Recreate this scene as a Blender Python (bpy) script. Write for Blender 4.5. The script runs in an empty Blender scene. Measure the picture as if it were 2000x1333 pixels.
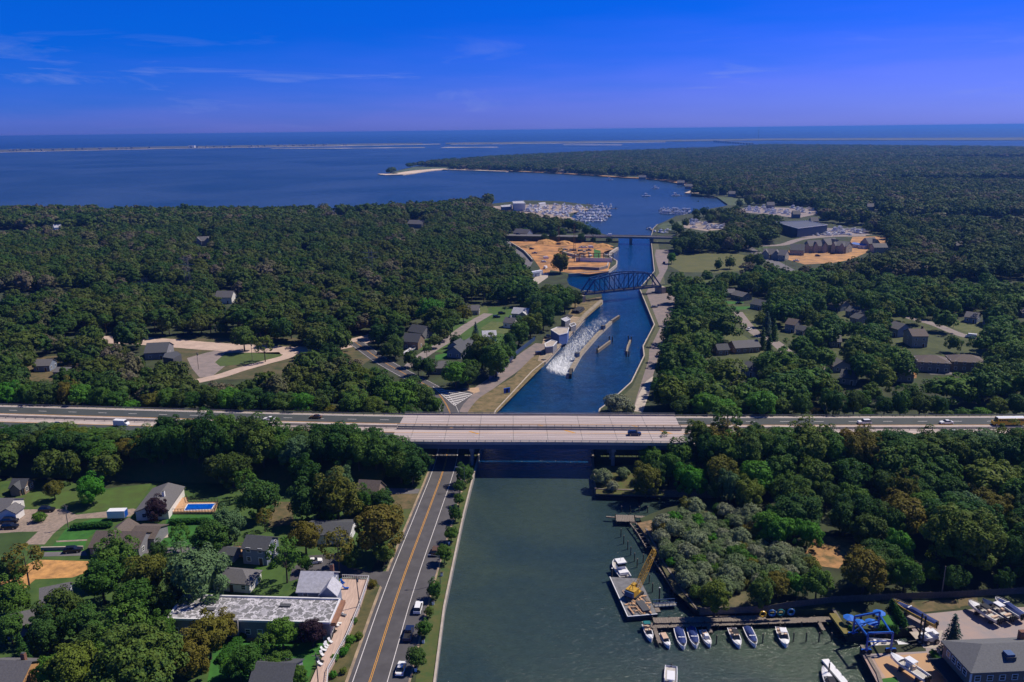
import bpy, bmesh, math, random
import numpy as np
from mathutils import Vector, Matrix
from mathutils.geometry import tessellate_polygon
rad = math.radians
scene = bpy.context.scene
COL = scene.collection
random.seed(7)

# ------------------------------------------------------------------ camera
F = 1555.0                       # focal length in pixels of a 2000 px wide frame
CAM_H = 115.0
ROLL = math.atan(23.5 / 2000.0)
PITCH = math.atan((666.5 - 254.25) * math.cos(ROLL) / F)
fwd = Vector((0, math.cos(PITCH), -math.sin(PITCH)))
r0 = Vector((1, 0, 0)); u0 = r0.cross(fwd)
cright = math.cos(ROLL) * r0 - math.sin(ROLL) * u0
cup = math.sin(ROLL) * r0 + math.cos(ROLL) * u0
camd = bpy.data.cameras.new('camera')
cam = bpy.data.objects.new('camera', camd)
COL.objects.link(cam)
m = Matrix((cright, cup, -fwd)).transposed().to_4x4()
m.translation = Vector((0, 0, CAM_H))
cam.matrix_world = m
camd.sensor_width = 36.0
camd.lens = 36.0 * F / 2000.0
camd.clip_start = 0.5
camd.clip_end = 200000.0
scene.camera = cam

# ------------------------------------------------------------------ sky and sun
SUN_EL, SUN_DIR = 52.0, Vector((0.905, 0.425, 0)).normalized()   # horizontal direction towards the sun
world = bpy.data.worlds.new('World'); scene.world = world; world.use_nodes = True
nt = world.node_tree; nt.nodes.clear()
def N(nt, typ, **kw):
    n = nt.nodes.new(typ)
    for k, v in kw.items():
        if k in n.inputs.keys() if isinstance(k, str) else False: n.inputs[k].default_value = v
        else: setattr(n, k, v)
    return n
sky = nt.nodes.new('ShaderNodeTexSky'); sky.sky_type = 'NISHITA'; sky.sun_disc = False
sky.sun_elevation = rad(SUN_EL); sky.sun_rotation = math.atan2(SUN_DIR.x, SUN_DIR.y)
sky.altitude = 100; sky.air_density = 1.0; sky.dust_density = 0.35; sky.ozone_density = 4.0
tint = nt.nodes.new('ShaderNodeMix'); tint.data_type = 'RGBA'; tint.blend_type = 'MULTIPLY'
tint.inputs[0].default_value = 1.0
nt.links.new(sky.outputs[0], tint.inputs[6])
# thin cirrus streaks low over the sea
tc = nt.nodes.new('ShaderNodeTexCoord')
mp = nt.nodes.new('ShaderNodeMapping'); mp.inputs['Scale'].default_value = (3.0, 3.0, 26.0); mp.inputs['Location'].default_value = (1.3, .2, .4)
nz = nt.nodes.new('ShaderNodeTexNoise'); nz.inputs['Scale'].default_value = 1.6; nz.inputs['Detail'].default_value = 9; nz.inputs['Roughness'].default_value = 0.62; nz.inputs['Distortion'].default_value = 0.7
nt.links.new(tc.outputs['Generated'], mp.inputs[0]); nt.links.new(mp.outputs[0], nz.inputs[0])
cr = nt.nodes.new('ShaderNodeValToRGB'); cr.color_ramp.elements[0].position = 0.57; cr.color_ramp.elements[1].position = 0.78
nt.links.new(nz.outputs[0], cr.inputs[0])
sep = nt.nodes.new('ShaderNodeSeparateXYZ'); nt.links.new(tc.outputs['Generated'], sep.inputs[0])
band = nt.nodes.new('ShaderNodeValToRGB'); e = band.color_ramp.elements
e[0].position = 0.0; e[0].color = (0.1, 0.1, 0.1, 1); e[1].position = 0.115; e[1].color = (0, 0, 0, 1)
q = band.color_ramp.elements.new(0.055); q.color = (1, 1, 1, 1)
nt.links.new(sep.outputs[2], band.inputs[0])
mul = nt.nodes.new('ShaderNodeMath'); mul.operation = 'MULTIPLY'; nt.links.new(cr.outputs[0], mul.inputs[0]); nt.links.new(band.outputs[0], mul.inputs[1])
mul2 = nt.nodes.new('ShaderNodeMath'); mul2.operation = 'MULTIPLY'; mul2.inputs[1].default_value = 0.55; nt.links.new(mul.outputs[0], mul2.inputs[0])
cl = nt.nodes.new('ShaderNodeMix'); cl.data_type = 'RGBA'; cl.inputs[7].default_value = (2.6, 3.4, 7.4, 1)
sl = nt.nodes.new('ShaderNodeMath'); sl.operation = 'MULTIPLY_ADD'; sl.inputs[1].default_value = -0.07; nt.links.new(sep.outputs[0], sl.inputs[0]); nt.links.new(sep.outputs[2], sl.inputs[2])
n3 = nt.nodes.new('ShaderNodeTexNoise'); n3.inputs['Scale'].default_value = 2.2; n3.inputs['Detail'].default_value = 3; nt.links.new(mp.outputs[0], n3.inputs[0])
sl2 = nt.nodes.new('ShaderNodeMath'); sl2.operation = 'MULTIPLY_ADD'; sl2.inputs[1].default_value = 0.05; nt.links.new(n3.outputs[0], sl2.inputs[0]); nt.links.new(sl.outputs[0], sl2.inputs[2])
tr = nt.nodes.new('ShaderNodeValToRGB'); te = tr.color_ramp.elements
te[0].position = 0.0; te[0].color = (.25, .34, 1.45, 1); te[1].position = 0.45; te[1].color = (.08, .27, .72, 1)
for ps, c in ((.05, (.21, .30, 1.38, 1)), (.10, (.08, .26, 1.28, 1)), (.15, (.01, .25, 1.18, 1)), (.27, (.0, .32, 1.2, 1))):
    q = te.new(ps); q.color = c
nt.links.new(sl2.outputs[0], tr.inputs[0]); nt.links.new(tr.outputs[0], tint.inputs[7])
nt.links.new(mul2.outputs[0], cl.inputs[0]); nt.links.new(tint.outputs[2], cl.inputs[6])
bg = nt.nodes.new('ShaderNodeBackground'); bg.inputs[1].default_value = 0.10
nt.links.new(cl.outputs[2], bg.inputs[0])
wo = nt.nodes.new('ShaderNodeOutputWorld'); nt.links.new(bg.outputs[0], wo.inputs[0])

sd = bpy.data.lights.new('sun', 'SUN'); sd.energy = 5.0; sd.angle = rad(0.53); sd.color = (1.0, 0.91, 0.78)
so = bpy.data.objects.new('sun', sd); COL.objects.link(so)
ld = -(SUN_DIR * math.cos(rad(SUN_EL)) + Vector((0, 0, math.sin(rad(SUN_EL)))))
so.rotation_euler = ld.to_track_quat('-Z', 'Y').to_euler()
vs = scene.view_settings; scene.display_settings.display_device = 'sRGB'
vs.view_transform = 'Standard'; vs.look = 'None'; vs.gamma = 1.0; vs.use_curve_mapping = False; vs.exposure = 0.0
cy = scene.cycles
cy.max_bounces = 5; cy.diffuse_bounces = 2; cy.glossy_bounces = 2; cy.transmission_bounces = 2; cy.transparent_max_bounces = 6; cy.volume_bounces = 0
cy.use_adaptive_sampling = True; cy.adaptive_threshold = 0.02; cy.use_denoising = True
try: cy.denoiser = 'OPENIMAGEDENOISE'
except Exception: pass

# ------------------------------------------------------------------ coordinates
def at(px, py, z=2.0):
    """Ground position of a point measured on the survey photograph (2000 px wide), at height z."""
    d = fwd + cright * ((px - 1000) / F) + cup * ((666.5 - py) / F)
    t = (z - CAM_H) / d.z
    return Vector((d.x * t, d.y * t, z))
def proj(x, y, z):
    v = Vector((x, y, z - CAM_H)); w = v.dot(fwd)
    return 1000 + F * v.dot(cright) / w, 666.5 - F * v.dot(cup) / w, w
def ats(pts, z=2.0): return [at(p[0], p[1], z) for p in pts]
def inpoly(x, y, P):
    c = False; j = len(P) - 1
    for i in range(len(P)):
        xi, yi, xj, yj = P[i][0], P[i][1], P[j][0], P[j][1]
        if (yi > y) != (yj > y) and x < (xj - xi) * (y - yi) / (yj - yi) + xi: c = not c
        j = i
    return c

# ------------------------------------------------------------------ materials
MATS = {}
def mat(name, col, rough=0.7, metal=0.0, var=0.25, scale=1.5, bump=0.0, spec=0.4, col2=None, objvar=0.0, detail=6, stretch=None):
    """Principled material; colour wanders between col and col2 with a noise in world metres."""
    if name in MATS: return MATS[name]
    m = bpy.data.materials.new(name); m.use_nodes = True; t = m.node_tree
    b = t.nodes['Principled BSDF']
    b.inputs['Roughness'].default_value = rough; b.inputs['Metallic'].default_value = metal
    b.inputs['Specular IOR Level'].default_value = spec
    c2 = col2 or tuple(max(0, c * (1 - var)) for c in col[:3])
    g = t.nodes.new('ShaderNodeNewGeometry')
    src = g.outputs['Position']
    if stretch:
        mpn = t.nodes.new('ShaderNodeMapping'); mpn.inputs['Scale'].default_value = stretch; t.links.new(src, mpn.inputs[0]); src = mpn.outputs[0]
    n = t.nodes.new('ShaderNodeTexNoise'); n.inputs['Scale'].default_value = scale; n.inputs['Detail'].default_value = detail; n.inputs['Roughness'].default_value = 0.6
    t.links.new(src, n.inputs[0])
    r = t.nodes.new('ShaderNodeValToRGB'); r.color_ramp.elements[0].position = 0.33; r.color_ramp.elements[1].position = 0.67
    r.color_ramp.elements[0].color = (*c2[:3], 1); r.color_ramp.elements[1].color = (*col[:3], 1)
    t.links.new(n.outputs[0], r.inputs[0]); out = r.outputs[0]
    if objvar:
        oi = t.nodes.new('ShaderNodeObjectInfo'); hs = t.nodes.new('ShaderNodeHueSaturation')
        mr = t.nodes.new('ShaderNodeMapRange'); mr.inputs[3].default_value = 1 - objvar; mr.inputs[4].default_value = 1 + objvar
        t.links.new(oi.outputs['Random'], mr.inputs[0]); t.links.new(mr.outputs[0], hs.inputs['Value'])
        t.links.new(out, hs.inputs['Color']); out = hs.outputs[0]
    t.links.new(out, b.inputs['Base Color'])
    if bump:
        bp = t.nodes.new('ShaderNodeBump'); bp.inputs['Strength'].default_value = bump; bp.inputs['Distance'].default_value = 0.05
        t.links.new(n.outputs[0], bp.inputs['Height']); t.links.new(bp.outputs[0], b.inputs['Normal'])
    MATS[name] = m
    return m
def leafmat(name, cols, big=0.35, small=1.1, val=0.3, patchy=0.0):
    """Foliage: each tree takes its own place on a ramp of leaf colours, clumps differ a little inside the crown."""
    m = bpy.data.materials.new(name); m.use_nodes = True; t = m.node_tree
    b = t.nodes['Principled BSDF']; b.inputs['Roughness'].default_value = 0.55; b.inputs['Specular IOR Level'].default_value = 0.06
    oi = t.nodes.new('ShaderNodeObjectInfo'); tcn = t.nodes.new('ShaderNodeTexCoord')
    n = t.nodes.new('ShaderNodeTexNoise'); n.inputs['Scale'].default_value = small; n.inputs['Detail'].default_value = 5
    t.links.new(tcn.outputs['Object'], n.inputs[0])
    a = t.nodes.new('ShaderNodeMath'); a.operation = 'MULTIPLY_ADD'; a.inputs[1].default_value = big; a.inputs[2].default_value = -big / 2
    t.links.new(n.outputs[0], a.inputs[0])
    gp = t.nodes.new('ShaderNodeNewGeometry'); nw = t.nodes.new('ShaderNodeTexNoise'); nw.inputs['Scale'].default_value = 0.011; nw.inputs['Detail'].default_value = 4; nw.inputs['Roughness'].default_value = 0.6; t.links.new(gp.outputs['Position'], nw.inputs[0])
    aw = t.nodes.new('ShaderNodeMath'); aw.operation = 'MULTIPLY_ADD'; aw.inputs[1].default_value = patchy; t.links.new(nw.outputs[0], aw.inputs[0]); aw.inputs[2].default_value = -patchy / 2
    sw = t.nodes.new('ShaderNodeMath'); sw.operation = 'MULTIPLY_ADD'; sw.inputs[1].default_value = 1.0 - 0.3 * min(1, patchy); t.links.new(oi.outputs['Random'], sw.inputs[0]); t.links.new(aw.outputs[0], sw.inputs[2])
    s = t.nodes.new('ShaderNodeMath'); s.operation = 'ADD'; t.links.new(sw.outputs[0], s.inputs[0]); t.links.new(a.outputs[0], s.inputs[1])
    r = t.nodes.new('ShaderNodeValToRGB'); el = r.color_ramp.elements
    el[0].position = 0; el[0].color = (*cols[0], 1); el[1].position = 1; el[1].color = (*cols[-1], 1)
    for i, c in enumerate(cols[1:-1]):
        q = el.new((i + 1) / (len(cols) - 1)); q.color = (*c, 1)
    t.links.new(s.outputs[0], r.inputs[0])
    hs = t.nodes.new('ShaderNodeHueSaturation'); mr = t.nodes.new('ShaderNodeMapRange'); mr.inputs[3].default_value = 1 - val; mr.inputs[4].default_value = 1 + val
    n2 = t.nodes.new('ShaderNodeTexNoise'); n2.inputs['Scale'].default_value = 3.0; n2.inputs['Detail'].default_value = 2; t.links.new(tcn.outputs['Object'], n2.inputs[0])
    mr.inputs[1].default_value = 0.3; mr.inputs[2].default_value = 0.7
    t.links.new(n2.outputs[0], mr.inputs[0]); t.links.new(mr.outputs[0], hs.inputs['Value']); t.links.new(r.outputs[0], hs.inputs['Color'])
    t.links.new(hs.outputs[0], b.inputs['Base Color'])
    # a little light through the leaves
    tr = t.nodes.new('ShaderNodeBsdfTranslucent'); t.links.new(hs.outputs[0], tr.inputs[0])
    mx = t.nodes.new('ShaderNodeMixShader'); mx.inputs[0].default_value = 0.18
    t.links.new(b.outputs[0], mx.inputs[1]); t.links.new(tr.outputs[0], mx.inputs[2]); t.links.new(mx.outputs[0], t.nodes['Material Output'].inputs[0])
    MATS[name] = m
    return m
def water(name, c1, c2, scale=0.012, bump=0.35, wave=0.5, rough=0.12, spec=0.5, fleck=0.3):
    m = bpy.data.materials.new(name); m.use_nodes = True; t = m.node_tree
    b = t.nodes['Principled BSDF']; b.inputs['Roughness'].default_value = rough; b.inputs['IOR'].default_value = 1.33; b.inputs['Specular IOR Level'].default_value = spec
    g = t.nodes.new('ShaderNodeNewGeometry')
    n = t.nodes.new('ShaderNodeTexNoise'); n.inputs['Scale'].default_value = scale; n.inputs['Detail'].default_value = 7; n.inputs['Distortion'].default_value = 0.8
    t.links.new(g.outputs['Position'], n.inputs[0])
    r = t.nodes.new('ShaderNodeValToRGB'); r.color_ramp.elements[0].position = 0.38; r.color_ramp.elements[1].position = 0.66
    r.color_ramp.elements[0].color = (*c1, 1); r.color_ramp.elements[1].color = (*c2, 1)
    t.links.new(n.outputs[0], r.inputs[0])
    f2 = t.nodes.new('ShaderNodeTexNoise'); f2.inputs['Scale'].default_value = wave * 0.55; f2.inputs['Detail'].default_value = 9; f2.inputs['Roughness'].default_value = 0.72; t.links.new(g.outputs['Position'], f2.inputs[0])
    mr2 = t.nodes.new('ShaderNodeMapRange'); mr2.inputs[1].default_value = .3; mr2.inputs[2].default_value = .7; mr2.inputs[3].default_value = 1 - fleck; mr2.inputs[4].default_value = 1 + fleck; t.links.new(f2.outputs[0], mr2.inputs[0])
    h2 = t.nodes.new('ShaderNodeHueSaturation'); t.links.new(mr2.outputs[0], h2.inputs['Value']); t.links.new(r.outputs[0], h2.inputs['Color']); t.links.new(h2.outputs[0], b.inputs['Base Color'])
    w = t.nodes.new('ShaderNodeTexNoise'); w.inputs['Scale'].default_value = wave; w.inputs['Detail'].default_value = 7; w.inputs['Roughness'].default_value = 0.68; w.inputs['Distortion'].default_value = 0.6
    mpn = t.nodes.new('ShaderNodeMapping'); mpn.inputs['Scale'].default_value = (1.0, 1.6, 1.0); mpn.inputs['Rotation'].default_value = (0, 0, 0.35)
    t.links.new(g.outputs['Position'], mpn.inputs[0]); t.links.new(mpn.outputs[0], w.inputs[0])
    bp = t.nodes.new('ShaderNodeBump'); bp.inputs['Strength'].default_value = bump; bp.inputs['Distance'].default_value = 1.0
    t.links.new(w.outputs[0], bp.inputs['Height']); t.links.new(bp.outputs[0], b.inputs['Normal'])
    MATS[name] = m
    return m

# ------------------------------------------------------------------ mesh helpers
class MB:
    """Collects shapes into one mesh; a material slot per m()."""
    def __init__(s): s.v = []; s.f = []; s.mi = []; s.mats = []; s.cur = 0
    def m(s, material):
        if material not in s.mats: s.mats.append(material)
        s.cur = s.mats.index(material); return s
    def face(s, pts):
        n = len(s.v); s.v += [tuple(p) for p in pts]; s.f.append(tuple(range(n, n + len(pts)))); s.mi.append(s.cur); return s
    def raw(s, vs, fs):
        n = len(s.v); s.v += [tuple(p) for p in vs]
        for f in fs: s.f.append(tuple(i + n for i in f)); s.mi.append(s.cur)
        return s
    def box(s, c, size, rz=0.0, taper=1.0):
        x, y, z = size[0] / 2, size[1] / 2, size[2]; co, si = math.cos(rz), math.sin(rz); vs = []
        for k, (zz, t) in enumerate(((0, 1.0), (z, taper))):
            for sx, sy in ((-1, -1), (1, -1), (1, 1), (-1, 1)):
                a, b = sx * x * t, sy * y * t
                vs.append((c[0] + a * co - b * si, c[1] + a * si + b * co, c[2] + zz))
        return s.raw(vs, [(3, 2, 1, 0), (4, 5, 6, 7), (0, 1, 5, 4), (1, 2, 6, 5), (2, 3, 7, 6), (3, 0, 4, 7)])
    def prism(s, poly, z0, z1, top=True, bottom=False):
        """poly: xy list, anticlockwise or not; walls and caps."""
        a = sum(poly[i][0] * poly[(i + 1) % len(poly)][1] - poly[(i + 1) % len(poly)][0] * poly[i][1] for i in range(len(poly)))
        P = list(poly) if a > 0 else list(poly)[::-1]
        n = len(P); vs = [(p[0], p[1], z0) for p in P] + [(p[0], p[1], z1) for p in P]
        fs = [(i, (i + 1) % n, n + (i + 1) % n, n + i) for i in range(n)]
        tri = tessellate_polygon([[Vector((p[0], p[1], 0)) for p in P]])
        for tt in tri:
            a_, b_, c_ = tt
            A, B, C = P[a_], P[b_], P[c_]
            if (B[0] - A[0]) * (C[1] - A[1]) - (B[1] - A[1]) * (C[0] - A[0]) < 0: b_, c_ = c_, b_
            if top: fs.append((n + a_, n + b_, n + c_))
            if bottom: fs.append((a_, c_, b_))
        return s.raw(vs, fs)
    def tube(s, p, q, r, r2=None, n=6, cap=True):
        p, q = Vector(p), Vector(q); d = (q - p); r2 = r if r2 is None else r2
        if d.length < 1e-6: return s
        d.normalize(); a = d.orthogonal().normalized(); b = d.cross(a); vs = []
        for (o, rr) in ((p, r), (q, r2)):
            for i in range(n):
                t = 2 * math.pi * i / n; vs.append(o + (a * math.cos(t) + b * math.sin(t)) * rr)
        fs = [(i, (i + 1) % n, n + (i + 1) % n, n + i) for i in range(n)]
        if cap: fs += [tuple(range(n - 1, -1, -1)), tuple(range(n, 2 * n))]
        return s.raw(vs, fs)
    def beam(s, p, q, w, h=None):
        """rectangular bar between two points"""
        p, q = Vector(p), Vector(q); h = h or w; d = (q - p).normalized()
        side = d.cross(Vector((0, 0, 1)))
        if side.length < 1e-3: side = Vector((1, 0, 0))
        side.normalize(); up = side.cross(d).normalized(); vs = []
        for o in (p, q):
            for sx, sy in ((-1, -1), (1, -1), (1, 1), (-1, 1)): vs.append(o + side * sx * w / 2 + up * sy * h / 2)
        return s.raw(vs, [(3, 2, 1, 0), (4, 5, 6, 7), (0, 1, 5, 4), (1, 2, 6, 5), (2, 3, 7, 6), (3, 0, 4, 7)])
    def data(s, name, smooth=False):
        me = bpy.data.meshes.new(name); me.from_pydata(s.v, [], s.f)
        for mm in s.mats: me.materials.append(mm)
        if len(s.mats) > 1: me.polygons.foreach_set('material_index', s.mi)
        if smooth: me.polygons.foreach_set('use_smooth', [True] * len(s.f))
        me.update(); return me
    def build(s, name, parent=None, smooth=False, label=None, cat=None, group=None, kind=None, loc=None, rz=0.0):
        o = bpy.data.objects.new(name, s.data(name, smooth)); COL.objects.link(o)
        if parent: o.parent = parent
        if loc is not None: o.location = loc
        if rz: o.rotation_euler = (0, 0, rz)
        return tag(o, label, cat, group, kind)
def tag(o, label=None, cat=None, group=None, kind=None):
    if label: o['label'] = label
    if cat: o['category'] = cat
    if group: o['group'] = group
    if kind: o['kind'] = kind
    return o
def empty(name, loc, label=None, cat=None, group=None, rz=0.0):
    o = bpy.data.objects.new(name, None); COL.objects.link(o); o.location = loc; o.rotation_euler = (0, 0, rz); o.empty_display_size = 0.5
    return tag(o, label, cat, group)
def link(name, data, parent, loc=(0, 0, 0), rz=0.0, scale=None):
    if data == 'WINDOW': return window(parent, loc, rz)
    if data == 'WHEEL': return wheel(parent, loc, scale)
    o = bpy.data.objects.new(name, data); COL.objects.link(o); o.parent = parent; o.location = loc; o.rotation_euler = (0, 0, rz)
    if scale: o.scale = scale
    return o
def copy_tree(o, loc=None, rz=None, label=None, parent=None):
    c = o.copy(); COL.objects.link(c); c.parent = parent
    if loc is not None: c.location = loc
    if rz is not None: c.rotation_euler = (0, 0, rz)
    if label: c['label'] = label
    for ch in KIDS.get(o.name, []) or [k for k in o.children]: copy_tree(ch, parent=c)
    return c
KIDS = {}
def sheet(name, poly, z, material, kind='structure', thick=0.0, label=None):
    b = MB().m(material); b.prism([(p[0], p[1]) for p in poly], z - max(thick, 0.02), z)
    return b.build(name, kind=kind, label=label)
def strip(pts, w, w2=None):
    """polygon of a ribbon along world points; w and w2 are offsets to the left and right"""
    P = [Vector((p[0], p[1], 0)) for p in pts]; L = []; R = []; w2 = -w if w2 is None else w2
    for i, p in enumerate(P):
        d = (P[min(i + 1, len(P) - 1)] - P[max(i - 1, 0)]).normalized(); n = Vector((-d.y, d.x, 0))
        L.append(p + n * w); R.append(p + n * w2)
    return L + R[::-1]
def smooth_line(pts, n=6):
    """Catmull-Rom through points"""
    P = [Vector((p[0], p[1], p[2] if len(p) > 2 else 0)) for p in pts]; out = []
    for i in range(len(P) - 1):
        p0, p1, p2, p3 = P[max(i - 1, 0)], P[i], P[i + 1], P[min(i + 2, len(P) - 1)]
        for k in range(n):
            t = k / n
            out.append(0.5 * ((2 * p1) + (p2 - p0) * t + (2 * p0 - 5 * p1 + 4 * p2 - p3) * t * t + (3 * p1 - p0 - 3 * p2 + p3) * t ** 3))
    out.append(P[-1]); return out
def ribbon(name, pts, w, z, material, w2=None, kind='structure'):
    """ribbon built quad by quad so that curves stay clean; z may be a function"""
    S = strip(pts, w, w2); n = len(pts); b = MB().m(material)
    L, R = S[:n], S[n:][::-1]
    for i in range(n - 1): b.face([(L[i].x, L[i].y, z), (R[i].x, R[i].y, z), (R[i + 1].x, R[i + 1].y, z), (L[i + 1].x, L[i + 1].y, z)])
    return b.build(name, kind=kind)
def dashes(pts, off, w, dash, gap, z, b, start=0.0):
    P = [Vector((p[0], p[1], 0)) for p in pts]; s = -start; on = 0
    for i in range(len(P) - 1):
        d = P[i + 1] - P[i]; L = d.length
        if L < 1e-6: continue
        d.normalize(); n = Vector((-d.y, d.x, 0)); t = 0
        while t < L:
            ph = (s + t) % (dash + gap)
            if ph < dash:
                e = min(L, t + dash - ph); a, c = P[i] + d * t + n * off, P[i] + d * e + n * off
                q = [a + n * w / 2, a - n * w / 2, c - n * w / 2, c + n * w / 2]; b.face([(v.x, v.y, z) for v in q]); t = e + 1e-3
            else: t += dash + gap - ph + 1e-3
        s += L
# ------------------------------------------------------------------ palette
asphalt = mat('asphalt', (0.098, 0.093, 0.098), 0.85, var=0.3, scale=0.3, detail=10)
asphalt_dark = mat('asphalt_dark', (0.062, 0.072, 0.072), 0.85, var=0.2, scale=0.3)
asphalt_pale = mat('asphalt_pale', (0.17, 0.16, 0.165), 0.9, var=0.3, scale=0.4)
concrete = mat('concrete', (0.5, 0.42, 0.38), 0.85, var=0.22, scale=0.5)
deck_conc = mat('deck_concrete', (0.50, 0.42, 0.40), 0.85, var=0.22, scale=0.25, stretch=(0.25, 2.5, 1))
pale_conc = mat('pale_concrete', (0.5, 0.43, 0.36), 0.85, var=0.3, scale=0.4)
grey_conc = mat('grey_concrete', (0.26, 0.25, 0.24), 0.85, var=0.3, scale=0.6)
soil = mat('woodland_floor', (0.05, 0.07, 0.025), 0.95, scale=0.12, col2=(0.025, 0.03, 0.014))
grass = mat('grass', (0.065, 0.115, 0.022), 0.95, scale=0.35, col2=(0.035, 0.08, 0.016))
grass_b = mat('lawn_grass', (0.04, 0.155, 0.02), 0.95, scale=0.4, col2=(0.025, 0.10, 0.015))
grass_dry = mat('dry_grass', (0.14, 0.11, 0.045), 0.95, scale=0.25, col2=(0.05, 0.06, 0.02))
sand = mat('sand', (0.64, 0.33, 0.11), 0.95, scale=0.45, col2=(0.30, 0.16, 0.06), detail=10)
sand_w = mat('pale_sand', (0.6, 0.5, 0.38), 0.95, scale=0.006, col2=(0.14, 0.14, 0.12))
gravel = mat('gravel', (0.34, 0.26, 0.21), 0.95, scale=1.2, col2=(0.2, 0.16, 0.13))
white_line = mat('white_road_paint', (0.72, 0.68, 0.66), 0.7, var=0.12, scale=2)
yellow_line = mat('yellow_road_paint', (0.68, 0.33, 0.05), 0.7, var=0.12, scale=2)
wood_grey = mat('weathered_wood', (0.24, 0.2, 0.165), 0.85, var=0.4, scale=2.5)
wood_dark = mat('dark_wood', (0.06, 0.055, 0.05), 0.85, var=0.4, scale=2.0)
rail_metal = mat('galvanised_steel', (0.2, 0.22, 0.24), 0.5, metal=0.6, var=0.15)
steel_blue = mat('blue_grey_steel', (0.05, 0.10, 0.23), 0.5, metal=0.3, var=0.25)
white_paint = mat('white_paint', (0.78, 0.78, 0.78), 0.4, var=0.05)

# ------------------------------------------------------------------ land and water
WEST = ats([(830, 1500), (868, 1200), (905, 1020), (935, 900), (968, 812), (1010, 766), (1040, 733), (1066, 712), (1146, 622),
            (1177, 594), (1174, 576), (1140, 574), (1112, 562), (1106, 550), (1110, 541), (1152, 537.5), (1188, 535), (1204, 522), (1205, 515),
            (1195, 509), (1187, 504), (1179, 501), (1181, 492), (1199, 488), (1207, 483), (1208, 470), (1172, 459), (1150, 448),
            (1140, 438), (1112, 428), (1125, 414), (1160, 408), (1150, 403), (1096, 396), (1026, 394), (967, 400), (900, 407), (870, 413), (780, 417),
            (600, 424), (300, 424), (0, 422), (-200, 424)], 0)
WEST = [(p.x, p.y) for p in WEST] + [(-3000, 1150), (-3000, 20), (-17, 20)]
EAST = ats([(1740, 1420), (1713, 1333), (1681, 1277), (1807, 1272), (1799, 1254), (1787, 1240), (1655, 1253), (1626, 1206), (1500, 1203),
            (1359, 1203), (1330, 1163), (1295, 1111), (1272, 1065), (1261, 1045), (1249, 1025), (1272, 1015), (1301, 1004), (1324, 999),
            (1350, 993), (1400, 985), (1400, 973), (1350, 971), (1229, 969), (1163, 967), (1158, 912), (1157, 865), (1160, 840), (1172, 808),
            (1190, 795), (1216, 771), (1233, 755), (1258, 703), (1256, 684), (1278, 641), (1249, 569), (1278, 535), (1272, 477), (1271, 468),
            (1276, 450), (1284, 442), (1294, 438), (1320, 425), (1345, 421), (1380, 412), (1418, 405), (1432, 392), (1400, 388), (1350, 382),
            (1366, 371), (1340, 362), (1300, 354), (1220, 348), (1060, 338), (940, 334), (872, 332), (820, 336), (768, 343), (755, 341), (772, 336), (808, 327),
            (860, 320), (980, 311), (1140, 303), (1380, 294), (1500, 287), (2000, 293), (2300, 294)], 0)
EAST = [(p.x, p.y) for p in EAST] + [(5200, 3000), (4000, 20), (40, 20)]
GZ = 2.0
def land(name, P):
    b = MB(); b.m(soil); b.prism(P, -2.0, GZ); return b.build(name, kind='structure')
land('west_land', WEST); land('east_land', EAST)

water_near = water('harbour_water', (0.023, 0.045, 0.050), (0.046, 0.070, 0.048), 0.02, bump=0.42, wave=0.8, spec=0.4, fleck=.16)
water_canal = water('canal_water', (0.001, 0.03, 0.10), (0.003, 0.048, 0.135), 0.03, bump=0.8, wave=0.45, fleck=.5, spec=.35)
water_bay = water('bay_water', (0.016, 0.045, 0.105), (0.038, 0.072, 0.15), 0.0022, bump=0.9, wave=0.12, rough=0.35, spec=0.25, fleck=.3)
water_sea = water('sea_water', (0.0, 0.035, 0.15), (0.0, 0.04, 0.17), 0.0004, bump=0.6, wave=0.05, rough=0.5)
def wsheet(name, y0, y1, x0, x1, m_):
    b = MB().m(m_); b.face([(x0, y0, 0), (x1, y0, 0), (x1, y1, 0), (x0, y1, 0)]); return b.build(name, kind='structure')
wsheet('harbour_water', -200, 258, -3000, 4000, water_near)
wsheet('canal_water', 258, 860, -3000, 4000, water_canal)
wsheet('bay_water', 860, 7700, -9000, 9000, water_bay)
wsheet('ocean_water', 7700, 120000, -160000, 160000, water_sea)
b = MB().m(sand); b.face([(-3200, -250, -2.1), (4200, -250, -2.1), (9000, 9000, -2.1), (-9000, 9000, -2.1)]); b.build('sea_bed', kind='structure')

# barrier islands beyond the bay
scrub = mat('dune_scrub', (0.05, 0.06, 0.04), 0.95, scale=0.004, col2=(0.16, 0.14, 0.10), var=0.3)
def isle(name, lo, hi, z, m_):
    P = ats(lo, 0) + ats(hi[::-1], 0); b = MB().m(m_); b.prism([(p.x, p.y) for p in P], -1, z); return b.build(name, kind='structure')
isle('barrier_island', [(-150, 300), (0, 297.5), (160, 293.5), (320, 290.5), (640, 285.5), (825, 281.5)], [(-150, 296), (0, 293.5), (160, 290), (320, 287), (640, 282.5), (825, 280)], 3, scrub)
isle('barrier_island_beach', [(-150, 301), (0, 298.4), (320, 291.3), (640, 286.6), (860, 282.5)], [(-150, 300), (0, 297.5), (320, 290.4), (640, 285.4), (860, 281.4)], 1.2, sand_w)
isle('far_barrier_island', [(870, 282.3), (1100, 280), (1500, 275), (2000, 275), (2300, 276)], [(870, 279.8), (1100, 277), (1500, 271.5), (2000, 269.5), (2300, 270)], 3, scrub)
isle('far_barrier_beach', [(880, 283), (1100, 280.8), (1300, 278.5)], [(880, 282.3), (1100, 280), (1300, 277.6)], 1.2, sand_w)
isle('sand_bar', [(530, 290.8), (680, 290.5), (830, 289)], [(530, 290), (680, 289.3), (830, 288)], 0.4, sand_w)
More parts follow.
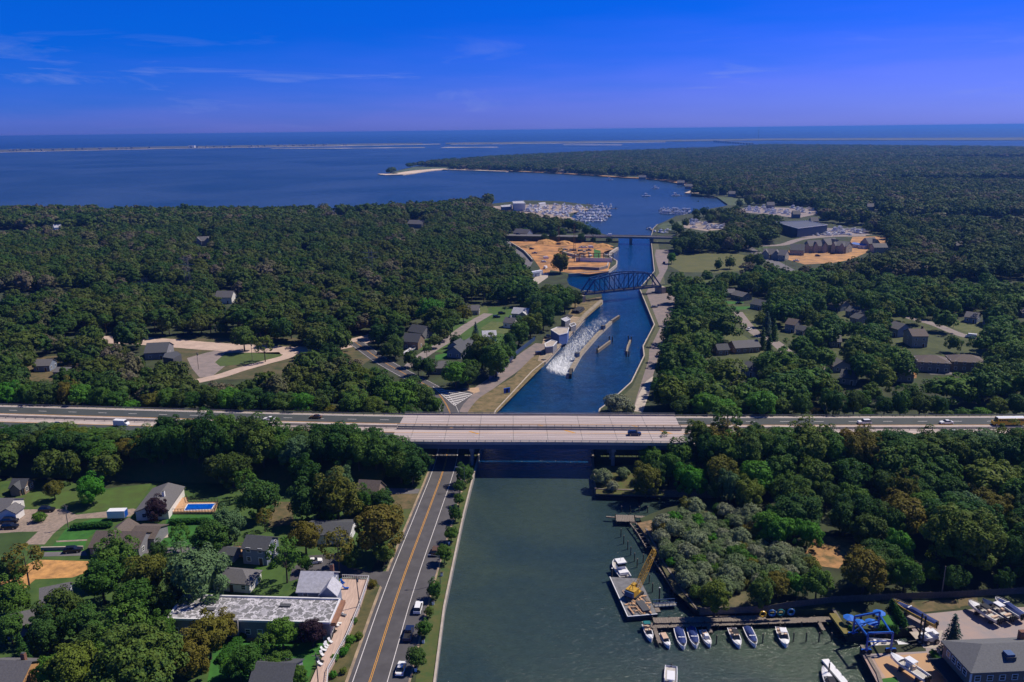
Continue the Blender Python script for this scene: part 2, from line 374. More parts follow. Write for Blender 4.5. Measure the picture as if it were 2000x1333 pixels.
isle('sand_bar', [(860, 289.4), (975, 288.4)], [(870, 287.6), (970, 287.4)], 0.4, sand_w)
isle('sand_bar', [(1100, 283.8), (1215, 284)], [(1100, 282.9), (1215, 283)], 0.4, sand_w)

# ------------------------------------------------------------------ ground patches (polygons measured at ground level)
def patch(name, pts, m_, z=0.03, s=1.0, o=(0, 0), kind='structure'):
    P = [at(o[0] + p[0] / s, o[1] + p[1] / s, GZ + z) for p in pts]
    return sheet(name, P, GZ + z, m_, kind=kind)
A1 = (0, 850); S1 = 2.76; A2 = (400, 850); A4 = (1500, 950); S4 = 3.48; A3 = (1100, 950)
C4 = (700, 560); SC4 = 3.2258; C1 = (900, 380); SC1 = 4.4444; C2 = (1250, 380); SC3 = 2.857; C3 = (1300, 550); C5 = (0, 600)
# near left: gardens, drives
patch('garden_ground', [(-40, 250), (300, 240), (560, 290), (830, 260), (1200, 250), (1380, 350), (1500, 200), (2250, 140), (2150, 480), (1900, 900), (1700, 1500), (-200, 1500)], grass, 0.01, S1, A1)
patch('lawn', [(0, 300), (180, 250), (420, 290), (560, 300), (820, 262), (735, 392), (420, 420), (350, 398), (200, 398), (120, 385), (0, 330)], mat('lawn_olive', (0.07, 0.13, 0.022), 0.95, scale=0.3, col2=(0.06, 0.085, 0.02)), 0.03, S1, A1)
patch('lawn', [(290, 590), (360, 500), (500, 450), (600, 455), (540, 500), (470, 560), (450, 625), (240, 640)], grass_b, 0.03, S1, A1)
patch('lawn', [(-20, 530), (200, 518), (130, 605), (-20, 650)], mat('lawn_mid', (0.045, 0.085, 0.02), 0.95, scale=0.3), 0.03, S1, A1)
patch('lawn', [(900, 430), (1180, 430), (1200, 470), (1050, 600), (800, 600), (890, 500)], grass_b, 0.03, S1, A1)
patch('lawn', [(990, 330), (1190, 300), (1190, 340), (1000, 345)], grass, 0.034, S1, A1)
patch('gravel_drive', [(-30, 450), (120, 402), (350, 398), (410, 430), (720, 396), (745, 405), (700, 440), (410, 452), (350, 480), (290, 530), (240, 590), (130, 590), (205, 520), (100, 522), (-30, 532)], gravel, 0.05, S1, A1)
patch('sand_lot', [(-30, 780), (60, 740), (200, 672), (480, 680), (470, 740), (390, 768), (190, 778), (120, 840), (-30, 820)], sand, 0.05, S1, A1)
patch('driveway', [(240, 632), (460, 625), (470, 650), (235, 655)], asphalt_pale, 0.05, S1, A1)
patch('driveway', [(730, 612), (1050, 605), (1050, 632), (720, 640)], asphalt_pale, 0.05, S1, A1)
patch('garden_path', [(300, 570), (470, 562), (470, 570), (305, 578)], gravel, 0.05, S1, A1)
patch('lawn', [(60, 520), (130, 660), (0, 600)], grass_b, 0.03, S1, A2)
patch('lawn', [(260, 700), (420, 690), (420, 860), (150, 860), (250, 760)], mat('lawn_green', (0.06, 0.12, 0.022), 0.95, scale=0.3), 0.03, S1, A2)  # mid green grass mottled by noise
patch('lawn', [(0, 1400), (60, 1080), (215, 1078), (210, 1120), (450, 1120), (650, 1120), (600, 1200), (530, 1400)], grass_b, 0.03, S1, A2)
patch('dirt_yard', [(370, 360), (470, 360), (480, 480), (340, 500), (350, 420)], mat('dirt', (0.17, 0.12, 0.06), 0.95, scale=0.4, col2=(0.06, 0.065, 0.025)), 0.03, S1, A2)
patch('dirt_yard', [(1000, 320), (1150, 310), (1120, 400), (1040, 400), (1000, 350)], MATS['dirt'], 0.03, S1, A2)
patch('gravel_path', [(960, 285), (1160, 290), (1150, 315), (1000, 320), (960, 300)], asphalt_pale, 0.05, S1, A2)
patch('side_street', [(470, 720), (560, 650), (700, 640), (740, 700), (880, 735), (1015, 735), (1000, 800), (975, 835), (940, 810), (890, 770), (740, 765), (560, 760), (455, 790)], asphalt, 0.05, S1, A2)
patch('brick_patio', [(215, 1090), (300, 1085), (310, 1110), (215, 1112)], sand, 0.05, S1, A2)
patch('deck_terrace_ground', [(880, 790), (950, 830), (900, 960), (770, 1333), (640, 1333), (800, 1000)], grass_dry, 0.03, S1, A2)
# near right
patch('marina_hardstand', [(640, 1142), (1075, 1122), (1060, 1050), (1000, 1008), (920, 880), (1100, 865), (1450, 830), (1800, 820), (1800, 1400), (860, 1400), (745, 1340)], mat('hardstand', (0.36, 0.27, 0.24), 0.9, scale=0.25, col2=(0.27, 0.24, 0.245)), 0.02, S4, A4)
patch('dirt_yard', [(940, 790), (1280, 770), (1310, 830), (1000, 862)], MATS['dirt'], 0.035, S4, A4)
patch('sand_strip', [(1290, 760), (1420, 740), (1430, 800), (1300, 820)], MATS['dirt'], 0.037, S4, A4)
patch('hardstand_slab', [(715, 1165), (1080, 1132), (1190, 1290), (1200, 1400), (850, 1400)], mat('orange_slab', (0.5, 0.3, 0.15), 0.9, scale=0.2, col2=(0.42, 0.27, 0.17)), 0.04, S4, A4)
patch('hardstand_slab', [(655, 1172), (708, 1166), (800, 1300), (755, 1333)], mat('tan_slab', (0.45, 0.32, 0.26), 0.9, scale=0.2), 0.045, S4, A4)
patch('grass_patch', [(760, 1310), (870, 1296), (920, 1400), (790, 1400)], grass_b, 0.06, S4, A4)
patch('pale_paving', [(960, 990), (1190, 980), (1150, 1100), (1060, 1100)], pale_conc, 0.04, S4, A4)  # paler concrete patch within the hardstand
patch('grass_patch', [(510, 960), (560, 940), (600, 1000), (540, 1010)], grass_b, 0.04, S4, A4)
patch('grass_patch', [(770, 870), (860, 880), (880, 960), (760, 950)], grass_b, 0.04, S4, A4)
patch('sandy_clearing', [(330, 340), (590, 345), (600, 420), (480, 560), (300, 535), (250, 460)], mat('clearing', (0.46, 0.24, 0.1), 0.95, scale=0.35, col2=(0.10, 0.085, 0.035)), 0.03, S4, A4)
patch('brush_ground', [(560, 330), (700, 260), (980, 160), (1200, 170), (1392, 330), (1392, 700), (1500, 860), (930, 860), (760, 720)], mat('brush', (0.16, 0.13, 0.07), 0.95, scale=0.3, col2=(0.06, 0.07, 0.03)), 0.02, 3.48, A3)
patch('brush_ground', [(500, 250), (600, 230), (640, 330), (560, 330)], mat('brush_sand', (0.3, 0.19, 0.1), 0.95, scale=0.6, col2=(0.1, 0.08, 0.04)), 0.04, 3.48, A3)
patch('point_grass', [(1163, 912), (1245, 908), (1300, 968), (1164, 965)], mat('point_grass', (0.07, 0.10, 0.02), 0.95, scale=0.5, col2=(0.10, 0.075, 0.03)), 0.03)
# canal side west: verge, lock side, spit
patch('grass_verge', [(788, 1500), (835, 1165), (868, 1035), (888, 959), (900, 905), (932, 905), (902, 1020), (865, 1200), (832, 1500)], mat('verge', (0.10, 0.10, 0.03), 0.95, scale=0.5, col2=(0.045, 0.09, 0.02)), 0.02)
patch('grass_verge', [(640, 1500), (679, 1333), (762, 1118), (820, 970), (843, 905), (830, 880), (812, 905), (800, 960), (778, 965), (760, 1010), (770, 1060), (760, 1100), (745, 1120), (735, 1160), (720, 1230), (675, 1400)], MATS['verge'], 0.02)
patch('canal_bank', [(898, 812), (965, 812), (1062, 714), (1066, 700), (1040, 690), (1005, 735), (955, 765), (930, 768), (920, 782)], mat('bank', (0.24, 0.17, 0.085), 0.95, scale=0.35, col2=(0.085, 0.08, 0.03)), 0.02)
patch('canal_bank', [(1142, 585), (1175, 580), (1176, 594), (1144, 622), (1120, 640), (1085, 660), (1100, 630), (1115, 605), (1118, 590)], MATS['bank'], 0.02)
patch('lock_apron', [(1066, 708), (1143, 622), (1118, 618), (1090, 650), (1062, 660), (1055, 690), (1050, 705)], mat('apron', (0.42, 0.31, 0.2), 0.95, scale=0.4, col2=(0.2, 0.16, 0.12)), 0.03)
# canal side east
patch('canal_walk', [(1165, 880), (1176, 808), (1192, 796), (1218, 772), (1235, 756), (1260, 703), (1258, 684), (1280, 641), (1252, 569), (1281, 535), (1275, 477), (1285, 470), (1300, 560), (1310, 640), (1280, 710), (1250, 812), (1240, 880)], mat('bank_green', (0.11, 0.11, 0.05), 0.95, scale=0.4, col2=(0.07, 0.08, 0.045)), 0.02)
patch('canal_road', [(1279, 500), (1281, 488), (1307, 488), (1304, 524), (1291, 548), (1286, 562), (1320, 580), (1310, 622), (1299, 662), (1285, 702), (1272, 745), (1254, 800), (1236, 802), (1246, 768), (1267, 702), (1268, 684), (1289, 641), (1262, 572), (1268, 560), (1288, 534)], mat('canal_road_asphalt', (0.26, 0.2, 0.18), 0.9, scale=0.3, col2=(0.17, 0.15, 0.145)), 0.05)
patch('pale_gravel', [(1236, 803), (1248, 770), (1262, 745), (1276, 735), (1268, 770), (1255, 806)], pale_conc, 0.07)
# middle left clearing with ramps
patch('clearing_ground', [(280, 660), (700, 660), (740, 690), (700, 720), (600, 735), (380, 745), (330, 700)], mat('clearing_ground', (0.13, 0.10, 0.05), 0.95, scale=0.2, col2=(0.05, 0.065, 0.025)), 0.01)
patch('parking_lot', [(365, 700), (400, 690), (430, 683), (480, 684), (500, 695), (440, 715), (415, 735), (390, 738), (375, 720)], mat('lot_pale', (0.30, 0.24, 0.22), 0.9, scale=0.25, col2=(0.2, 0.17, 0.16)), 0.04)
patch('ramp_island_grass', [(440, 690), (545, 688), (552, 696), (520, 706), (470, 712), (430, 716), (420, 708)], mat('ramp_grass', (0.08, 0.12, 0.03), 0.95, scale=0.4), 0.05)
patch('garden_ground', [(0, 722), (60, 700), (160, 690), (205, 715), (190, 745), (60, 745), (0, 740)], MATS['dirt'], 0.02)
patch('garden_ground', [(870, 690), (780, 680), (830, 640), (905, 615), (960, 600), (1030, 600), (1040, 640), (960, 690)], MATS['lawn_green'], 0.01)
patch('lawn', [(938, 642), (960, 628), (985, 630), (1012, 638), (1005, 655), (955, 650)], mat('lawn_pale', (0.12, 0.14, 0.04), 0.95, scale=0.3, col2=(0.07, 0.1, 0.03)), 0.03)  # paler, yellower grass mottled by noise
patch('lawn', [(900, 600), (950, 596), (955, 610), (935, 625), (915, 622)], MATS['lawn_pale'], 0.03)
patch('lawn', [(850, 694), (880, 688), (882, 700), (850, 704)], grass_b, 0.03)
patch('concrete_forecourt', [(903, 759), (935, 757), (937, 765), (921, 771)], mat('forecourt', (0.5, 0.34, 0.22), 0.9, scale=0.4), 0.06)
# construction ground
patch('construction_sand', [(988, 462), (1046, 463), (1060, 466), (1147, 472), (1183, 480), (1199, 487), (1180, 492), (1178, 501), (1192, 514), (1188, 531), (1150, 536), (1111, 533), (1075, 528), (1071, 538), (1050, 555), (1030, 556), (1050, 538), (1055, 524), (1035, 497), (999, 480)], mat('construction_sand', (0.60, 0.28, 0.09), 0.95, scale=0.09, col2=(0.17, 0.10, 0.05)), 0.03)
patch('grass_bank', [(1160, 487), (1173, 490), (1173, 504), (1160, 508)], grass_b, 0.06)
patch('gravel_road', [(1033, 556), (1050, 536), (1071, 533), (1070, 542), (1050, 556)], pale_conc, 0.06)
patch('construction_sand', [(1485, 484), (1495, 492), (1520, 494), (1560, 486), (1660, 474), (1665, 463), (1730, 462), (1735, 474), (1700, 482), (1690, 495), (1660, 508), (1625, 514), (1572, 517), (1530, 505)], mat('construction_sand_e', (0.55, 0.29, 0.11), 0.95, scale=0.1, col2=(0.25, 0.15, 0.08)), 0.03)
patch('marina_gravel', [(1026, 400), (1090, 400), (1140, 404), (1150, 410), (1100, 420), (1125, 428), (1112, 431), (1040, 424), (1018, 416), (980, 410), (905, 411), (905, 407), (965, 403)], mat('marina_gravel', (0.42, 0.33, 0.27), 0.95, scale=0.06, col2=(0.18, 0.15, 0.13)), 0.05)
patch('field', [(1303, 517), (1325, 496), (1425, 494), (1462, 500), (1466, 522), (1445, 530), (1400, 533), (1330, 532)], mat('field', (0.115, 0.115, 0.035), 0.95, scale=0.08, col2=(0.085, 0.095, 0.03)), 0.03)
patch('field', [(1470, 480), (1500, 480), (1500, 489), (1486, 490), (1478, 486)], mat('field_green', (0.06, 0.1, 0.03), 0.95, scale=0.1), 0.03)
patch('boatyard_gravel', [(1430, 412), (1470, 404), (1590, 408), (1600, 418), (1560, 426), (1500, 420)], mat('yard', (0.3, 0.25, 0.24), 0.95, scale=0.1), 0.04)
patch('boatyard_gravel', [(1530, 448), (1540, 444), (1700, 448), (1690, 462), (1560, 464)], MATS['yard'], 0.04)
patch('boatyard_gravel', [(1330, 444), (1350, 432), (1420, 438), (1415, 448), (1380, 452)], MATS['marina_gravel'], 0.04)
patch('marsh_grass', [(1400, 385), (1440, 386), (1470, 390), (1476, 398), (1425, 402)], mat('marsh', (0.08, 0.11, 0.05), 0.95, scale=0.05, col2=(0.06, 0.085, 0.04)), 0.03)
patch('marsh_grass', [(1283, 443), (1296, 437), (1330, 432), (1345, 440), (1320, 455)], MATS['marsh'], 0.03)
# right neighbourhood lawns
for i, (pts, mm) in enumerate([
    ([(1100, 400), (1500, 210), (1560, 205), (1790, 230), (1780, 290), (1730, 300), (1600, 250)], 'dry'),
    ([(370, 140), (520, 140), (540, 150), (380, 160)], 'g'), ([(330, 110), (440, 115), (430, 125), (330, 125)], 'g'),
    ([(230, 105), (320, 120), (320, 160), (270, 150)], 's'), ([(425, 170), (500, 200), (520, 260), (430, 230)], 'dry'),
    ([(340, 290), (420, 290), (560, 390), (560, 440), (430, 400), (330, 320)], 'dry'), ([(760, 440), (900, 435), (900, 470), (780, 475)], 'g'),
    ([(1400, 470), (1590, 480), (1600, 520), (1480, 520)], 'a'), ([(1340, 500), (1400, 500), (1400, 540), (1350, 540)], 's')]):
    if i == 0: pts = [(1500, 215), (1560, 205), (1650, 220), (1790, 232), (1780, 292), (1730, 300), (1620, 265)]
    patch('lawn' if mm in ('g', 'dry') else 'yard', pts, {'g': grass_b, 'dry': mat('lawn_dry', (0.12, 0.13, 0.045), 0.95, scale=0.3, col2=(0.07, 0.09, 0.03)), 's': MATS['construction_sand'], 'a': asphalt_pale}[mm], 0.03, SC3, C3)
patch('garden_ground', [(1330, 590), (1620, 600), (1960, 640), (1990, 720), (1600, 735), (1450, 735), (1330, 680)], mat('suburb_ground', (0.085, 0.10, 0.035), 0.95, scale=0.15, col2=(0.04, 0.055, 0.02)), 0.008)
# beaches of the far shore
def line_strip(name, pts, w0, w1, z, m_, zz=0.0):
    P = smooth_line(ats(pts, zz), 4); S = strip(P, w0, w1); b = MB().m(m_); b.prism([(p.x, p.y) for p in S], -1, z); return b.build(name, kind='structure')
beach_s = mat('beach_sand', (0.72, 0.56, 0.42), 0.9, scale=0.02, col2=(0.55, 0.42, 0.3))
line_strip('beach', [(756, 341), (772, 342.5), (820, 335.5), (850, 333), (872, 332), (940, 334), (1000, 336)], 26, -26, 2.3, beach_s)
line_strip('beach', [(1000, 336), (1060, 338.5), (1140, 343), (1220, 348.5), (1260, 350.5), (1300, 354.5), (1345, 363)], 10, -8, 2.2, MATS['construction_sand_e'])
line_strip('beach', [(1345, 363), (1366, 371), (1350, 380)], 14, -12, 2.3, beach_s)
isle('marsh', [(772, 340), (820, 333.6), (880, 331.6)], [(775, 337), (812, 327), (880, 326)], 2.25, MATS['marsh'])

# ------------------------------------------------------------------ roads
def road(name, pts, w, m_, z=0.06, o=(0, 0), s=1.0, lz=2.0, n=6):
    P = smooth_line([at(o[0] + p[0] / s, o[1] + p[1] / s, lz) for p in pts], n)
    ribbon(name, P, w / 2, lz + z, m_); return P
L_ = at(679, 1333); 
shore_c = [at(722, 1500), at(722, 1333) , at(784, 1140), at(869, 908)]
d0 = (at(784, 1140) - at(722, 1333)).normalized()
cl = [at(722, 1333) - d0 * 60, at(722, 1333), at(784, 1140), at(838, 995), at(869, 908), at(880, 845), at(880, 812), at(868, 785), at(848, 762), at(812, 742), at(775, 722), at(742, 703), at(715, 684), at(693, 668)]
CL = smooth_line(cl, 8)
k_b = 8 * 4
nearC, farC = CL[:k_b + 3], CL[k_b + 2:]
b_ = ribbon('shore_road', nearC, 4.6, GZ + 0.06, asphalt, w2=-8.2)
ribbon('shore_road_bend', farC, 4.2, GZ + 0.064, asphalt, w2=-4.2)
mk = MB().m(white_line)
dashes(nearC, 3.65, 0.16, 500, 0, GZ + 0.09, mk); dashes(nearC, -3.75, 0.16, 500, 0, GZ + 0.09, mk)
dashes(farC, 3.6, 0.15, 500, 0, GZ + 0.09, mk); dashes(farC, -3.6, 0.15, 500, 0, GZ + 0.09, mk)
mk.m(yellow_line)
for o_ in (0.17, -0.17): dashes(CL, o_, 0.14, 900, 0, GZ + 0.09, mk)
mk.build('shore_road_markings', kind='structure')
ribbon('road_edge_sand', nearC, 5.3, GZ + 0.045, MATS['apron'], w2=4.5); ribbon('road_edge_sand', nearC, -8.1, GZ + 0.045, MATS['apron'], w2=-8.7)
# canal service road, gore
svc = road('service_road', [(893, 806), (905, 790), (920, 775), (948, 757), (975, 738), (998, 722), (1025, 697), (1060, 672)], 8.5, MATS['canal_road_asphalt'], 0.055)
patch('gore_asphalt', [(846, 756), (870, 762), (903, 759), (925, 768), (905, 790), (893, 810), (880, 808), (866, 780)], asphalt, 0.07)
g = MB().m(white_line)
def tri_line(a, b2, w, z=GZ + 0.1):
    a, b2 = at(*a), at(*b2); n = (b2 - a).cross(Vector((0, 0, 1))).normalized() * w / 2
    g.face([(v.x, v.y, z) for v in ((a + n), (a - n), (b2 - n), (b2 + n))][::1])
T0, T1, T2 = (850, 760), (922, 771), (888, 793)
for i in range(8):
    t = i / 8; l = (850 + (888 - 850) * (t ** 0.85), 760 + 33 * t); r_ = (922 + (888 - 922) * t, 771 + 22 * t)
    tri_line(l, r_, 0.75)
tri_line(T1, T2, 0.3); tri_line((846, 756), (866, 774), 0.3); tri_line((866, 774), T2, 0.3)
for f_i in range(len(g.f)): pass
g.build('gore_markings', kind='structure')
cross_st = road('village_street', [(800, 718), (815, 703), (843, 684), (874, 665), (911, 638), (954, 613)], 6.5, mat('pale_street', (0.28, 0.235, 0.22), 0.9, scale=0.3), 0.05)
road('ramp_road', [(760, 650), (700, 667), (640, 680), (567, 685), (500, 682), (400, 676), (287, 667), (150, 662)], 15, mat('ramp_pale', (0.56, 0.42, 0.34), 0.9, scale=0.25), 0.05)
road('ramp_road_loop', [(567, 687), (560, 697), (520, 708), (470, 722), (430, 735), (385, 745)], 7, MATS['ramp_pale'], 0.07)
road('construction_road', [(985, 470), (1003, 484), (1018, 495), (1030, 510), (1026, 520), (1017, 535)], 9, asphalt_pale, 0.06)
road('village_street_east', [(1440, 610), (1461, 637), (1482, 655), (1510, 667), (1538, 690), (1560, 716), (1620, 722)], 6.5, MATS['pale_street'], 0.05)
road('lane_east', [(1740, 600), (1769, 618), (1825, 634), (1867, 651), (1902, 660), (1990, 668)], 6.5, MATS['pale_street'], 0.05)
road('field_road', [(1450, 478), (1466, 488), (1500, 506), (1537, 526), (1560, 540)], 10, asphalt_pale, 0.05)
road('field_road_south', [(1457, 480), (1525, 479), (1575, 466), (1700, 458)], 9, MATS['pale_street'], 0.06)
road('lane_east', [(1555, 570), (1580, 558), (1620, 545)], 5, MATS['pale_street'], 0.05)
for s_ in range(1, 9):
    pass
# low embankment and highway
HZ = 11.0
HW = smooth_line([Vector((-900, 372, 0)), Vector((-500, 321, 0)), Vector((-204, 288, 0)), Vector((-58, 272.5, 0)), Vector((18, 268.5, 0)), Vector((71, 266, 0)), Vector((188, 262.5, 0)), Vector((400, 258, 0)), Vector((900, 250, 0))], 8)
XL, XR = -42.0, 60.0
def clipx(P, x0, x1):
    out = []
    for i in range(len(P) - 1):
        a, c = P[i], P[i + 1]
        if c.x < x0 or a.x > x1: continue
        if a.x < x0: a = a.lerp(c, (x0 - a.x) / (c.x - a.x))
        if c.x > x1: c = a.lerp(c, (x1 - a.x) / (c.x - a.x)) if c.x != a.x else c
        if not out: out.append(a)
        out.append(c)
    return out
HL, HB, HR = clipx(HW, -2000, XL), clipx(HW, XL, XR), clipx(HW, XR, 2000)
def emb(P, name):
    for sgn in (1,):
        b = MB().m(MATS['verge']); prof = [(32, GZ - 0.3), (14.2, HZ - 0.1), (-14.2, HZ - 0.1), (-32, GZ - 0.3)]
        rows = []
        for i, p in enumerate(P):
            d = (P[min(i + 1, len(P) - 1)] - P[max(i - 1, 0)]).normalized(); n = Vector((-d.y, d.x, 0)); rows.append([(p.x + n.x * o_, p.y + n.y * o_, z) for o_, z in prof])
        vs = [v for r in rows for v in r]; fs = []
        for i in range(len(P) - 1):
            for k in range(3): a = i * 4 + k; fs.append((a, a + 1, a + 5, a + 4))
        fs.append((3, 2, 1, 0)); q = (len(P) - 1) * 4; fs.append((q, q + 1, q + 2, q + 3))
        b.raw(vs, fs); b.build(name, kind='structure')
emb(HL, 'highway_embankment'); emb(HR, 'highway_embankment')
def ground_h(x, y):
    """height of the ground (embankment included)"""
    if XL - 1 < x < XR + 1: return GZ
    for i in range(len(HW) - 1):
        if HW[i].x <= x <= HW[i + 1].x:
            yc = HW[i].y + (HW[i + 1].y - HW[i].y) * (x - HW[i].x) / (HW[i + 1].x - HW[i].x); d = abs(y - yc)
            return HZ if d < 14 else max(GZ, HZ - (d - 14) * (HZ - GZ) / 17.6)
    return GZ
for P in (HL, HR):
    ribbon('highway', P, 13.6, HZ, concrete, w2=-13.6)
    ribbon('highway_carriageway', P, 12.0, HZ + 0.03, asphalt_dark, w2=4.2)
    ribbon('highway_carriageway', P, -4.2, HZ + 0.03, asphalt_dark, w2=-12.0)
# ------------------------------------------------------------------ highway markings (all lengths)
mk = MB().m(white_line)
for P, zz in ((HL, HZ + 0.05), (HB, HZ + 0.03), (HR, HZ + 0.05)):
    mk.m(white_line)
    for s_ in (1, -1):
        dashes(P, s_ * 8.0, 0.22, 3.4, 9.0, zz, mk, start=0 if s_ > 0 else 4); dashes(P, s_ * 11.7, 0.2, 3000, 0, zz, mk)
    mk.m(yellow_line)
    for s_ in (1, -1): dashes(P, s_ * 4.3, 0.26, 3000, 0, zz, mk)
mk.build('highway_markings', kind='structure')
mk = MB().m(yellow_line)
for s_ in (1, -1):
    P = HB; tot = 0
    for x in (-22, 12, 46):
        yc = 268.5 if x < 18 else 266.8
        o1, o2 = (1.4, 3.9) if s_ > 0 else (-1.6, -4.2); x0 = x + (0 if s_ > 0 else 6)
        q = [(x0, yc + o1), (x0 + 1.1, yc + o1), (x0 + 1.1 - (3.2 if s_ > 0 else -3.2), yc + o2), (x0 - (3.2 if s_ > 0 else -3.2), yc + o2)]
        a = (q[1][0] - q[0][0]) * (q[2][1] - q[1][1]) - (q[1][1] - q[0][1]) * (q[2][0] - q[1][0])
        if a < 0: q = q[::-1]
        mk.face([(v[0], v[1], HZ + 0.03) for v in q])
mk.build('bridge_shoulder_stripes', kind='structure')

# highway bridge
jt = MB().m(MATS['asphalt_pale'])
for xj in range(-36, 60, 12):
    yc = float(np.interp(xj, [p.x for p in HB], [p.y for p in HB]))
    for y0, y1 in ((1.0, 13.6), (-13.6, -1.0)): jt.face([(xj, yc + y0, HZ + .012), (xj + .16, yc + y0, HZ + .012), (xj + .16, yc + y1, HZ + .012), (xj, yc + y1, HZ + .012)])
jt.build('deck_joints', kind='structure')
ty = mat('tyre_worn_concrete', (0.40, 0.335, 0.325), 0.85, var=0.3, scale=0.3, stretch=(0.08, 3, 1))
for o_ in (5.3, 7.0, 9.0, 10.7, -5.3, -7.0, -9.0, -10.7): ribbon('tyre_track', HB, o_ + .4, HZ + .006, ty, w2=o_ - .4)
hb = empty('highway_bridge', (9, 268.5, 0), 'wide pale concrete highway bridge carrying two carriageways over the shore road and canal', 'bridge')
def nrm(P, i):
    d = (P[min(i + 1, len(P) - 1)] - P[max(i - 1, 0)]).normalized(); return Vector((-d.y, d.x, 0))
def lstrip(P, o1, o2, z0, z1, b, ends=True):
    """solid bar that follows a line, between offsets o1 > o2 and heights z0 < z1"""
    vs = []; fs = []
    for i, p in enumerate(P):
        n = nrm(P, i)
        for o_, z in ((o1, z1), (o2, z1), (o2, z0), (o1, z0)): vs.append((p.x + n.x * o_, p.y + n.y * o_, z))
    for i in range(len(P) - 1):
        a = i * 4
        for k in range(4): fs.append((a + k, a + (k + 1) % 4, a + 4 + (k + 1) % 4, a + 4 + k))
    fs.append((3, 2, 1, 0)); q = (len(P) - 1) * 4; fs.append((q, q + 1, q + 2, q + 3)); b.raw(vs, fs)
def local(b, parent):
    """shift world-space vertices of a builder to the parent's frame"""
    L = parent.location; b.v = [(v[0] - L.x, v[1] - L.y, v[2] - L.z) for v in b.v]; return b
for o1, o2 in ((14.0, 0.9), (-0.9, -14.0)):
    b = MB().m(deck_conc); lstrip(HB, o1, o2, HZ - 0.5, HZ, b); local(b, hb).build('deck', hb)
girder_m = mat('girder_blue', (0.06, 0.10, 0.17), 0.6, var=0.2, scale=0.4)
for o_ in (-13.2, -10.0, -6.5, -3, 3, 6.5, 10.0, 13.2):
    b = MB().m(girder_m); lstrip(HB, o_ + 0.25, o_ - 0.25, HZ - 2.3, HZ - 0.51, b)
    local(b, hb).build('girder', hb)
b = MB().m(girder_m)
x = XL + 2
while x < XR - 1:
    y0 = 268.5 - 13.2 - 0.28 + (0.05 * max(0, 18 - x)); b.box((x, y0 + (1.5 if x > 50 else 0) - 0.35, HZ - 2.25), (0.18, 0.4, 1.7)); x += 2.1
for s_ in (1, -1):
    b = MB().m(pale_conc); lstrip(HB, s_ * 13.95 + 0.2, s_ * 13.95 - 0.2, HZ + 0.002, HZ + 0.55, b); local(b, hb).build('parapet', hb)
    b = MB().m(pale_conc); lstrip(HB, s_ * 1.1 + 0.18, s_ * 1.1 - 0.18, HZ + 0.002, HZ + 0.5, b); local(b, hb).build('parapet', hb)
    for off in (13.95, 1.1):
        r_ = MB().m(rail_metal); lstrip(HB, s_ * off + 0.07, s_ * off - 0.07, HZ + 1.05, HZ + 1.17, r_); lstrip(HB, s_ * off + 0.05, s_ * off - 0.05, HZ + 0.75, HZ + 0.83, r_)
        rail = local(r_, hb).build('handrail', hb)
        pm = MB().m(rail_metal).box((0, 0, 0), (0.14, 0.14, 0.62)).data('rail_post')
        acc = 0
        for i in range(len(HB) - 1):
            a, c = HB[i], HB[i + 1]; L = (c - a).length; t = (3.0 - acc) % 3.0
            while t < L:
                p = a.lerp(c, t / L) + nrm(HB, i) * s_ * off; link('rail_post', pm, hb, (p.x - 9, p.y - 268.5, HZ + 0.55)); t += 3.0
            acc = (acc + L) % 3.0
# grated median strip between the two decks
b = MB().m(rail_metal)
for i in range(0, 68):
    x = XL + 0.8 + i * 1.5; yc = np.interp(x, [p.x for p in HB], [p.y for p in HB]); b.box((x, yc, HZ + 0.05), (0.14, 1.75, 0.12))
local(b, hb).build('median_grating', hb); b_m = MB().m(wood_dark)
# piers
col_m = mat('pier_concrete', (0.22, 0.24, 0.27), 0.85, var=0.25, scale=0.5)
for xp, lean in ((-14.5, 0), (34.5, 0)):
    yc = np.interp(xp, [p.x for p in HB], [p.y for p in HB])
    b = MB().m(col_m); b.box((xp, yc, HZ - 3.4), (1.5, 26, 1.08)); local(b, hb).build('pier_cap', hb)
    for k in range(5):
        b = MB().m(col_m); b.tube((xp, yc - 11.6 + k * 5.8, -1), (xp, yc - 11.6 + k * 5.8, HZ - 3.4), 0.62, n=12); local(b, hb).build('pier_column', hb)
for xa in (XL - 0.1, XR + 0.1):
    yc = np.interp(xa, [p.x for p in HW], [p.y for p in HW]); b = MB().m(col_m); b.box((xa + (-1.2 if xa < 0 else 1.2), yc, 0.5), (2.0, 27.6, HZ - 0.6)); local(b, hb).build('abutment', hb)

# guard rails on the highway: one rail per side and stretch, posts as parts
gr_post = MB().m(rail_metal).box((0, 0, 0), (0.15, 0.15, 0.75)).data('rail_post')
for P, side in ((HL, 'west'), (HR, 'east')):
    for off, txt in ((13.3, 'far edge'), (-13.3, 'near edge'), (0.55, 'median, far row'), (-0.55, 'median, near row')):
        r_ = empty('guard_rail', (P[0].x, P[0].y, HZ), 'steel guard rail along the %s of the highway %s of the bridge' % (txt, side), 'guard rail')
        b = MB().m(rail_metal); lstrip(P, off + 0.05, off - 0.05, HZ + 0.45, HZ + 0.78, b); local(b, r_).build('rail', r_)
        acc = 0; cnt = 0
        for i in range(len(P) - 1):
            a, c = P[i], P[i + 1]; L = (c - a).length; t = (4.0 - acc) % 4.0
            while t < L and cnt < 110:
                p = a.lerp(c, t / L)
                if abs(p.x) < 235: q = p + nrm(P, i) * off; link('rail_post', gr_post, r_, (q.x - P[0].x, q.y - P[0].y, 0)); cnt += 1
                t += 4.0
            acc = (acc + L) % 4.0

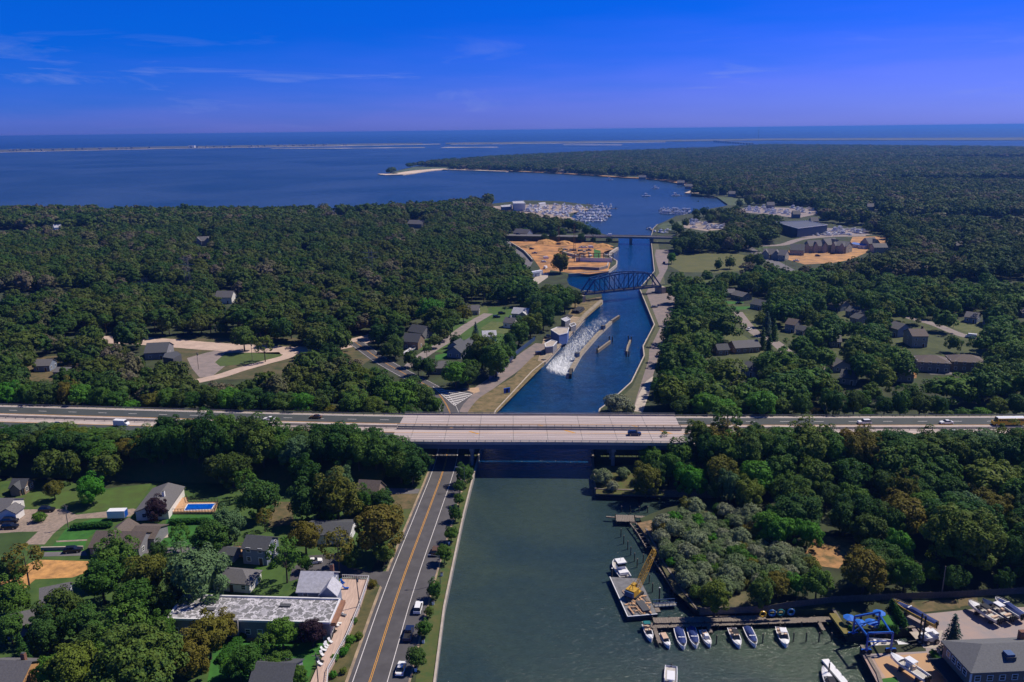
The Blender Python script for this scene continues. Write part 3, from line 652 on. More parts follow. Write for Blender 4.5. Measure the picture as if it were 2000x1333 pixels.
# ------------------------------------------------------------------ trees
def crown_data(name, material, seed, R=5.0, zc=6.2, hz=5.0, clumps=30, per=110, size=0.55, core=True, cr=(0.28, 0.42), fill=0.8, rough=0, ck=.66):
    rg = np.random.default_rng(seed); V = []; Fc = []
    cs = []
    for i in range(clumps):
        g1 = i * 2.399963 + rg.uniform(-.35, .35); zz = 1 - 1.75 * (i + 0.5) / clumps; zz = max(-0.8, zz)
        rr = math.sqrt(max(0, 1 - zz * zz)); k = rg.uniform(0.62, 0.86) if not rough else rg.uniform(0.52, 0.98) * (1 + .13 * math.sin(g1 * 2 + seed) + .08 * math.sin(g1 * 3 + seed * 2))
        cs.append((np.array([rr * math.cos(g1) * R * k, rr * math.sin(g1) * R * k, zc + zz * hz * k]), R * rg.uniform(*cr)))
    ctr = np.array([0, 0, zc - hz * 0.25])
    for c, r in cs:
        d = rg.normal(size=(per, 3)); d /= np.linalg.norm(d, axis=1)[:, None]
        out = (c - ctr); out /= np.linalg.norm(out) + 1e-6
        flip = (d @ out) < -0.35; d[flip] *= -1
        p = c + d * r * rg.uniform(0.72, 1.08, (per, 1)) * np.array([1, 1, fill])
        n = d * 0.9 + out * 0.35 + np.array([0, 0, 0.35]) + rg.normal(size=(per, 3)) * 0.42; n /= np.linalg.norm(n, axis=1)[:, None]
        a = np.cross(n, rg.normal(size=(per, 3))); a /= np.linalg.norm(a, axis=1)[:, None]; bb = np.cross(n, a)
        s = size * rg.uniform(0.6, 1.25, (per, 1)); q = len(V)
        for k_, (u, v) in enumerate(((-1, -0.55), (0.35, -1), (1, 0.5), (-0.4, 0.95))):
            pass
        quad = np.stack([p + (-a - bb * 0.55) * s * .5, p + (a * 0.35 - bb) * s * .5, p + (a + bb * 0.5) * s * .5, p + (-a * 0.4 + bb * 0.95) * s * .5], 1).reshape(-1, 3)
        V.extend(quad.tolist()); Fc.extend([(q + 4 * j, q + 4 * j + 1, q + 4 * j + 2, q + 4 * j + 3) for j in range(per)])
    if core:
        bm = bmesh.new(); bmesh.ops.create_icosphere(bm, subdivisions=2, radius=1.0)
        q = len(V)
        for v in bm.verts:
            k = ck + rg.uniform(-.06, .06); V.append([v.co.x * R * k, v.co.y * R * k, zc + v.co.z * hz * k])
        Fc.extend([tuple(q + v.index for v in f.verts) for f in bm.faces]); bm.free()
    me = bpy.data.meshes.new(name); me.from_pydata(V, [], Fc); me.materials.append(material); me.update(); return me
def conifer_data(name, material, seed, R=2.2, h=8.0, layers=16, size=0.5):
    rg = np.random.default_rng(seed); V = []; Fc = []
    for i in range(layers):
        t = i / layers; z = 0.6 + (h - 0.6) * t; rr = R * (1 - t) ** 0.85 + 0.12; n = int(8 + rr * 34)
        for j in range(n):
            an = rg.uniform(0, 6.283); ra = rr * math.sqrt(rg.uniform(0.12, 1)) * (1 + 0.14 * math.sin(an * 5 + i)); p = np.array([ra * math.cos(an), ra * math.sin(an), z - ra * 0.28 + rg.uniform(-.15, .25)])
            o = np.array([math.cos(an), math.sin(an), 0]); nn = np.array([o[0] * .5, o[1] * .5, 0.8]) + rg.normal(size=3) * .35; nn /= np.linalg.norm(nn)
            a = o - nn * (o @ nn); a /= np.linalg.norm(a) + 1e-6; bb = np.cross(nn, a); s = size * rg.uniform(.7, 1.3); q = len(V)
            V += [(p - a * s * .5).tolist(), (p + bb * s * .3).tolist(), (p + a * s * .6).tolist(), (p - bb * s * .3).tolist()]; Fc.append((q, q + 1, q + 2, q + 3))
    b = MB(); b.tube((0, 0, 0.5), (0, 0, h * .92), R * .55, 0.05, n=8); q = len(V); V += [list(v) for v in b.v]; Fc += [tuple(i + q for i in f) for f in b.f]
    me = bpy.data.meshes.new(name); me.from_pydata(V, [], Fc); me.materials.append(material); me.update(); return me
bark = mat('bark', (0.09, 0.07, 0.055), 0.9, var=0.4, scale=3)
bark_pale = mat('pale_bark', (0.26, 0.23, 0.2), 0.9, var=0.3, scale=3)
def trunk_data(name, seed, h=5.6, r=0.32, spread=3.0, limbs=6, m_=None, zc=7.5):
    rg = random.Random(seed); b = MB().m(m_ or bark); b.tube((0, 0, -0.6), (0.1, 0.05, h * .45), r * 1.25, r * .85, 8); b.tube((0.1, 0.05, h * .45), (0, 0, h), r * .85, r * .4, 8)
    for i in range(limbs):
        a = i * 2.4 + rg.uniform(-.3, .3); z0 = h * rg.uniform(.4, .7); L = spread * rg.uniform(.7, 1.1); p = Vector((0.05, 0.05, z0)); q = Vector((math.cos(a) * L * .55, math.sin(a) * L * .55, z0 + L * .45)); w = Vector((math.cos(a + .2) * L, math.sin(a + .2) * L, z0 + L * .85))
        b.tube(p, q, r * .4, r * .25, 5); b.tube(q, w, r * .25, r * .1, 5)
    return b.data(name)
G = lambda *c: tuple(c)
broad_m = leafmat('broadleaf_green', [G(0.041, 0.106, 0.017), G(0.061, 0.144, 0.022), G(0.085, 0.163, 0.024), G(0.049, 0.119, 0.026), G(0.116, 0.156, 0.022), G(0.067, 0.131, 0.029)])
dark_m = leafmat('dark_broadleaf', [G(0.024, 0.069, 0.014), G(0.037, 0.100, 0.019), G(0.051, 0.106, 0.026), G(0.063, 0.100, 0.019)])
olive_m = leafmat('olive_leaf', [G(0.128, 0.125, 0.019), G(0.146, 0.125, 0.022), G(0.104, 0.125, 0.022), G(0.159, 0.119, 0.022)])
bright_m = leafmat('bright_leaf', [G(0.049, 0.188, 0.017), G(0.079, 0.213, 0.024), G(0.085, 0.175, 0.022)])
silver_m = leafmat('silver_leaf', [G(.19, .235, .13), G(.13, .19, .08), G(.24, .26, .17), G(.09, .15, .05)], val=0.3)
teal_m = leafmat('grey_green_leaf', [G(0.079, 0.150, 0.060), G(0.104, 0.175, 0.072)])
plum_m = leafmat('plum_leaf', [G(0.029, 0.018, 0.026), G(0.041, 0.022, 0.031)])
pine_m = leafmat('pine_needles', [G(0.037, 0.088, 0.016), G(0.061, 0.112, 0.020), G(0.091, 0.112, 0.024), G(0.055, 0.100, 0.026)], patchy=.5)
blue_m = leafmat('blue_spruce_needles', [G(0.043, 0.088, 0.072), G(0.049, 0.094, 0.078)])
wood_m = leafmat('wood_canopy', [G(.030, .072, .014), G(.056, .108, .02), G(.09, .125, .026), G(.042, .092, .022), G(.075, .115, .022), G(.125, .13, .06), G(.15, .125, .09), G(.07, .11, .03), G(.036, .086, .02)], big=0.15, patchy=1.3, val=.2)
bare_m = leafmat('thin_grey_twigs', [G(0.207, 0.163, 0.120), G(0.244, 0.200, 0.156)])
hedge_m = leafmat('hedge_leaf', [G(0.027, 0.100, 0.014), G(0.039, 0.112, 0.019)])
CROWNS = {}
for kind, mt in (('broad', broad_m), ('dark', dark_m), ('olive', olive_m), ('bright', bright_m), ('teal', teal_m), ('plum', plum_m)):
    CROWNS[kind] = [crown_data('crown', mt, 11 + i, clumps=40 + 5 * (i % 3), per=130, hz=4.6 + .6 * (i % 3), size=0.44, cr=(0.15, 0.40), rough=1) for i in range(4 if kind in ('broad', 'dark', 'olive') else 2)]
for kind, mt in (('broad', broad_m), ('dark', dark_m), ('olive', olive_m), ('teal', teal_m)):
    CROWNS['big_' + kind] = [crown_data('crown', mt, 211 + i, clumps=100, per=140, hz=4.9, size=0.30, cr=(0.12, 0.27), rough=1, ck=.56) for i in range(2 if kind == 'broad' else 1)]
CROWNS['silver'] = [crown_data('crown', silver_m, 31 + i, R=3.0, zc=2.6, hz=2.3, clumps=22, per=110, size=0.34) for i in range(4)]
CROWNS['shrub'] = [crown_data('crown', bright_m, 41 + i, R=3.0, zc=2.4, hz=2.3, clumps=20, per=90, size=0.36) for i in range(2)] + [crown_data('crown', olive_m, 45, R=3.0, zc=2.4, hz=2.3, clumps=20, per=90, size=0.36), crown_data('crown', broad_m, 46, R=3.0, zc=2.4, hz=2.3, clumps=20, per=90, size=0.36)]
CROWNS['pine'] = [crown_data('crown', pine_m, 51 + i, R=4.0, zc=8.2, hz=3.0, clumps=20, per=75, size=0.6, cr=(0.22, 0.34), fill=.6, core=True) for i in range(3)]
CROWNS['spruce'] = [conifer_data('crown', blue_m, 61, R=2.4, h=8.5)]
CROWNS['cone'] = [conifer_data('crown', dark_m, 62, R=2.3, h=9)]
CROWNS['thin'] = [crown_data('crown', olive_m, 71, R=5, zc=8, hz=4, clumps=20, per=50, size=0.5, core=False, cr=(.2, .3)), crown_data('crown', broad_m, 72, R=5, zc=8, hz=4, clumps=20, per=60, size=0.5, core=False, cr=(.2, .3))]
CROWNS['bare'] = [crown_data('crown', bare_m, 73, R=4, zc=7, hz=4, clumps=18, per=30, size=0.3, core=False, cr=(.2, .35))]
TR = [trunk_data('trunk', i) for i in range(3)]; TRP = trunk_data('trunk', 9, h=9.5, r=.22, spread=3, limbs=8); TRS = trunk_data('trunk', 5, h=2.2, r=.14, spread=1.6); TRC = trunk_data('trunk', 6, h=3, r=.2, spread=.3, limbs=1)
KR = {'silver': 3.0, 'shrub': 3.0, 'pine': 4.0, 'spruce': 2.4, 'cone': 2.3, 'bare': 4.0}
KZ = {'silver': 2.6, 'shrub': 2.4, 'pine': 8.2, 'spruce': 4.0, 'cone': 4.2, 'thin': 8, 'bare': 7}
KH = {'silver': 5, 'shrub': 5, 'pine': 11.5, 'spruce': 8.5, 'cone': 9, 'thin': 12, 'bare': 11}
rt = random.Random(3)
PLACED = []
NAMES = {'broad': 'broadleaf_tree', 'dark': 'broadleaf_tree', 'olive': 'broadleaf_tree', 'bright': 'broadleaf_tree', 'teal': 'broadleaf_tree', 'plum': 'plum_tree', 'silver': 'silvery_shrub', 'shrub': 'shrub', 'pine': 'pine_tree', 'spruce': 'spruce_tree', 'cone': 'cedar_tree', 'thin': 'open_crowned_tree', 'bare': 'dead_tree'}
CATS = {'silver': 'shrub', 'shrub': 'shrub'}
def tree(kind, x, y, R, label, group=None, zs=None, z=None, h=None):
    s = R / KR.get(kind, 5.0); zsc = (zs if zs else max(0.75, min(1.15, 1.15 / s ** 0.25))) * s
    if kind in ('silver', 'shrub'): zsc = s * (zs or 1)
    if h: zsc = h / KH.get(kind, 11.5)
    gz = ground_h(x, y) if z is None else z
    root = empty(NAMES[kind], (x, y, gz), label, CATS.get(kind, 'tree'), group, rz=rt.uniform(0, 6.28)); root.scale = (s * rt.uniform(.92, 1.12), s * rt.uniform(.92, 1.1), zsc)
    ck = 'big_' + kind if R > 7.4 and 'big_' + kind in CROWNS else kind
    link('crown', rt.choice(CROWNS[ck]), root)
    td = TRP if kind in ('pine', 'thin', 'bare') else TRS if kind in ('silver', 'shrub') else TRC if kind in ('spruce', 'cone') else rt.choice(TR)
    link('trunk', td, root)
    PLACED.append((x, y, R)); return root
def ptree(kind, px, py, rpx, label, group=None, zs=None, hh=None):
    """a tree whose crown middle is seen at (px, py) with radius rpx in the survey photograph"""
    z = GZ; zm = 6.0
    for _ in range(6):
        p = at(px, py, z + zm); ppm = proj(p.x, p.y, p.z)[2]; R = rpx / (F / ppm)
        s = R / KR.get(kind, 5.0); zsc = (zs if zs else max(0.75, min(1.15, 1.15 / s ** 0.25))) * s
        if kind in ('silver', 'shrub'): zsc = s * (zs or 1)
        zm = KZ.get(kind, 6.2) * zsc; z = ground_h(p.x, p.y)
    return tree(kind, p.x, p.y, R, label, group, zs=zs, z=z)
# ------------------------------------------------------------------ buildings
OPEN_HOUSES = []
def hull(pts):
    pts = sorted(set((round(p[0], 2), round(p[1], 2)) for p in pts)); lo = []; up = []
    for P, L in ((pts, lo), (pts[::-1], up)):
        for p in P:
            while len(L) > 1 and (L[-1][0] - L[-2][0]) * (p[1] - L[-2][1]) - (L[-1][1] - L[-2][1]) * (p[0] - L[-2][0]) <= 0: L.pop()
            L.append(p)
    return lo[:-1] + up[:-1]
roof_grey = mat('grey_shingle_roof', (0.15, 0.145, 0.15), 0.85, var=0.3, scale=3.0)
roof_dark = mat('dark_shingle_roof', (0.085, 0.09, 0.10), 0.85, var=0.3, scale=3.0)
roof_brown = mat('brown_shingle_roof', (0.145, 0.115, 0.10), 0.85, var=0.35, scale=3.0)
roof_pale = mat('pale_roof', (0.5, 0.5, 0.55), 0.7, var=0.3, scale=1.5)
wall_white = mat('white_clapboard', (0.72, 0.7, 0.68), 0.7, var=0.1, scale=2)
wall_grey = mat('grey_shingle_wall', (0.24, 0.24, 0.27), 0.85, var=0.3, scale=3)
wall_blue = mat('blue_grey_wall', (0.2, 0.24, 0.33), 0.8, var=0.2, scale=3)
wall_cedar = mat('cedar_shingle_wall', (0.28, 0.2, 0.145), 0.85, var=0.35, scale=3)
wall_cream = mat('cream_wall', (0.33, 0.31, 0.27), 0.8, var=0.15, scale=2)
wall_orange = mat('orange_cedar_wall', (0.55, 0.3, 0.13), 0.85, var=0.25, scale=3)
glass = mat('window_glass', (0.02, 0.03, 0.05), 0.08, var=0.3, spec=0.6)
trim = mat('white_trim', (0.75, 0.75, 0.75), 0.5, var=0.05)
brick_m = mat('chimney_brick', (0.25, 0.12, 0.08), 0.9, var=0.35, scale=4)
WFR = MB().m(trim); WFR.box((0, 0, 0), (1.3, 0.12, 0.13)); WFR.box((0, 0, 1.27), (1.3, 0.12, 0.13)); WFR.box((-.585, 0, 0.13), (.13, 0.12, 1.14)); WFR.box((.585, 0, 0.13), (.13, 0.12, 1.14)); WFR.box((0, -.01, 0.66), (1.04, 0.1, 0.07)); WFR = WFR.data('window')
WPN = MB().m(glass).box((0, 0.01, .13), (1.04, .06, 1.14)).data('pane'); WIN = 'WINDOW'
def window(parent, loc, rz):
    o = link('window', WFR, parent, loc, rz); link('pane', WPN, o); return o
DOOR = MB(); DOOR.m(trim); DOOR.box((0, 0, 0), (1.3, 0.12, 2.3)); DOOR.m(mat('door_paint', (0.1, 0.06, 0.04), 0.5)); DOOR.box((0, -0.04, 0.02), (1.0, 0.12, 2.1)); DOOR = DOOR.data('door')
def gable(b_wall, b_roof, L, W, eave, ridge, hip, cx=0, cy=0, rot=0.0, over=0.35):
    co, si = math.cos(rot), math.sin(rot); T = lambda x, y, z: (cx + x * co - y * si, cy + x * si + y * co, z)
    l, w = L / 2, W / 2; g = 0 if not hip else min(w, l * .85)
    base = [T(-l, -w, -0.3), T(l, -w, -0.3), T(l, w, -0.3), T(-l, w, -0.3)]; tp = [T(-l, -w, eave), T(l, -w, eave), T(l, w, eave), T(-l, w, eave)]
    v = base + tp; f = [(0, 1, 5, 4), (1, 2, 6, 5), (2, 3, 7, 6), (3, 0, 4, 7)]
    if not hip: v += [T(-l, 0, ridge - .05), T(l, 0, ridge - .05)]; f += [(4, 8, 7), (5, 6, 9)]
    b_wall.raw(v, f)
    lo, wo = l + over, w + over; dz = over * (ridge - eave) / w; th = 0.22
    rl = lo if not hip else max(0.3, lo - g - over)
    A = [T(-lo, -wo, eave - dz + .03), T(lo, -wo, eave - dz + .03), T(lo, wo, eave - dz + .03), T(-lo, wo, eave - dz + .03), T(-rl, 0, ridge + .03), T(rl, 0, ridge + .03)]
    B = [(p[0], p[1], p[2] + th) for p in A]
    fs = [(6, 7, 11, 10), (8, 9, 10, 11), (9, 6, 10), (7, 8, 11)] if hip else [(6, 7, 11, 10), (8, 9, 10, 11)]
    fs += [(0, 1, 7, 6), (1, 2, 8, 7) if hip else (2, 3, 9, 8), (3, 0, 6, 9) if hip else (2, 3, 9, 8)]
    if hip: fs += [(2, 3, 9, 8)]
    else: fs += [(0, 4, 10, 6), (4, 3, 9, 10), (1, 7, 11, 5), (5, 11, 8, 2)]
    fs += [(0, 4, 5, 1), (2, 5, 4, 3)]
    b_roof.raw(A + B, fs)
def house(r1, r2, W, eave, ridge, wall, roof, label, hip=False, wings=(), chimney=None, cat='house', name='house', stores=None, mask=True, door=True, ztop=None, win=True):
    a, c = at(r1[0], r1[1], GZ + ridge), at(r2[0], r2[1], GZ + ridge); mid = (a + c) / 2; d = c - a; L = max(4.0, d.length) + (W * .9 if hip else 0); rz = math.atan2(d.y, d.x)
    if rz > math.pi / 2: rz -= math.pi
    if rz <= -math.pi / 2: rz += math.pi
    root = empty(name, (mid.x, mid.y, GZ), label, cat, rz=rz)
    bw, br = MB().m(wall), MB().m(roof); gable(bw, br, L, W, eave, ridge, hip); bw.build('wall', root); rf_ = br.build('roof', root)
    for k, (ox, oy, l2, w2, e2, g2, rot, hp) in enumerate(wings):
        bw, br = MB().m(wall), MB().m(roof); gable(bw, br, l2, w2, e2, g2, hp, ox, oy, rot); bw.build('wing_wall', root); br.build('wing_roof', root)
    near = proj(mid.x, mid.y, GZ)[2]
    if win and near < 800:
        rows = [0.9] if eave < 4.6 else [0.9, 3.6]
        for zz in rows:
            n = max(2, int(L / 3.2)) if near < 420 else max(2, int(L / 4.5))
            for i in range(n):
                x = -L / 2 + L * (i + .5) / n
                if door and zz == rows[0] and i == n // 2: link('door', DOOR, root, (x, -W / 2 - .03, 0)); continue
                link('window', WIN, root, (x, -W / 2 - .03, zz))
            if near < 420:
                for i in range(2):
                    for sx in (1, -1): link('window', WIN, root, (sx * (L / 2 + .03), (-W / 4, W / 4)[i], zz), rz=sx * math.pi / 2)
            else:
                for sx in (1, -1): link('window', WIN, root, (sx * (L / 2 + .03), 0, zz), rz=sx * math.pi / 2)
    if chimney is not None:
        b = MB().m(brick_m if chimney[2:] != ('w',) else trim); x, y = chimney[:2]; b.box((x * L / 2, y * W / 2, max(0, eave - .5)), (0.9, 0.75, ridge - eave + 1.8)); b.m(roof_dark); b.box((x * L / 2, y * W / 2, ridge + 1.3), (0.7, 0.55, 0.15)); b.build('chimney', rf_)
    if mask:
        co, si = math.cos(rz), math.sin(rz); pts = []
        for sx, sy, z in ((-1, -1, eave), (1, -1, eave), (1, 1, eave), (-1, 1, eave), (-1, 0, ridge), (1, 0, ridge), (-1, -1, .6), (1, -1, .6)):
            x, y = sx * L / 2 * 1.1, sy * W / 2 * 1.05; q = proj(mid.x + x * co - y * si, mid.y + x * si + y * co, GZ + z); pts.append(q[:2])
        OPEN_HOUSES.append(hull(pts))
    return root
house((328, 945), (295, 989), 9.5, 3.0, 4.6, wall_white, roof_grey, 'long low white house with a grey roof beside the swimming pool', chimney=(.1, .3, 'w'))
house((190, 1038), (284, 1040), 9, 2.9, 5.4, wall_grey, roof_brown, 'brown-roofed house with crossing gables on the bright green lawn', wings=((-2.5, 3.5, 9, 7, 2.9, 5.2, 1.57, False), (5, 5, 7, 8, 2.9, 4.4, 0, False)))
house((484, 1046), (530, 1050), 7, 4.6, 6.6, wall_blue, roof_dark, 'blue-grey two-storey house with a wooden deck below the pool', wings=((-8.6, -1.5, 4.5, 4, 2.2, 3.2, 0, False),))
house((450, 1112), (474, 1114), 6.5, 2.6, 4.4, wall_white, roof_grey, 'small hip-roofed cottage with blue garden chairs', hip=True)
house((590, 1117), (650, 1118), 9, 4.8, 7.6, wall_blue, roof_pale, 'blue-grey house with a pale sunlit roof beside the wooden terrace', wings=((4, -3.4, 4.5, 4, 4.8, 6.9, 1.57, False),), chimney=(.85, .3))
house((80, 1150), (134, 1139), 8, 5.2, 7.6, wall_blue, roof_grey, 'pale grey two-storey house below the sandy lot', wings=((-7, -4, 6, 6, 3, 4.6, 0, False),))
house((-15, 1290), (60, 1293), 9, 3.4, 6.2, wall_orange, roof_grey, 'house with an orange gable at the bottom left corner', chimney=(.5, .2))
house((-25, 975), (26, 975), 9, 2.8, 4.9, wall_white, roof_grey, 'white grey-roofed house by the two parked cars at the left edge', wings=((5, -3, 4, 5, 2.6, 4, 1.57, False),))
house((26, 936), (54, 936), 5, 2.4, 4.4, wall_cedar, roof_dark, 'small cedar shed with a front gable under the dark trees', wings=((0, -1.5, 4, 3, 2.4, 4.0, 1.57, False),), cat='shed', name='shed')
house((703, 938), (742, 940), 10, 4.0, 8.0, wall_cedar, roof_brown, 'brown gabled house among trees left of the shore road')
house((606, 1021), (688, 1022), 9, 2.9, 4.4, wall_white, roof_dark, 'low grey-roofed house nearly hidden by trees')
house((500, 1295), (576, 1297), 9, 3.2, 5.6, wall_grey, roof_dark, 'dark grey roof at the bottom between garden trees')
# middle left village
house((792, 651), (822, 653), 9, 4.2, 7.6, wall_cedar, roof_dark, 'dark-roofed house with a blue solar panel beside the village street')
house((806, 634), (834, 638), 9, 4.0, 7.0, wall_grey, roof_dark, 'dark-roofed house behind the one with the solar panel')
house((915, 597), (936, 597), 8, 3.0, 5.4, wall_cream, roof_grey, 'small beige house at the far end of the village street')
house((1004, 601), (1034, 603), 9, 3.2, 6.0, wall_cream, roof_pale, 'house with a patched white and blue roof at the wood edge', wings=((3, -4, 6, 6, 3, 5, 1.57, False),))
house((988, 620), (1008, 622), 7, 3.2, 5.6, wall_white, roof_grey, 'little white gabled house right of the pale lawn', chimney=(-.2, .2, 'w'))
house((942, 647), (968, 646), 8, 3.0, 5.2, wall_white, roof_pale, 'white-roofed house below the pale lawn')
house((886, 678), (918, 660), 8, 3.2, 6.0, wall_blue, roof_dark, 'dark grey L-shaped house halfway down the village street', wings=((4, 5, 8, 7, 3.2, 5.6, 0, False),))
house((860, 706), (878, 706), 9, 3.0, 5.2, wall_grey, roof_grey, 'grey hip-roofed house behind the gore with white stripes', hip=True)
house((71, 703), (102, 702), 8, 3.0, 5.2, wall_blue, roof_grey, 'blue-grey house in the clearing at the far left')
house((112, 718), (140, 718), 8, 2.6, 3.8, wall_grey, roof_grey, 'low grey house right of the blue-grey one in the left clearing')
house((288, 671), (330, 669), 15, 3.6, 7.0, wall_grey, roof_dark, 'large dark-roofed roadside shop beside the filling station', cat='shop', name='shop')
house((385, 463), (408, 462), 10, 5, 9, wall_grey, roof_grey, 'grey two-gabled house deep in the west wood', wings=((-5, -4, 7, 7, 5, 8.5, 1.57, False), (5, -4, 7, 7, 5, 8.5, 1.57, False)))
house((424, 569), (456, 569), 9, 4.5, 8, wall_white, roof_grey, 'white-walled house in the middle of the west wood')
house((268, 532), (288, 531), 9, 4, 7.5, wall_white, roof_grey, 'white gabled house in the west wood left of the white-walled one')
house((588, 470), (606, 469), 9, 4, 7.5, wall_grey, roof_dark, 'dark-roofed house in the far part of the west wood')
house((104, 439), (118, 438), 9, 4, 7.5, wall_white, roof_pale, 'tiny white roof far off in the west wood')
house((176, 464), (198, 464), 9, 4, 7.5, wall_blue, roof_grey, 'blue-grey house far off in the west wood left of the two-gabled one')
house((800, 430), (828, 431), 12, 5, 9, wall_grey, roof_grey, 'wide grey house near the bay shore of the west wood')
house((1008, 447), (1035, 449), 11, 4, 8, wall_blue, roof_grey, 'grey house in the trees in front of the marina')
house((655, 408), (675, 408), 11, 5, 8, wall_grey, roof_grey, 'grey house on the bay shore at the edge of the wood')
house((698, 410), (710, 410), 11, 3, 6, wall_white, roof_pale, 'white roof on the bay shore right of the grey house')
# east side
E_ = [((1475, 584), (1497, 588), 10, 3, 5.6, wall_blue, roof_dark, 'dark-roofed blue-grey house above the bright green lawn'),
 ((1438, 568), (1460, 573), 9, 3, 5.2, wall_grey, roof_grey, 'grey house left of the dark-roofed blue-grey house'), ((1416, 565), (1434, 565), 9, 3, 5, wall_grey, roof_grey, 'grey house at the end of the row beside the bright green lawn'),
 ((1625, 584), (1652, 589), 10, 3.4, 6, wall_blue, roof_grey, 'blue-grey house with a chimney in the east village'), ((1660, 598), (1692, 603), 10, 3.2, 5.6, wall_grey, roof_dark, 'grey long-roofed house right of the one with a chimney'),
 ((1541, 622), (1560, 625), 9, 4.5, 7, wall_grey, roof_brown, 'brown-roofed grey house beside the blue spruce'), ((1563, 636), (1577, 639), 7, 2.6, 4.4, wall_grey, roof_dark, 'small dark garage attached beside the brown-roofed grey house'),
 ((1889, 609), (1913, 612), 9, 3.2, 5.6, wall_blue, roof_grey, 'grey house on the dry lawn along the east lane'), ((1922, 615), (1944, 617), 9, 3, 5.2, wall_blue, roof_grey, 'low grey house right of the one on the dry lawn'),
 ((1747, 628), (1768, 634), 9, 4.4, 7, wall_blue, roof_grey, 'pale blue house behind the large cream house'), ((1775, 643), (1805, 643), 11, 6, 8.6, wall_cream, roof_brown, 'large cream three-storey house with a tall chimney'),
 ((1430, 667), (1478, 664), 9, 3, 5.6, wall_cedar, roof_grey, 'long cedar house with a white band on the dry lawn'), ((1398, 673), (1420, 672), 7, 2.8, 5, wall_cedar, roof_dark, 'cedar garage left of the long cedar house'),
 ((1367, 676), (1383, 676), 7, 2.8, 5, wall_grey, roof_grey, 'small grey house left of the cedar garage'), ((1460, 706), (1486, 712), 10, 3, 5.4, wall_blue, roof_dark, 'dark roof with a concrete yard below the dry lawn'),
 ((1812, 694), (1830, 695), 11, 4.6, 6.8, wall_grey, roof_brown, 'brown hip-roofed grey house above the right belt, with a paved yard'), ((1876, 693), (1898, 694), 11, 4.6, 6.8, wall_cedar, roof_brown, 'dark cedar hip-roofed house above the right belt'),
 ((1622, 655), (1642, 656), 9, 3, 5.4, wall_grey, roof_grey, 'grey roof half hidden in the middle of the east village'), ((1634, 700), (1646, 706), 9, 3, 5.4, wall_blue, roof_grey, 'blue-walled house beside the big dark trees of the east village'),
 ((1645, 722), (1676, 726), 10, 3, 5.4, wall_grey, roof_dark, 'dark roof below the big dark trees of the east village'), ((1403, 738), (1436, 738), 9, 3, 5, wall_grey, roof_dark, 'dark roof in the belt just beyond the highway'),
 ((1758, 716), (1768, 726), 8, 3, 5, wall_grey, roof_dark, 'dark roof left of the paved yard'), ((1990, 602), (2015, 602), 9, 3, 5, wall_grey, roof_grey, 'grey house at the right edge of the east village'),
 ((1672, 612), (1688, 616), 9, 3, 5, wall_grey, roof_dark, 'dark garage roof below the long-roofed grey house')]
for i, (a, c, W, e, r, wl, rf, lab) in enumerate(E_):
    house(a, c, W, e, r, wl, rf, lab, hip=('hip' in lab), chimney=(.8, .1) if 'chimney' in lab else None)
# mansion rows on the sandy site
for a, c, W, e, r, wl, rf, lab, wg in [
 ((1492, 486), (1516, 487), 12, 4, 8, wall_cream, roof_grey, 'white gabled house at the left end of the sandy site', ((-3, -5, 9, 7, 4, 8, 1.57, False), (6, -5, 9, 7, 4, 8, 1.57, False))),
 ((1524, 488), (1538, 489), 12, 5, 9, wall_cream, roof_grey, 'white gabled house between the left end and the big roof', ()),
 ((1545, 477), (1572, 478), 16, 4.5, 9, wall_cream, roof_dark, 'house with a very large plain dark roof on the sandy site', ()),
 ((1577, 470), (1603, 470), 13, 6, 10.5, wall_cream, roof_grey, 'tall cream house with dormers left of the brick-chimneyed house', ((-8, -5, 5, 4, 6, 9.6, 1.57, False), (0, -5, 5, 4, 6, 9.6, 1.57, False), (8, -5, 5, 4, 6, 9.6, 1.57, False))),
 ((1608, 467), (1630, 465), 13, 6.5, 11.5, wall_cream, roof_grey, 'tallest cream house with a steep gable in the row', ((2, -4, 10, 8, 6.5, 11, 1.57, False),)),
 ((1637, 471), (1660, 473), 14, 6.5, 10, wall_cream, roof_grey, 'cream house with a rounded end at the right of the row', ((-6, -6, 5, 4, 6.5, 9.6, 1.57, False), (2, -6, 5, 4, 6.5, 9.6, 1.57, False))),
 ((1690, 465), (1708, 464), 12, 5, 10, wall_cream, roof_grey, 'grey gabled house behind the blue-white shed on the sandy site', ((2, -4, 8, 7, 5, 9, 1.57, False),)),
 ((1704, 476), (1730, 476), 12, 5, 8, wall_cream, roof_grey, 'grey house at the right end of the sandy site', ()),
 ((1668, 474), (1696, 478), 10, 3, 4, wall_white, mat('blue_tarp', (0.15, 0.25, 0.6), .6), 'low white shed with a blue roof stripe on the sandy site', ())]:
    house(a, c, W, e, r, wl, rf, lab, wings=wg, door=False)
# far east shore houses
fe = [(1100, 331, 'grey shore house above the beach, below the long wood'), (1118, 331, 'second grey shore house right of it above the beach'), (1195, 334, 'white-gabled shore house in the wood edge'), (1237, 336, 'shore house beside a bright sandy bank'),
      (1255, 343, 'low shore house at the beach bend'), (1375, 358, 'large grey shore house above the sand spit'), (1345, 360, 'grey shore house left of the large one'), (1412, 370, 'grey house behind the marsh'), (1430, 374, 'second grey house behind the marsh'), (1330, 353, 'pale shore house near the curve of the beach'), (1030, 327, 'brown shore house on the point'), (1555, 412, 'grey house behind the boat yard'), (1700, 398, 'grey roof in the east wood behind the boat yard'), (1735, 408, 'second grey roof in the east wood'), (1871, 470, 'grey roof in the east wood above the sand'), (1505, 395, 'roof at the near edge of the east wood'),(1590,425,'long low roof beside the blue hall')]
for x, y, lab in fe: house((x - 7, y), (x + 7, y), 11, 5, 9, wall_grey, roof_grey, lab, win=False)
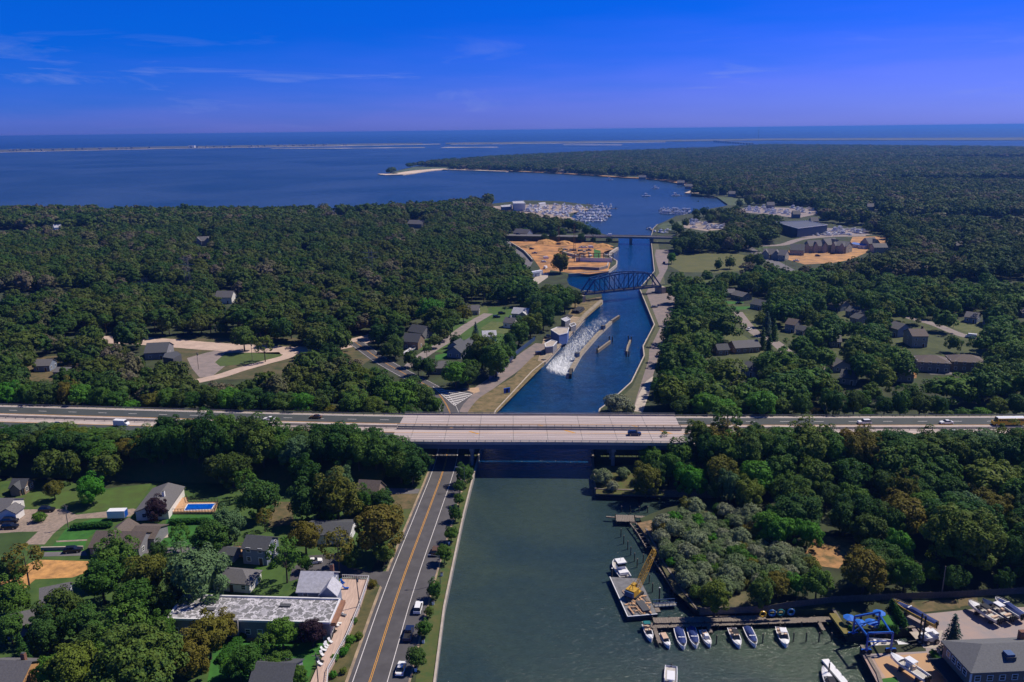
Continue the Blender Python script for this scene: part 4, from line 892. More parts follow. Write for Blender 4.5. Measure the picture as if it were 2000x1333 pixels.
house((828, 321), (832, 321), 14, 4, 8, wall_white, roof_pale, 'white-roofed house on the tip of the far point', win=False)
def flatblock(name, corners, z, wall, roofm, label, cat, par=0.4, base=GZ, mask=True):
    P = ats(corners, base + z); cx = sum(p.x for p in P) / len(P); cyy = sum(p.y for p in P) / len(P); root = empty(name, (cx, cyy, base), label, cat)
    L = [(p.x - cx, p.y - cyy) for p in P]; b = MB().m(wall); b.prism(L, -0.3, z, top=False); b.build('wall', root)
    b = MB().m(roofm); b.prism([(x * .985, y * .985) for x, y in L], z - .25, z); b.build('roof', root)
    if par:
        b = MB().m(trim); n = len(L)
        for i in range(n): a, c = L[i], L[(i + 1) % n]; b.beam((a[0], a[1], z + par / 2 - .1), (c[0], c[1], z + par / 2 - .1), .35, par)
        b.build('parapet', root)
    if mask: OPEN_HOUSES.append(hull([tuple(c) for c in corners]))
    return root, L
# patched flat roof: grey bitumen with a white web of sealant
fr = bpy.data.materials.new('patched_bitumen_roof'); fr.use_nodes = True; t = fr.node_tree; bs = t.nodes['Principled BSDF']; bs.inputs['Roughness'].default_value = .8
g_ = t.nodes.new('ShaderNodeNewGeometry'); vo = t.nodes.new('ShaderNodeTexVoronoi'); vo.feature = 'DISTANCE_TO_EDGE'; vo.inputs['Scale'].default_value = 0.42
nzz = t.nodes.new('ShaderNodeTexNoise'); nzz.inputs['Scale'].default_value = .9; nzz.inputs['Detail'].default_value = 5; t.links.new(g_.outputs['Position'], nzz.inputs[0])
mm = t.nodes.new('ShaderNodeMix'); mm.data_type = 'RGBA'; mm.inputs[0].default_value = .75; t.links.new(g_.outputs['Position'], mm.inputs[6]); 
ad = t.nodes.new('ShaderNodeVectorMath'); ad.operation = 'MULTIPLY_ADD'; ad.inputs[1].default_value = (3.5, 3.5, 3.5); t.links.new(nzz.outputs[1], ad.inputs[0]); t.links.new(g_.outputs['Position'], ad.inputs[2]); t.links.new(ad.outputs[0], vo.inputs[0])
r1_ = t.nodes.new('ShaderNodeValToRGB'); r1_.color_ramp.elements[0].position = .02; r1_.color_ramp.elements[0].color = (.6, .58, .62, 1); r1_.color_ramp.elements[1].position = .11; r1_.color_ramp.elements[1].color = (.17, .17, .175, 1); t.links.new(vo.outputs[0], r1_.inputs[0])
n2_ = t.nodes.new('ShaderNodeTexNoise'); n2_.inputs['Scale'].default_value = .5; n2_.inputs['Detail'].default_value = 7; n2_.inputs['Distortion'].default_value = 1.2; t.links.new(g_.outputs['Position'], n2_.inputs[0]); r2_ = t.nodes.new('ShaderNodeValToRGB'); r2_.color_ramp.elements[0].position = .54; r2_.color_ramp.elements[1].position = .64; t.links.new(n2_.outputs[0], r2_.inputs[0])
m3_ = t.nodes.new('ShaderNodeMix'); m3_.data_type = 'RGBA'; m3_.inputs[7].default_value = (.36, .35, .38, 1); t.links.new(r2_.outputs[0], m3_.inputs[0]); t.links.new(r1_.outputs[0], m3_.inputs[6]); t.links.new(m3_.outputs[2], bs.inputs['Base Color'])
fb, FL = flatblock('flat_roofed_building', [(359, 1164), (664, 1172), (644, 1218), (327, 1210)], 4.4, wall_grey, fr, 'long flat-roofed motel with white sealant patches all over its roof', 'building', par=.5)
a, c = Vector((*FL[3], 0)), Vector((*FL[2], 0)); dd = (c - a); rzz = math.atan2(dd.y, dd.x)
for i in range(13):
    p = a + dd * (i + .6) / 13.4; link('window' if i % 4 else 'door', WIN if i % 4 else DOOR, fb, (p.x + .04 * math.sin(rzz), p.y - .06, 1.0 if i % 4 else 0), rz=rzz)
a2, c2 = Vector((*FL[2], 0)), Vector((*FL[1], 0))
for i in range(3):
    p = a2 + (c2 - a2) * (i + .6) / 3.4; link('window', WIN, fb, (p.x + .06, p.y, 1.2), rz=math.atan2((c2 - a2).y, (c2 - a2).x))
b = MB().m(grey_conc); p = a + dd * .43; b.box((p.x, p.y - .7, -.2), (1.1, 1.0, 5.6)); b.build('chimney', fb)
b = MB().m(mat('brown_fascia', (.30, .15, .09), .7)); b.beam((c.x + .75, c.y + .3, 3.9), (c2.x + .75, c2.y, 3.9), 1.1, .9); b.build('fascia', fb)
for fx, fy in ((-.28, 0), (.18, .2)):
    b = MB().m(roof_dark); b.box((fx * dd.length, fy * 6, 4.4), (2.6, 1.1, .35), rz=rzz); b.build('skylight', fb)
# lock keeper buildings
lb, _ = flatblock('control_building', [(1076, 645), (1088, 640), (1111, 641), (1108, 651), (1092, 655)], 5.5, mat('control_blue', (.1, .17, .42), .6), pale_conc, 'blue-walled white-roofed lock control building', 'building')
flatblock('gate_house', [(1064, 672), (1077, 665), (1088, 668), (1080, 677), (1066, 679)], 4.0, wall_grey, pale_conc, 'small flat-roofed grey building below the control building at the lock', 'building')
flatblock('pump_house', [(1096, 624), (1108, 620), (1114, 624), (1104, 629)], 4.5, wall_grey, roof_pale, 'pale-roofed hut above the control building at the lock', 'building')
flatblock('equipment_hut', [(1112, 634), (1121, 631), (1125, 635), (1115, 639)], 3.2, wall_grey, roof_grey, 'small grey hut right of the pale-roofed hut at the lock', 'hut')
fs_, FSL = flatblock('filling_station_canopy', [(322, 690), (345, 686), (354, 692), (338, 701), (318, 698)], 5.0, roof_dark, roof_dark, 'dark flat canopy of the filling station', 'canopy', par=0)
bh, BL = flatblock('storage_hall', [(1514, 434.5), (1577, 432), (1616, 440), (1558, 447)], 9.5, mat('hall_blue', (.025, .05, .13), .5, var=.2, scale=.2, stretch=(1, 1, .1)), mat('hall_roof', (.11, .12, .15), .6, var=.3, scale=.1, stretch=(.1, 3, 1)), 'huge dark blue boat storage hall with a flat grey roof', 'hall', par=.6)
mw, _ = flatblock('marina_shed', [(1001, 394), (1022, 393), (1026, 398), (1003, 398)], 11, wall_white, roof_pale, 'tall white marina shed, the largest building of the far marina', 'shed')
flatblock('marina_office', [(978, 402), (998, 400), (1000, 404), (980, 405)], 6, wall_blue, roof_pale, 'blue-grey office left of the tall white marina shed', 'building')
flatblock('marina_tent', [(1052, 397), (1064, 395.5), (1066, 398), (1054, 399.5)], 5, wall_white, roof_pale, 'white tent-like shed right of the tall marina shed', 'shed')
flatblock('yacht_club', [(1437, 416), (1463, 416), (1463, 421), (1438, 421)], 6, wall_blue, roof_dark, 'dark blue-grey clubhouse by the right marina', 'building')
flatblock('far_greenhouse', [(1886, 323), (1932, 323.5), (1930, 326), (1888, 325.5)], 6, wall_white, roof_pale, 'long white roof alone in the far east wood', 'building')
# big house at the bottom right
za = GZ + 6.4
A, D = at(1845, 1254, za), at(1898, 1312, za); dirx = (at(2010, 1307, za) - D).normalized(); wy = Vector((-dirx.y, dirx.x, 0)); Wd = (A - D).dot(wy); Ld = 24.0; ctr = D + dirx * Ld / 2 + wy * Wd / 2
bhs = empty('marina_house', (ctr.x, ctr.y, GZ), 'two-storey cedar-shingled house with white windows at the bottom right corner', 'house', rz=math.atan2(dirx.y, dirx.x))
bw, br = MB().m(wall_cedar), MB().m(mat('green_grey_roof', (.16, .165, .17), .85, var=.25, scale=3)); gable(bw, br, Ld, Wd, 6.4, 8.9, True, over=.5); bw.build('wall', bhs); br.build('roof', bhs)
for zz in (1.0, 4.0):
    for i in range(9): link('window', WIN, bhs, (-Ld / 2 + 1.4 + i * 2.6, -Wd / 2 - .04, zz))
    for i in range(4): link('window', WIN, bhs, (-Ld / 2 - .04, -Wd / 2 + 2 + i * (Wd - 4) / 3, zz + .1), rz=-math.pi / 2)
b = MB().m(trim); b.beam((-Ld / 2 - .04, -Wd / 2 - .04, 0), (-Ld / 2 - .04, -Wd / 2 - .04, 6.3), .3, .3); b.build('corner_board', bhs)
b = MB().m(roof_dark); b.box((-3.0, -2.5, 7.3), (2.0, 2.0, .9)); b.m(steel_blue); b.box((-3.0, -2.5, 8.2), (1.6, 1.6, .5)); b.build('roof_vent', bhs)
b = MB().m(brick_m); b.box((3.5, 3, 7), (1.2, 1.0, 2.6)); b.build('chimney', bhs)
b = MB().m(mat('painted_shade', (.015, .03, .04), .8)); b.box((-Ld / 2 - 1.6, 0, 2.4), (3.2, Wd * .95, .25)); b.build('shade_slab', bhs)  # near-black slab added to stand in for the house's shadow along this wall
OPEN_HOUSES.append([(1845, 1245), (2010, 1240), (2010, 1333), (1850, 1333)])
BRUSH = [(1240, 1010), (1345, 1000), (1410, 992), (1460, 1008), (1500, 1030), (1500, 1060), (1560, 1090), (1600, 1110), (1560, 1130), (1480, 1150), (1380, 1200), (1345, 1180), (1320, 1130), (1250, 1050)]
# ------------------------------------------------------------------ named trees of the near gardens and shores
def T1(lst, o, s, group=None):
    for kind, x, y, r, lab in lst: ptree(kind, o[0] + x / s, o[1] + y / s, r / s, lab, group)
T1([
 ('olive', 288, 292, 46, 'small dark brown-green tree alone on the lawn left of the driveway'),
 ('bright', 490, 285, 66, 'bright green tree with a leaning trunk on the back lawn'),
 ('plum', 843, 395, 56, 'dark purple tree standing in front of the long grey-roofed house'),
 ('teal', 1230, 480, 84, 'round grey-green tree just below the pool deck'),
 ('broad', 1135, 545, 88, 'spreading green tree left of the round grey-green one on the lawn'),
 ('thin', 965, 530, 62, 'thin open-crowned tree on the bright lawn right of the brown-roofed house'),
 ('teal', 1068, 745, 148, 'very large round grey-green tree above the left end of the long flat roof'),
 ('olive', 800, 752, 112, 'large brownish tree right of the sandy lot'),
 ('broad', 615, 665, 100, 'green tree in front of the brown-roofed house'),
 ('broad', 545, 775, 105, 'broad green tree at the right end of the sandy lot'),
 ('broad', 740, 880, 100, 'green tree between the large brownish tree and the flat roof'),
 ('dark', 850, 622, 42, 'small dark tree beside the pale driveway in the shade'),
 ('thin', 130, 665, 100, 'open tree over the left end of the sandy lot'),
 ('broad', 40, 735, 75, 'green tree at the frame edge beside the sandy lot'),
 ('broad', 55, 880, 85, 'green tree left of the pale grey two-storey house'),
 ('dark', 320, 940, 110, 'tall dark tree in front of the pale grey two-storey house'),
 ('dark', 250, 1060, 90, 'dark tree below the pale grey two-storey house'),
 ('broad', 50, 1035, 75, 'green tree on the shaded lawn at the left edge'),
 ('cone', 118, 1170, 50, 'small dusky conifer above the bottom left house'),
 ('broad', 455, 1010, 100, 'mid green tree right of the tall dark tree'),
 ('thin', 680, 1000, 118, 'pale green wide-topped tree in the middle of the lower left trees'),
 ('dark', 500, 1115, 84, 'dark green tree under the wide-topped pale one'),
 ('broad', 700, 915, 80, 'green tree behind the wide-topped pale one'),
 ('broad', 870, 1040, 66, 'green tree at the left wall of the long flat-roofed building'),
 ('olive', 1120, 1075, 108, 'brown-green tree in front of the flat-roofed building'),
 ('olive', 1215, 1030, 66, 'smaller brown-green tree touching the flat roof edge'),
 ('broad', 740, 1230, 215, 'the widest green tree at the bottom edge of the left gardens'),
 ('broad', 390, 1245, 125, 'green tree at the bottom right of the small house with the brick chimney'),
 ('broad', 565, 1180, 88, 'green tree between the widest tree and the dark one above it'),
 ('olive', 1025, 1195, 96, 'brownish tree right of the widest bottom tree'),
 ('bright', 275, 1265, 84, 'bright green tree beside the orange gable of the bottom left house'),
 ('dark', 905, 905, 70, 'shaded tree at the left corner of the flat roof'),
 ('thin', 1290, 1230, 72, 'thin green tree at the bottom of the garden with the clipped hedge'),
], A1, S1)
T1([
 ('broad', 285, 335, 96, 'rounded green tree on the dry lawn right of the pool'),
 ('thin', 215, 235, 62, 'brownish open tree behind the rounded green tree near the pool'),
 ('thin', 318, 440, 50, 'thin pale tree at the foot of the rounded green tree'),
 ('dark', 545, 365, 84, 'dark green tree right of the bare dirt yard'),
 ('olive', 712, 330, 108, 'wide brown-topped tree left of the brown gabled house'),
 ('broad', 850, 355, 58, 'green tree between the wide brown-topped tree and the gabled house'),
 ('teal', 722, 238, 62, 'pale green tree behind the wide brown-topped tree'),
 ('broad', 668, 437, 50, 'small fresh green tree over the grey flat house among trees'),
 ('olive', 538, 545, 78, 'brown thin-leaved tree left of the grey house hidden in trees'),
 ('thin', 715, 590, 98, 'open green tree in front of the grey house hidden in trees'),
 ('dark', 955, 350, 58, 'dark tree against the brown gabled house'),
 ('olive', 945, 495, 124, 'large round brown-green tree at the roadside above the side street'),
 ('dark', 790, 640, 58, 'dark tree behind the parked white car of the side street'),
 ('broad', 965, 635, 52, 'green tree under the large roadside brown-green tree'),
 ('thin', 430, 640, 96, 'tall green tree with a long bare trunk behind the flat roof'),
 ('broad', 545, 690, 36, 'low green tree at the side street parking place'),
 ('plum', 578, 1058, 66, 'dark purple tree in front of the flat roof at its right end'),
 ('bright', 415, 1060, 76, 'light green tree in front of the flat roof left of the purple one'),
 ('thin', 325, 1115, 60, 'thin green tree beside the brick patio'),
 ('broad', 235, 1215, 86, 'green tree over the grey roof at the bottom of the left gardens'),
 ('broad', 395, 1245, 66, 'green tree right of the grey roof at the bottom'),
 ('broad', 500, 1290, 52, 'green tree at the bottom beside the long wooden terrace'),
 ('bright', 130, 1250, 46, 'small bright tree left of the grey bottom roof'),
], A2, S1)
street = [(907, 925, 17), (897, 950, 12), (896, 975, 11), (889, 1003, 12), (881, 1042, 13), (867, 1080, 16), (847, 1152, 15), (838, 1194, 9), (828, 1227, 15), (813, 1283, 19)]
words_ = ['nearest the highway bridge', 'second from the highway bridge', 'third from the highway bridge', 'fourth from the highway bridge', 'half way along the parking lane', 'beside the brown parked car', 'above the upper white parked car', 'thin one beside the upper white parked car', 'above the dark blue pickup', 'beside the lower white parked car']
for (x, y, r), w in zip(street, words_): ptree('broad', x, y, r, 'small street tree on the canal verge, ' + w, 'street trees on the canal verge', zs=None)
T1([
 ('olive', 958, 215, 135, 'brown-topped spreading tree left of the biggest tree'), ('broad', 1345, 350, 215, 'the biggest spreading tree with an olive sheen right of the sandy clearing'),
 ('teal', 1320, 150, 120, 'grey-green tree behind the biggest spreading tree'), ('olive', 655, 570, 140, 'large rounded olive tree below the sandy clearing'),
 ('broad', 935, 590, 105, 'rounded green tree right of the large olive one by the fence'), ('broad', 1110, 580, 66, 'green tree left of the tall bare pole behind the fence'),
 ('dark', 1275, 620, 84, 'dark tree right of the tall bare pole behind the fence'), ('broad', 335, 655, 96, 'green tree behind the fence above the blue umbrellas'),
 ('olive', 62, 665, 78, 'olive tree behind the fence at its left end'), ('bright', 195, 665, 66, 'light green tree behind the fence left of the green one'),
 ('bright', 85, 300, 96, 'vivid green tree left of the sandy clearing'), ('bright', 268, 315, 84, 'vivid green tree touching the sandy clearing'),
 ('broad', 590, 90, 96, 'green tree up behind the sandy clearing'), ('dark', 520, 205, 100, 'dark tree directly behind the sandy clearing'), ('broad', 235, 120, 110, 'tall green tree in the belt left of the clearing'),
 ('olive', 1555, 165, 96, 'olive tree beside the white boats in the far right yard'), ('dark', 1700, 290, 80, 'dark tree at the right edge beside the boat yard'), ('teal', 1655, 470, 66, 'grey-green tree at the right edge above the fence'),
 ('olive', 880, 120, 90, 'olive tree in the belt above the spreading tree'), ('dark', 745, 180, 84, 'dark tree right of the tree behind the clearing'), ('dark', 1240, 40, 110, 'dark tree high in the right belt'), ('dark', 1600, 640, 60, 'dark tree behind the fence at the right edge'),
], A4, S4)
T1([
 ('olive', 825, 138, 42, 'small olive tree at the mouth of the cove'), ('broad', 1035, 745, 104, 'round olive-green tree behind the left end of the fence'),
 ('broad', 1345, 715, 84, 'green tree right of the round one behind the fence'), ('shrub', 672, 280, 68, 'big green bush at the end of the wooden pier'),
 ('shrub', 1190, 465, 86, 'vivid green bush in the middle of the silvery brush'), ('shrub', 1310, 310, 76, 'vivid green bush at the right of the silvery brush'),
 ('shrub', 880, 650, 52, 'green bush near the broken bulkhead walkway'), ('shrub', 715, 430, 42, 'small bright bush by the bulkhead walkway'),
], A3, 3.48)
T1([
 ('silver', 300, 720, 76, 'silvery bush overhanging the bulkhead corner with a blue box'), ('silver', 470, 695, 50, 'silvery bush in the middle of the grassy point'),
 ('silver', 385, 795, 48, 'silvery bush at the foot of the bulkhead corner'), ('olive', 650, 735, 106, 'round brown-olive tree on the grassy point'),
 ('silver', 425, 150, 92, 'large silvery shrub on the bank just beyond the bridge'), ('silver', 510, 190, 56, 'smaller silvery shrub beside the gravel patch beyond the bridge'),
 ('thin', 1285, 270, 125, 'tall feathery tree rising over the highway right of the bridge'), ('broad', 1050, 365, 84, 'green tree hiding the right end of the bridge deck'),
 ('broad', 800, 490, 76, 'green tree under the bridge end'), ('bright', 680, 560, 76, 'light green tree below the bridge end beside the pier'), ('bright', 1000, 520, 104, 'vivid green tree right of the bridge end'),
 ('broad', 1195, 500, 76, 'green tree below the feathery tree'), ('olive', 1240, 690, 140, 'large olive round-topped tree behind the cove'), ('broad', 985, 690, 84, 'green tree left of the large olive tree behind the cove'),
 ('bright', 1540, 520, 130, 'large light green tree in the right belt'), ('broad', 1700, 640, 130, 'large green tree right of the light green one in the belt'), ('dark', 1500, 370, 66, 'dark round tree at the highway edge'),
 ('dark', 1680, 390, 80, 'second dark round tree at the highway edge'), ('dark', 1900, 400, 120, 'wide dark round tree at the highway edge'), ('broad', 1450, 850, 110, 'green tree over the dark head of the cove'),
 ('broad', 1750, 830, 120, 'green tree above the silvery brush'), ('bright', 1600, 1090, 100, 'vivid green tree between brush and belt'), ('dark', 1180, 830, 70, 'dark tree over the cove bank'),
], (1100, 750), 4.0)

T1([
 ('broad', 780, 400, 100, 'large rounded green tree in the middle of the village block'), ('broad', 865, 455, 92, 'large green tree beside the fence of the service road'), ('dark', 715, 445, 62, 'dark green tree below the L-shaped dark house'), ('bright', 610, 545, 74, 'fresh green tree at the corner above the striped gore'),
 ('dark', 690, 560, 58, 'dark tree at the end of the service road fence'), ('dark', 955, 400, 50, 'dark tree at the upper end of the service road fence'), ('dark', 440, 500, 52, 'dark tree left of the grey hip-roofed house'), ('dark', 375, 495, 48, 'dark tree at the mouth of the village street'),
 ('broad', 1010, 290, 62, 'green tree right of the white-roofed village house'), ('dark', 950, 335, 46, 'small dark tree below the white-roofed village house'), ('broad', 1085, 235, 62, 'green tree behind the blue control building'), ('dark', 1165, 190, 66, 'dark tree left of the lock huts'),
 ('broad', 1225, 130, 74, 'green tree above the lock huts'), ('dark', 1130, 110, 62, 'dark tree behind the village at the lock'), ('broad', 1300, 85, 60, 'green tree near the pipe stacks'), ('dark', 1365, 70, 46, 'dark tree beside the truss bridge ramp'), ('dark', 900, 40, 50, 'dark tree above the beige village house'), ('broad', 960, 30, 54, 'green tree at the wood edge above the village'),
 ('dark', 1050, 50, 56, 'dark tree behind the patched-roof house'), ('broad', 230, 365, 58, 'green tree left of the boat trailer'), ('dark', 180, 400, 48, 'dark tree at the shore road bend'), ('dark', 120, 300, 58, 'dark tree above the shore road bend'), ('bright', 255, 205, 50, 'light green tree behind the solar-roofed house'),
 ('bright', 450, 150, 84, 'bright green broad tree beside the village street'), ('broad', 590, 200, 56, 'green tree over the village street'), ('olive', 660, 165, 44, 'small olive tree left of the beige village house'), ('dark', 610, 340, 32, 'small dark tree on the village street verge'), ('thin', 430, 390, 34, 'thin tree by the village street mouth'),
 ('bright', 255, 705, 104, 'wide light green tree inside the shore road bend'), ('broad', 405, 700, 84, 'green tree at the yellow line of the shore road bend'), ('broad', 480, 745, 52, 'small green tree beside the bend at the highway'), ('dark', 330, 640, 76, 'dark tree inside the shore road bend'), ('broad', 130, 640, 84, 'green tree between highway and shore road'), ('broad', 40, 580, 66, 'green tree at the upper side of the belt by the bend'), ('dark', 430, 770, 44, 'dark bushy tree against the highway rail'),
], C4, SC4)
T1([('dark', 1000, 275, 40, 'dark tree in front of the left marina, leftmost of five'), ('broad', 930, 260, 36, 'green tree in front of the left marina'), ('broad', 1090, 310, 40, 'green tree at the shore before the left marina docks'), ('dark', 1150, 320, 32, 'dark tree near the end of the wooded shore'), ('broad', 1190, 335, 26, 'last green tree on the wooded shore'),
 ('dark', 730, 372, 32, 'dark tree standing before the bay road, left'), ('dark', 1045, 372, 32, 'dark conical tree before the bay road, middle'), ('dark', 800, 350, 40, 'dark tree behind the bay road'), ('broad', 880, 330, 36, 'green tree behind the bay road'), ('dark', 1150, 395, 24, 'small dark tree at the abutment of the far road bridge'), ('dark', 1285, 395, 22, 'small tree under the far road bridge'),
 ('broad', 2040, 160, 34, 'green tree on the east shore right of the small marina, leftmost'), ('dark', 2110, 150, 36, 'dark tree on the east shore right of the small marina'), ('broad', 2180, 165, 36, 'green tree on the east shore, middle of the row'), ('dark', 2250, 150, 36, 'dark tree on the east shore below the marsh'), ('broad', 2310, 160, 36, 'green tree on the east shore near the clubhouse'), ('dark', 2390, 140, 34, 'dark tree left of the clubhouse'), ('broad', 2150, 205, 34, 'green tree above the boats stored on the east bank'), ('dark', 2050, 200, 30, 'dark tree at the head of the east bank'), ('broad', 2280, 205, 36, 'green tree below the east shore row'), ('dark', 2360, 200, 36, 'dark tree below the clubhouse'), ('dark', 1860, 290, 30, 'dark tree at the east end of the far road bridge'), ('broad', 1830, 240, 22, 'small green tree on the marshy point'), ('dark', 2420, 80, 30, 'dark tree at the edge of the marsh'), ('broad', 2500, 60, 30, 'green tree behind the marsh'), ('broad', 2060, 60, 5, 'tiny tree by the long thin dock'),
 ('broad', 620, 240, 40, 'green tree left of the marina gravel'), ('dark', 480, 250, 44, 'dark tree at the shore wood behind the bay road'), ('broad', 560, 320, 30, 'round bush beside the bay road')], C1, SC1)
# trees climbing the near slope of the highway embankment
TOPL = [(-60, 832), (0, 836), (60, 828), (95, 818), (130, 824), (160, 838), (230, 842), (290, 832), (310, 814), (340, 808), (400, 812), (440, 806), (500, 810), (522, 826), (560, 832), (640, 820), (700, 828), (740, 838), (790, 846), (835, 858)]
TOPR = [(1310, 850), (1340, 838), (1390, 828), (1450, 838), (1475, 829), (1520, 834), (1560, 828), (1600, 828), (1650, 832), (1700, 834), (1760, 838), (1820, 836), (1870, 832), (1930, 836), (1960, 834), (2060, 832)]
def interp(P, x):
    for (x0, y0), (x1, y1) in zip(P, P[1:]):
        if x0 <= x <= x1: return y0 + (y1 - y0) * (x - x0) / (x1 - x0)
re2 = random.Random(17)
for P, sd_ in ((TOPL, 'west'), (TOPR, 'east')):
    for rowi, off in enumerate((18.5, 24.5)):
        xw = -205.0 if sd_ == 'west' else 64.0
        while xw < (-40 if sd_ == 'west' else 212):
            yc = np.interp(xw, [p.x for p in HW], [p.y for p in HW]) - off + re2.uniform(-1, 1); R = re2.uniform(4.0, 6.2); gz = ground_h(xw, yc)
            px = proj(xw, yc, gz + 9)[0]; ty = interp(P, px)
            if ty is not None:
                ty += rowi * 14 + re2.uniform(-2, 6); h = 5.0
                while h < 20 and proj(xw, yc, gz + h)[1] > ty: h += .25
                k = re2.choices(['broad', 'dark', 'olive', 'teal'], [5, 5, 1.2, .6])[0]; cn = {'broad': 'green', 'dark': 'dark green', 'olive': 'brownish', 'teal': 'grey-green'}[k]
                tree(k, xw, yc, R, '%s tree on the near slope of the highway embankment, %s of the canal' % (cn, sd_), '%s trees on the near highway slope, %s' % (cn, sd_), z=gz, h=max(6, h))
            xw += R * 1.15 + re2.uniform(.3, 1.4)
for x0_, x1_, sd_ in ((-330.0, -40.0, 'west'), (66.0, 240.0, 'east')):
    xw = x0_
    while xw < x1_:
        R = re2.uniform(3.2, 5.6); yc = float(np.interp(xw, [p.x for p in HW], [p.y for p in HW])) + 19.5 + re2.uniform(-1.5, 3); gz = ground_h(xw, yc)
        k = re2.choices(['broad', 'dark', 'bright', 'olive', 'shrub'], [5, 4, 1.5, .8, 2])[0]; cn = {'broad': 'green tree', 'dark': 'dark green tree', 'bright': 'vivid green tree', 'olive': 'brownish tree', 'shrub': 'low bush'}[k]
        if not (-150 < xw < -30 and False): tree(k, xw, yc, R if k != 'shrub' else 3.2, '%s on the far slope of the highway embankment, %s of the canal' % (cn, sd_), '%ss on the far highway slope, %s' % (cn, sd_), z=gz, h=re2.uniform(8, 12) if k != 'shrub' else 4)
        xw += R * 1.3 + re2.uniform(.3, 2)
# ------------------------------------------------------------------ scattered trees
WP = np.array(WEST); EP = np.array(EAST)
def npin(x, y, P):
    P = np.asarray(P, float); c = np.zeros(x.shape, bool); j = len(P) - 1
    for i in range(len(P)):
        xi, yi, xj, yj = P[i][0], P[i][1], P[j][0], P[j][1]
        if yi != yj:
            t = ((yi > y) != (yj > y)) & (x < (xj - xi) * (y - yi) / (yj - yi) + xi); c ^= t
        j = i
    return c
fn, rn, un = (np.array(v) for v in (fwd, cright, cup))
def nproj(x, y, z):
    V = np.stack([x, y, z - CAM_H], -1); w = V @ fn
    return 1000 + F * (V @ rn) / w, 666.5 - F * (V @ un) / w, w
# places that stay open to view: roads, water, gardens, yards
OPEN = [
 [(0, 788), (300, 797), (300, 820), (130, 834), (0, 842)], [(300, 797), (510, 802), (510, 806), (300, 804)], [(510, 802), (760, 806), (760, 828), (510, 826)],
 [(755, 806), (1400, 812), (1360, 830), (1300, 868), (828, 866), (765, 838)], [(1455, 814), (2000, 812), (2000, 829), (1455, 829)],
 [(600, 1400), (700, 1180), (740, 1130), (700, 1120), (760, 1110), (800, 985), (765, 965), (800, 958), (826, 925), (850, 872), (940, 866), (935, 905), (905, 1020), (868, 1200), (845, 1400)],
 [(850, 1400), (905, 1020), (935, 868), (1172, 868), (1260, 905), (1260, 972), (1322, 972), (1322, 1000), (1240, 1008), (1340, 1165), (1360, 1196), (1640, 1188), (1640, 1400)],
 [(1360, 1192), (1640, 1175), (2100, 1145), (2100, 1400), (1360, 1400)],
 [(0, 952), (300, 944), (450, 950), (460, 1333), (0, 1333)], [(400, 955), (690, 955), (800, 945), (800, 1333), (400, 1333)], [(1575, 1040), (1675, 1040), (1690, 1078), (1650, 1118), (1575, 1114)], BRUSH,
 [(868, 812), (838, 765), (760, 728), (700, 692), (688, 658), (722, 656), (760, 700), (850, 746), (915, 756), (950, 735), (1030, 680), (1056, 655), (1080, 622), (1112, 606), (1142, 590), (1118, 560), (1085, 548), (1030, 556), (1040, 525), (1000, 485), (985, 460), (1140, 455), (1190, 455), (1140, 436), (1110, 426), (1010, 412), (960, 404), (960, 394), (1420, 385), (1425, 404), (1345, 424), (1330, 430), (1290, 440), (1325, 458), (1325, 470), (1285, 478), (1312, 490), (1300, 540), (1290, 560), (1320, 580), (1290, 660), (1275, 745), (1245, 812)],
 [(140, 656), (283, 656), (430, 664), (600, 678), (600, 692), (572, 704), (440, 740), (388, 742), (368, 708), (283, 692), (283, 672), (140, 668)], [(655, 668), (722, 655), (725, 672), (670, 684)],
 [(1470, 580), (1500, 585), (1500, 598), (1480, 600), (1420, 596), (1412, 568)], [(1395, 672), (1480, 668), (1490, 690), (1450, 694), (1400, 684)], [(1740, 640), (1830, 640), (1830, 668), (1750, 660)], [(820, 706), (850, 688), (870, 668), (900, 640), (895, 612), (915, 595), (955, 595), (1010, 600), (1040, 615), (1010, 655), (940, 652), (905, 672), (885, 700), (850, 706)],
 
 [(1303, 518), (1325, 497), (1425, 494), (1462, 500), (1470, 522), (1440, 526), (1330, 532)], [(1452, 476), (1530, 476), (1700, 456), (1740, 462), (1720, 480), (1690, 496), (1640, 510), (1560, 520), (1575, 530), (1545, 528)],
 [(1428, 412), (1470, 402), (1590, 404), (1602, 420), (1560, 424), (1510, 418)], [(1330, 442), (1350, 432), (1422, 438), (1410, 450), (1360, 452)], [(1515, 432), (1620, 436), (1700, 446), (1690, 460), (1540, 458)],
 [(1405, 385), (1440, 386), (1474, 392), (1474, 398), (1428, 402)],
 [(1456, 628), (1485, 645), (1515, 660), (1545, 690), (1560, 708), (1540, 708), (1500, 670), (1470, 650)], [(1765, 616), (1825, 630), (1870, 646), (1905, 654), (1990, 662), (1920, 668), (1870, 656), (1800, 634)],
 [(1825, 628), (1850, 622), (1880, 626), (1928, 632), (1926, 648), (1900, 655), (1868, 645)], [(1420, 600), (1482, 598), (1484, 606), (1430, 610)], [(1400, 655), (1460, 640), (1495, 690), (1450, 688)],
 [(1568, 702), (1615, 700), (1615, 712), (1570, 712)], [(1790, 715), (1855, 718), (1860, 732), (1820, 732)], [(1450, 610), (1462, 630), (1448, 632)],
 [(760, 347), (820, 337), (880, 331), (880, 327), (812, 326), (770, 335)], [(980, 380), (1150, 385), (1150, 402), (980, 396)],
] + OPEN_HOUSES
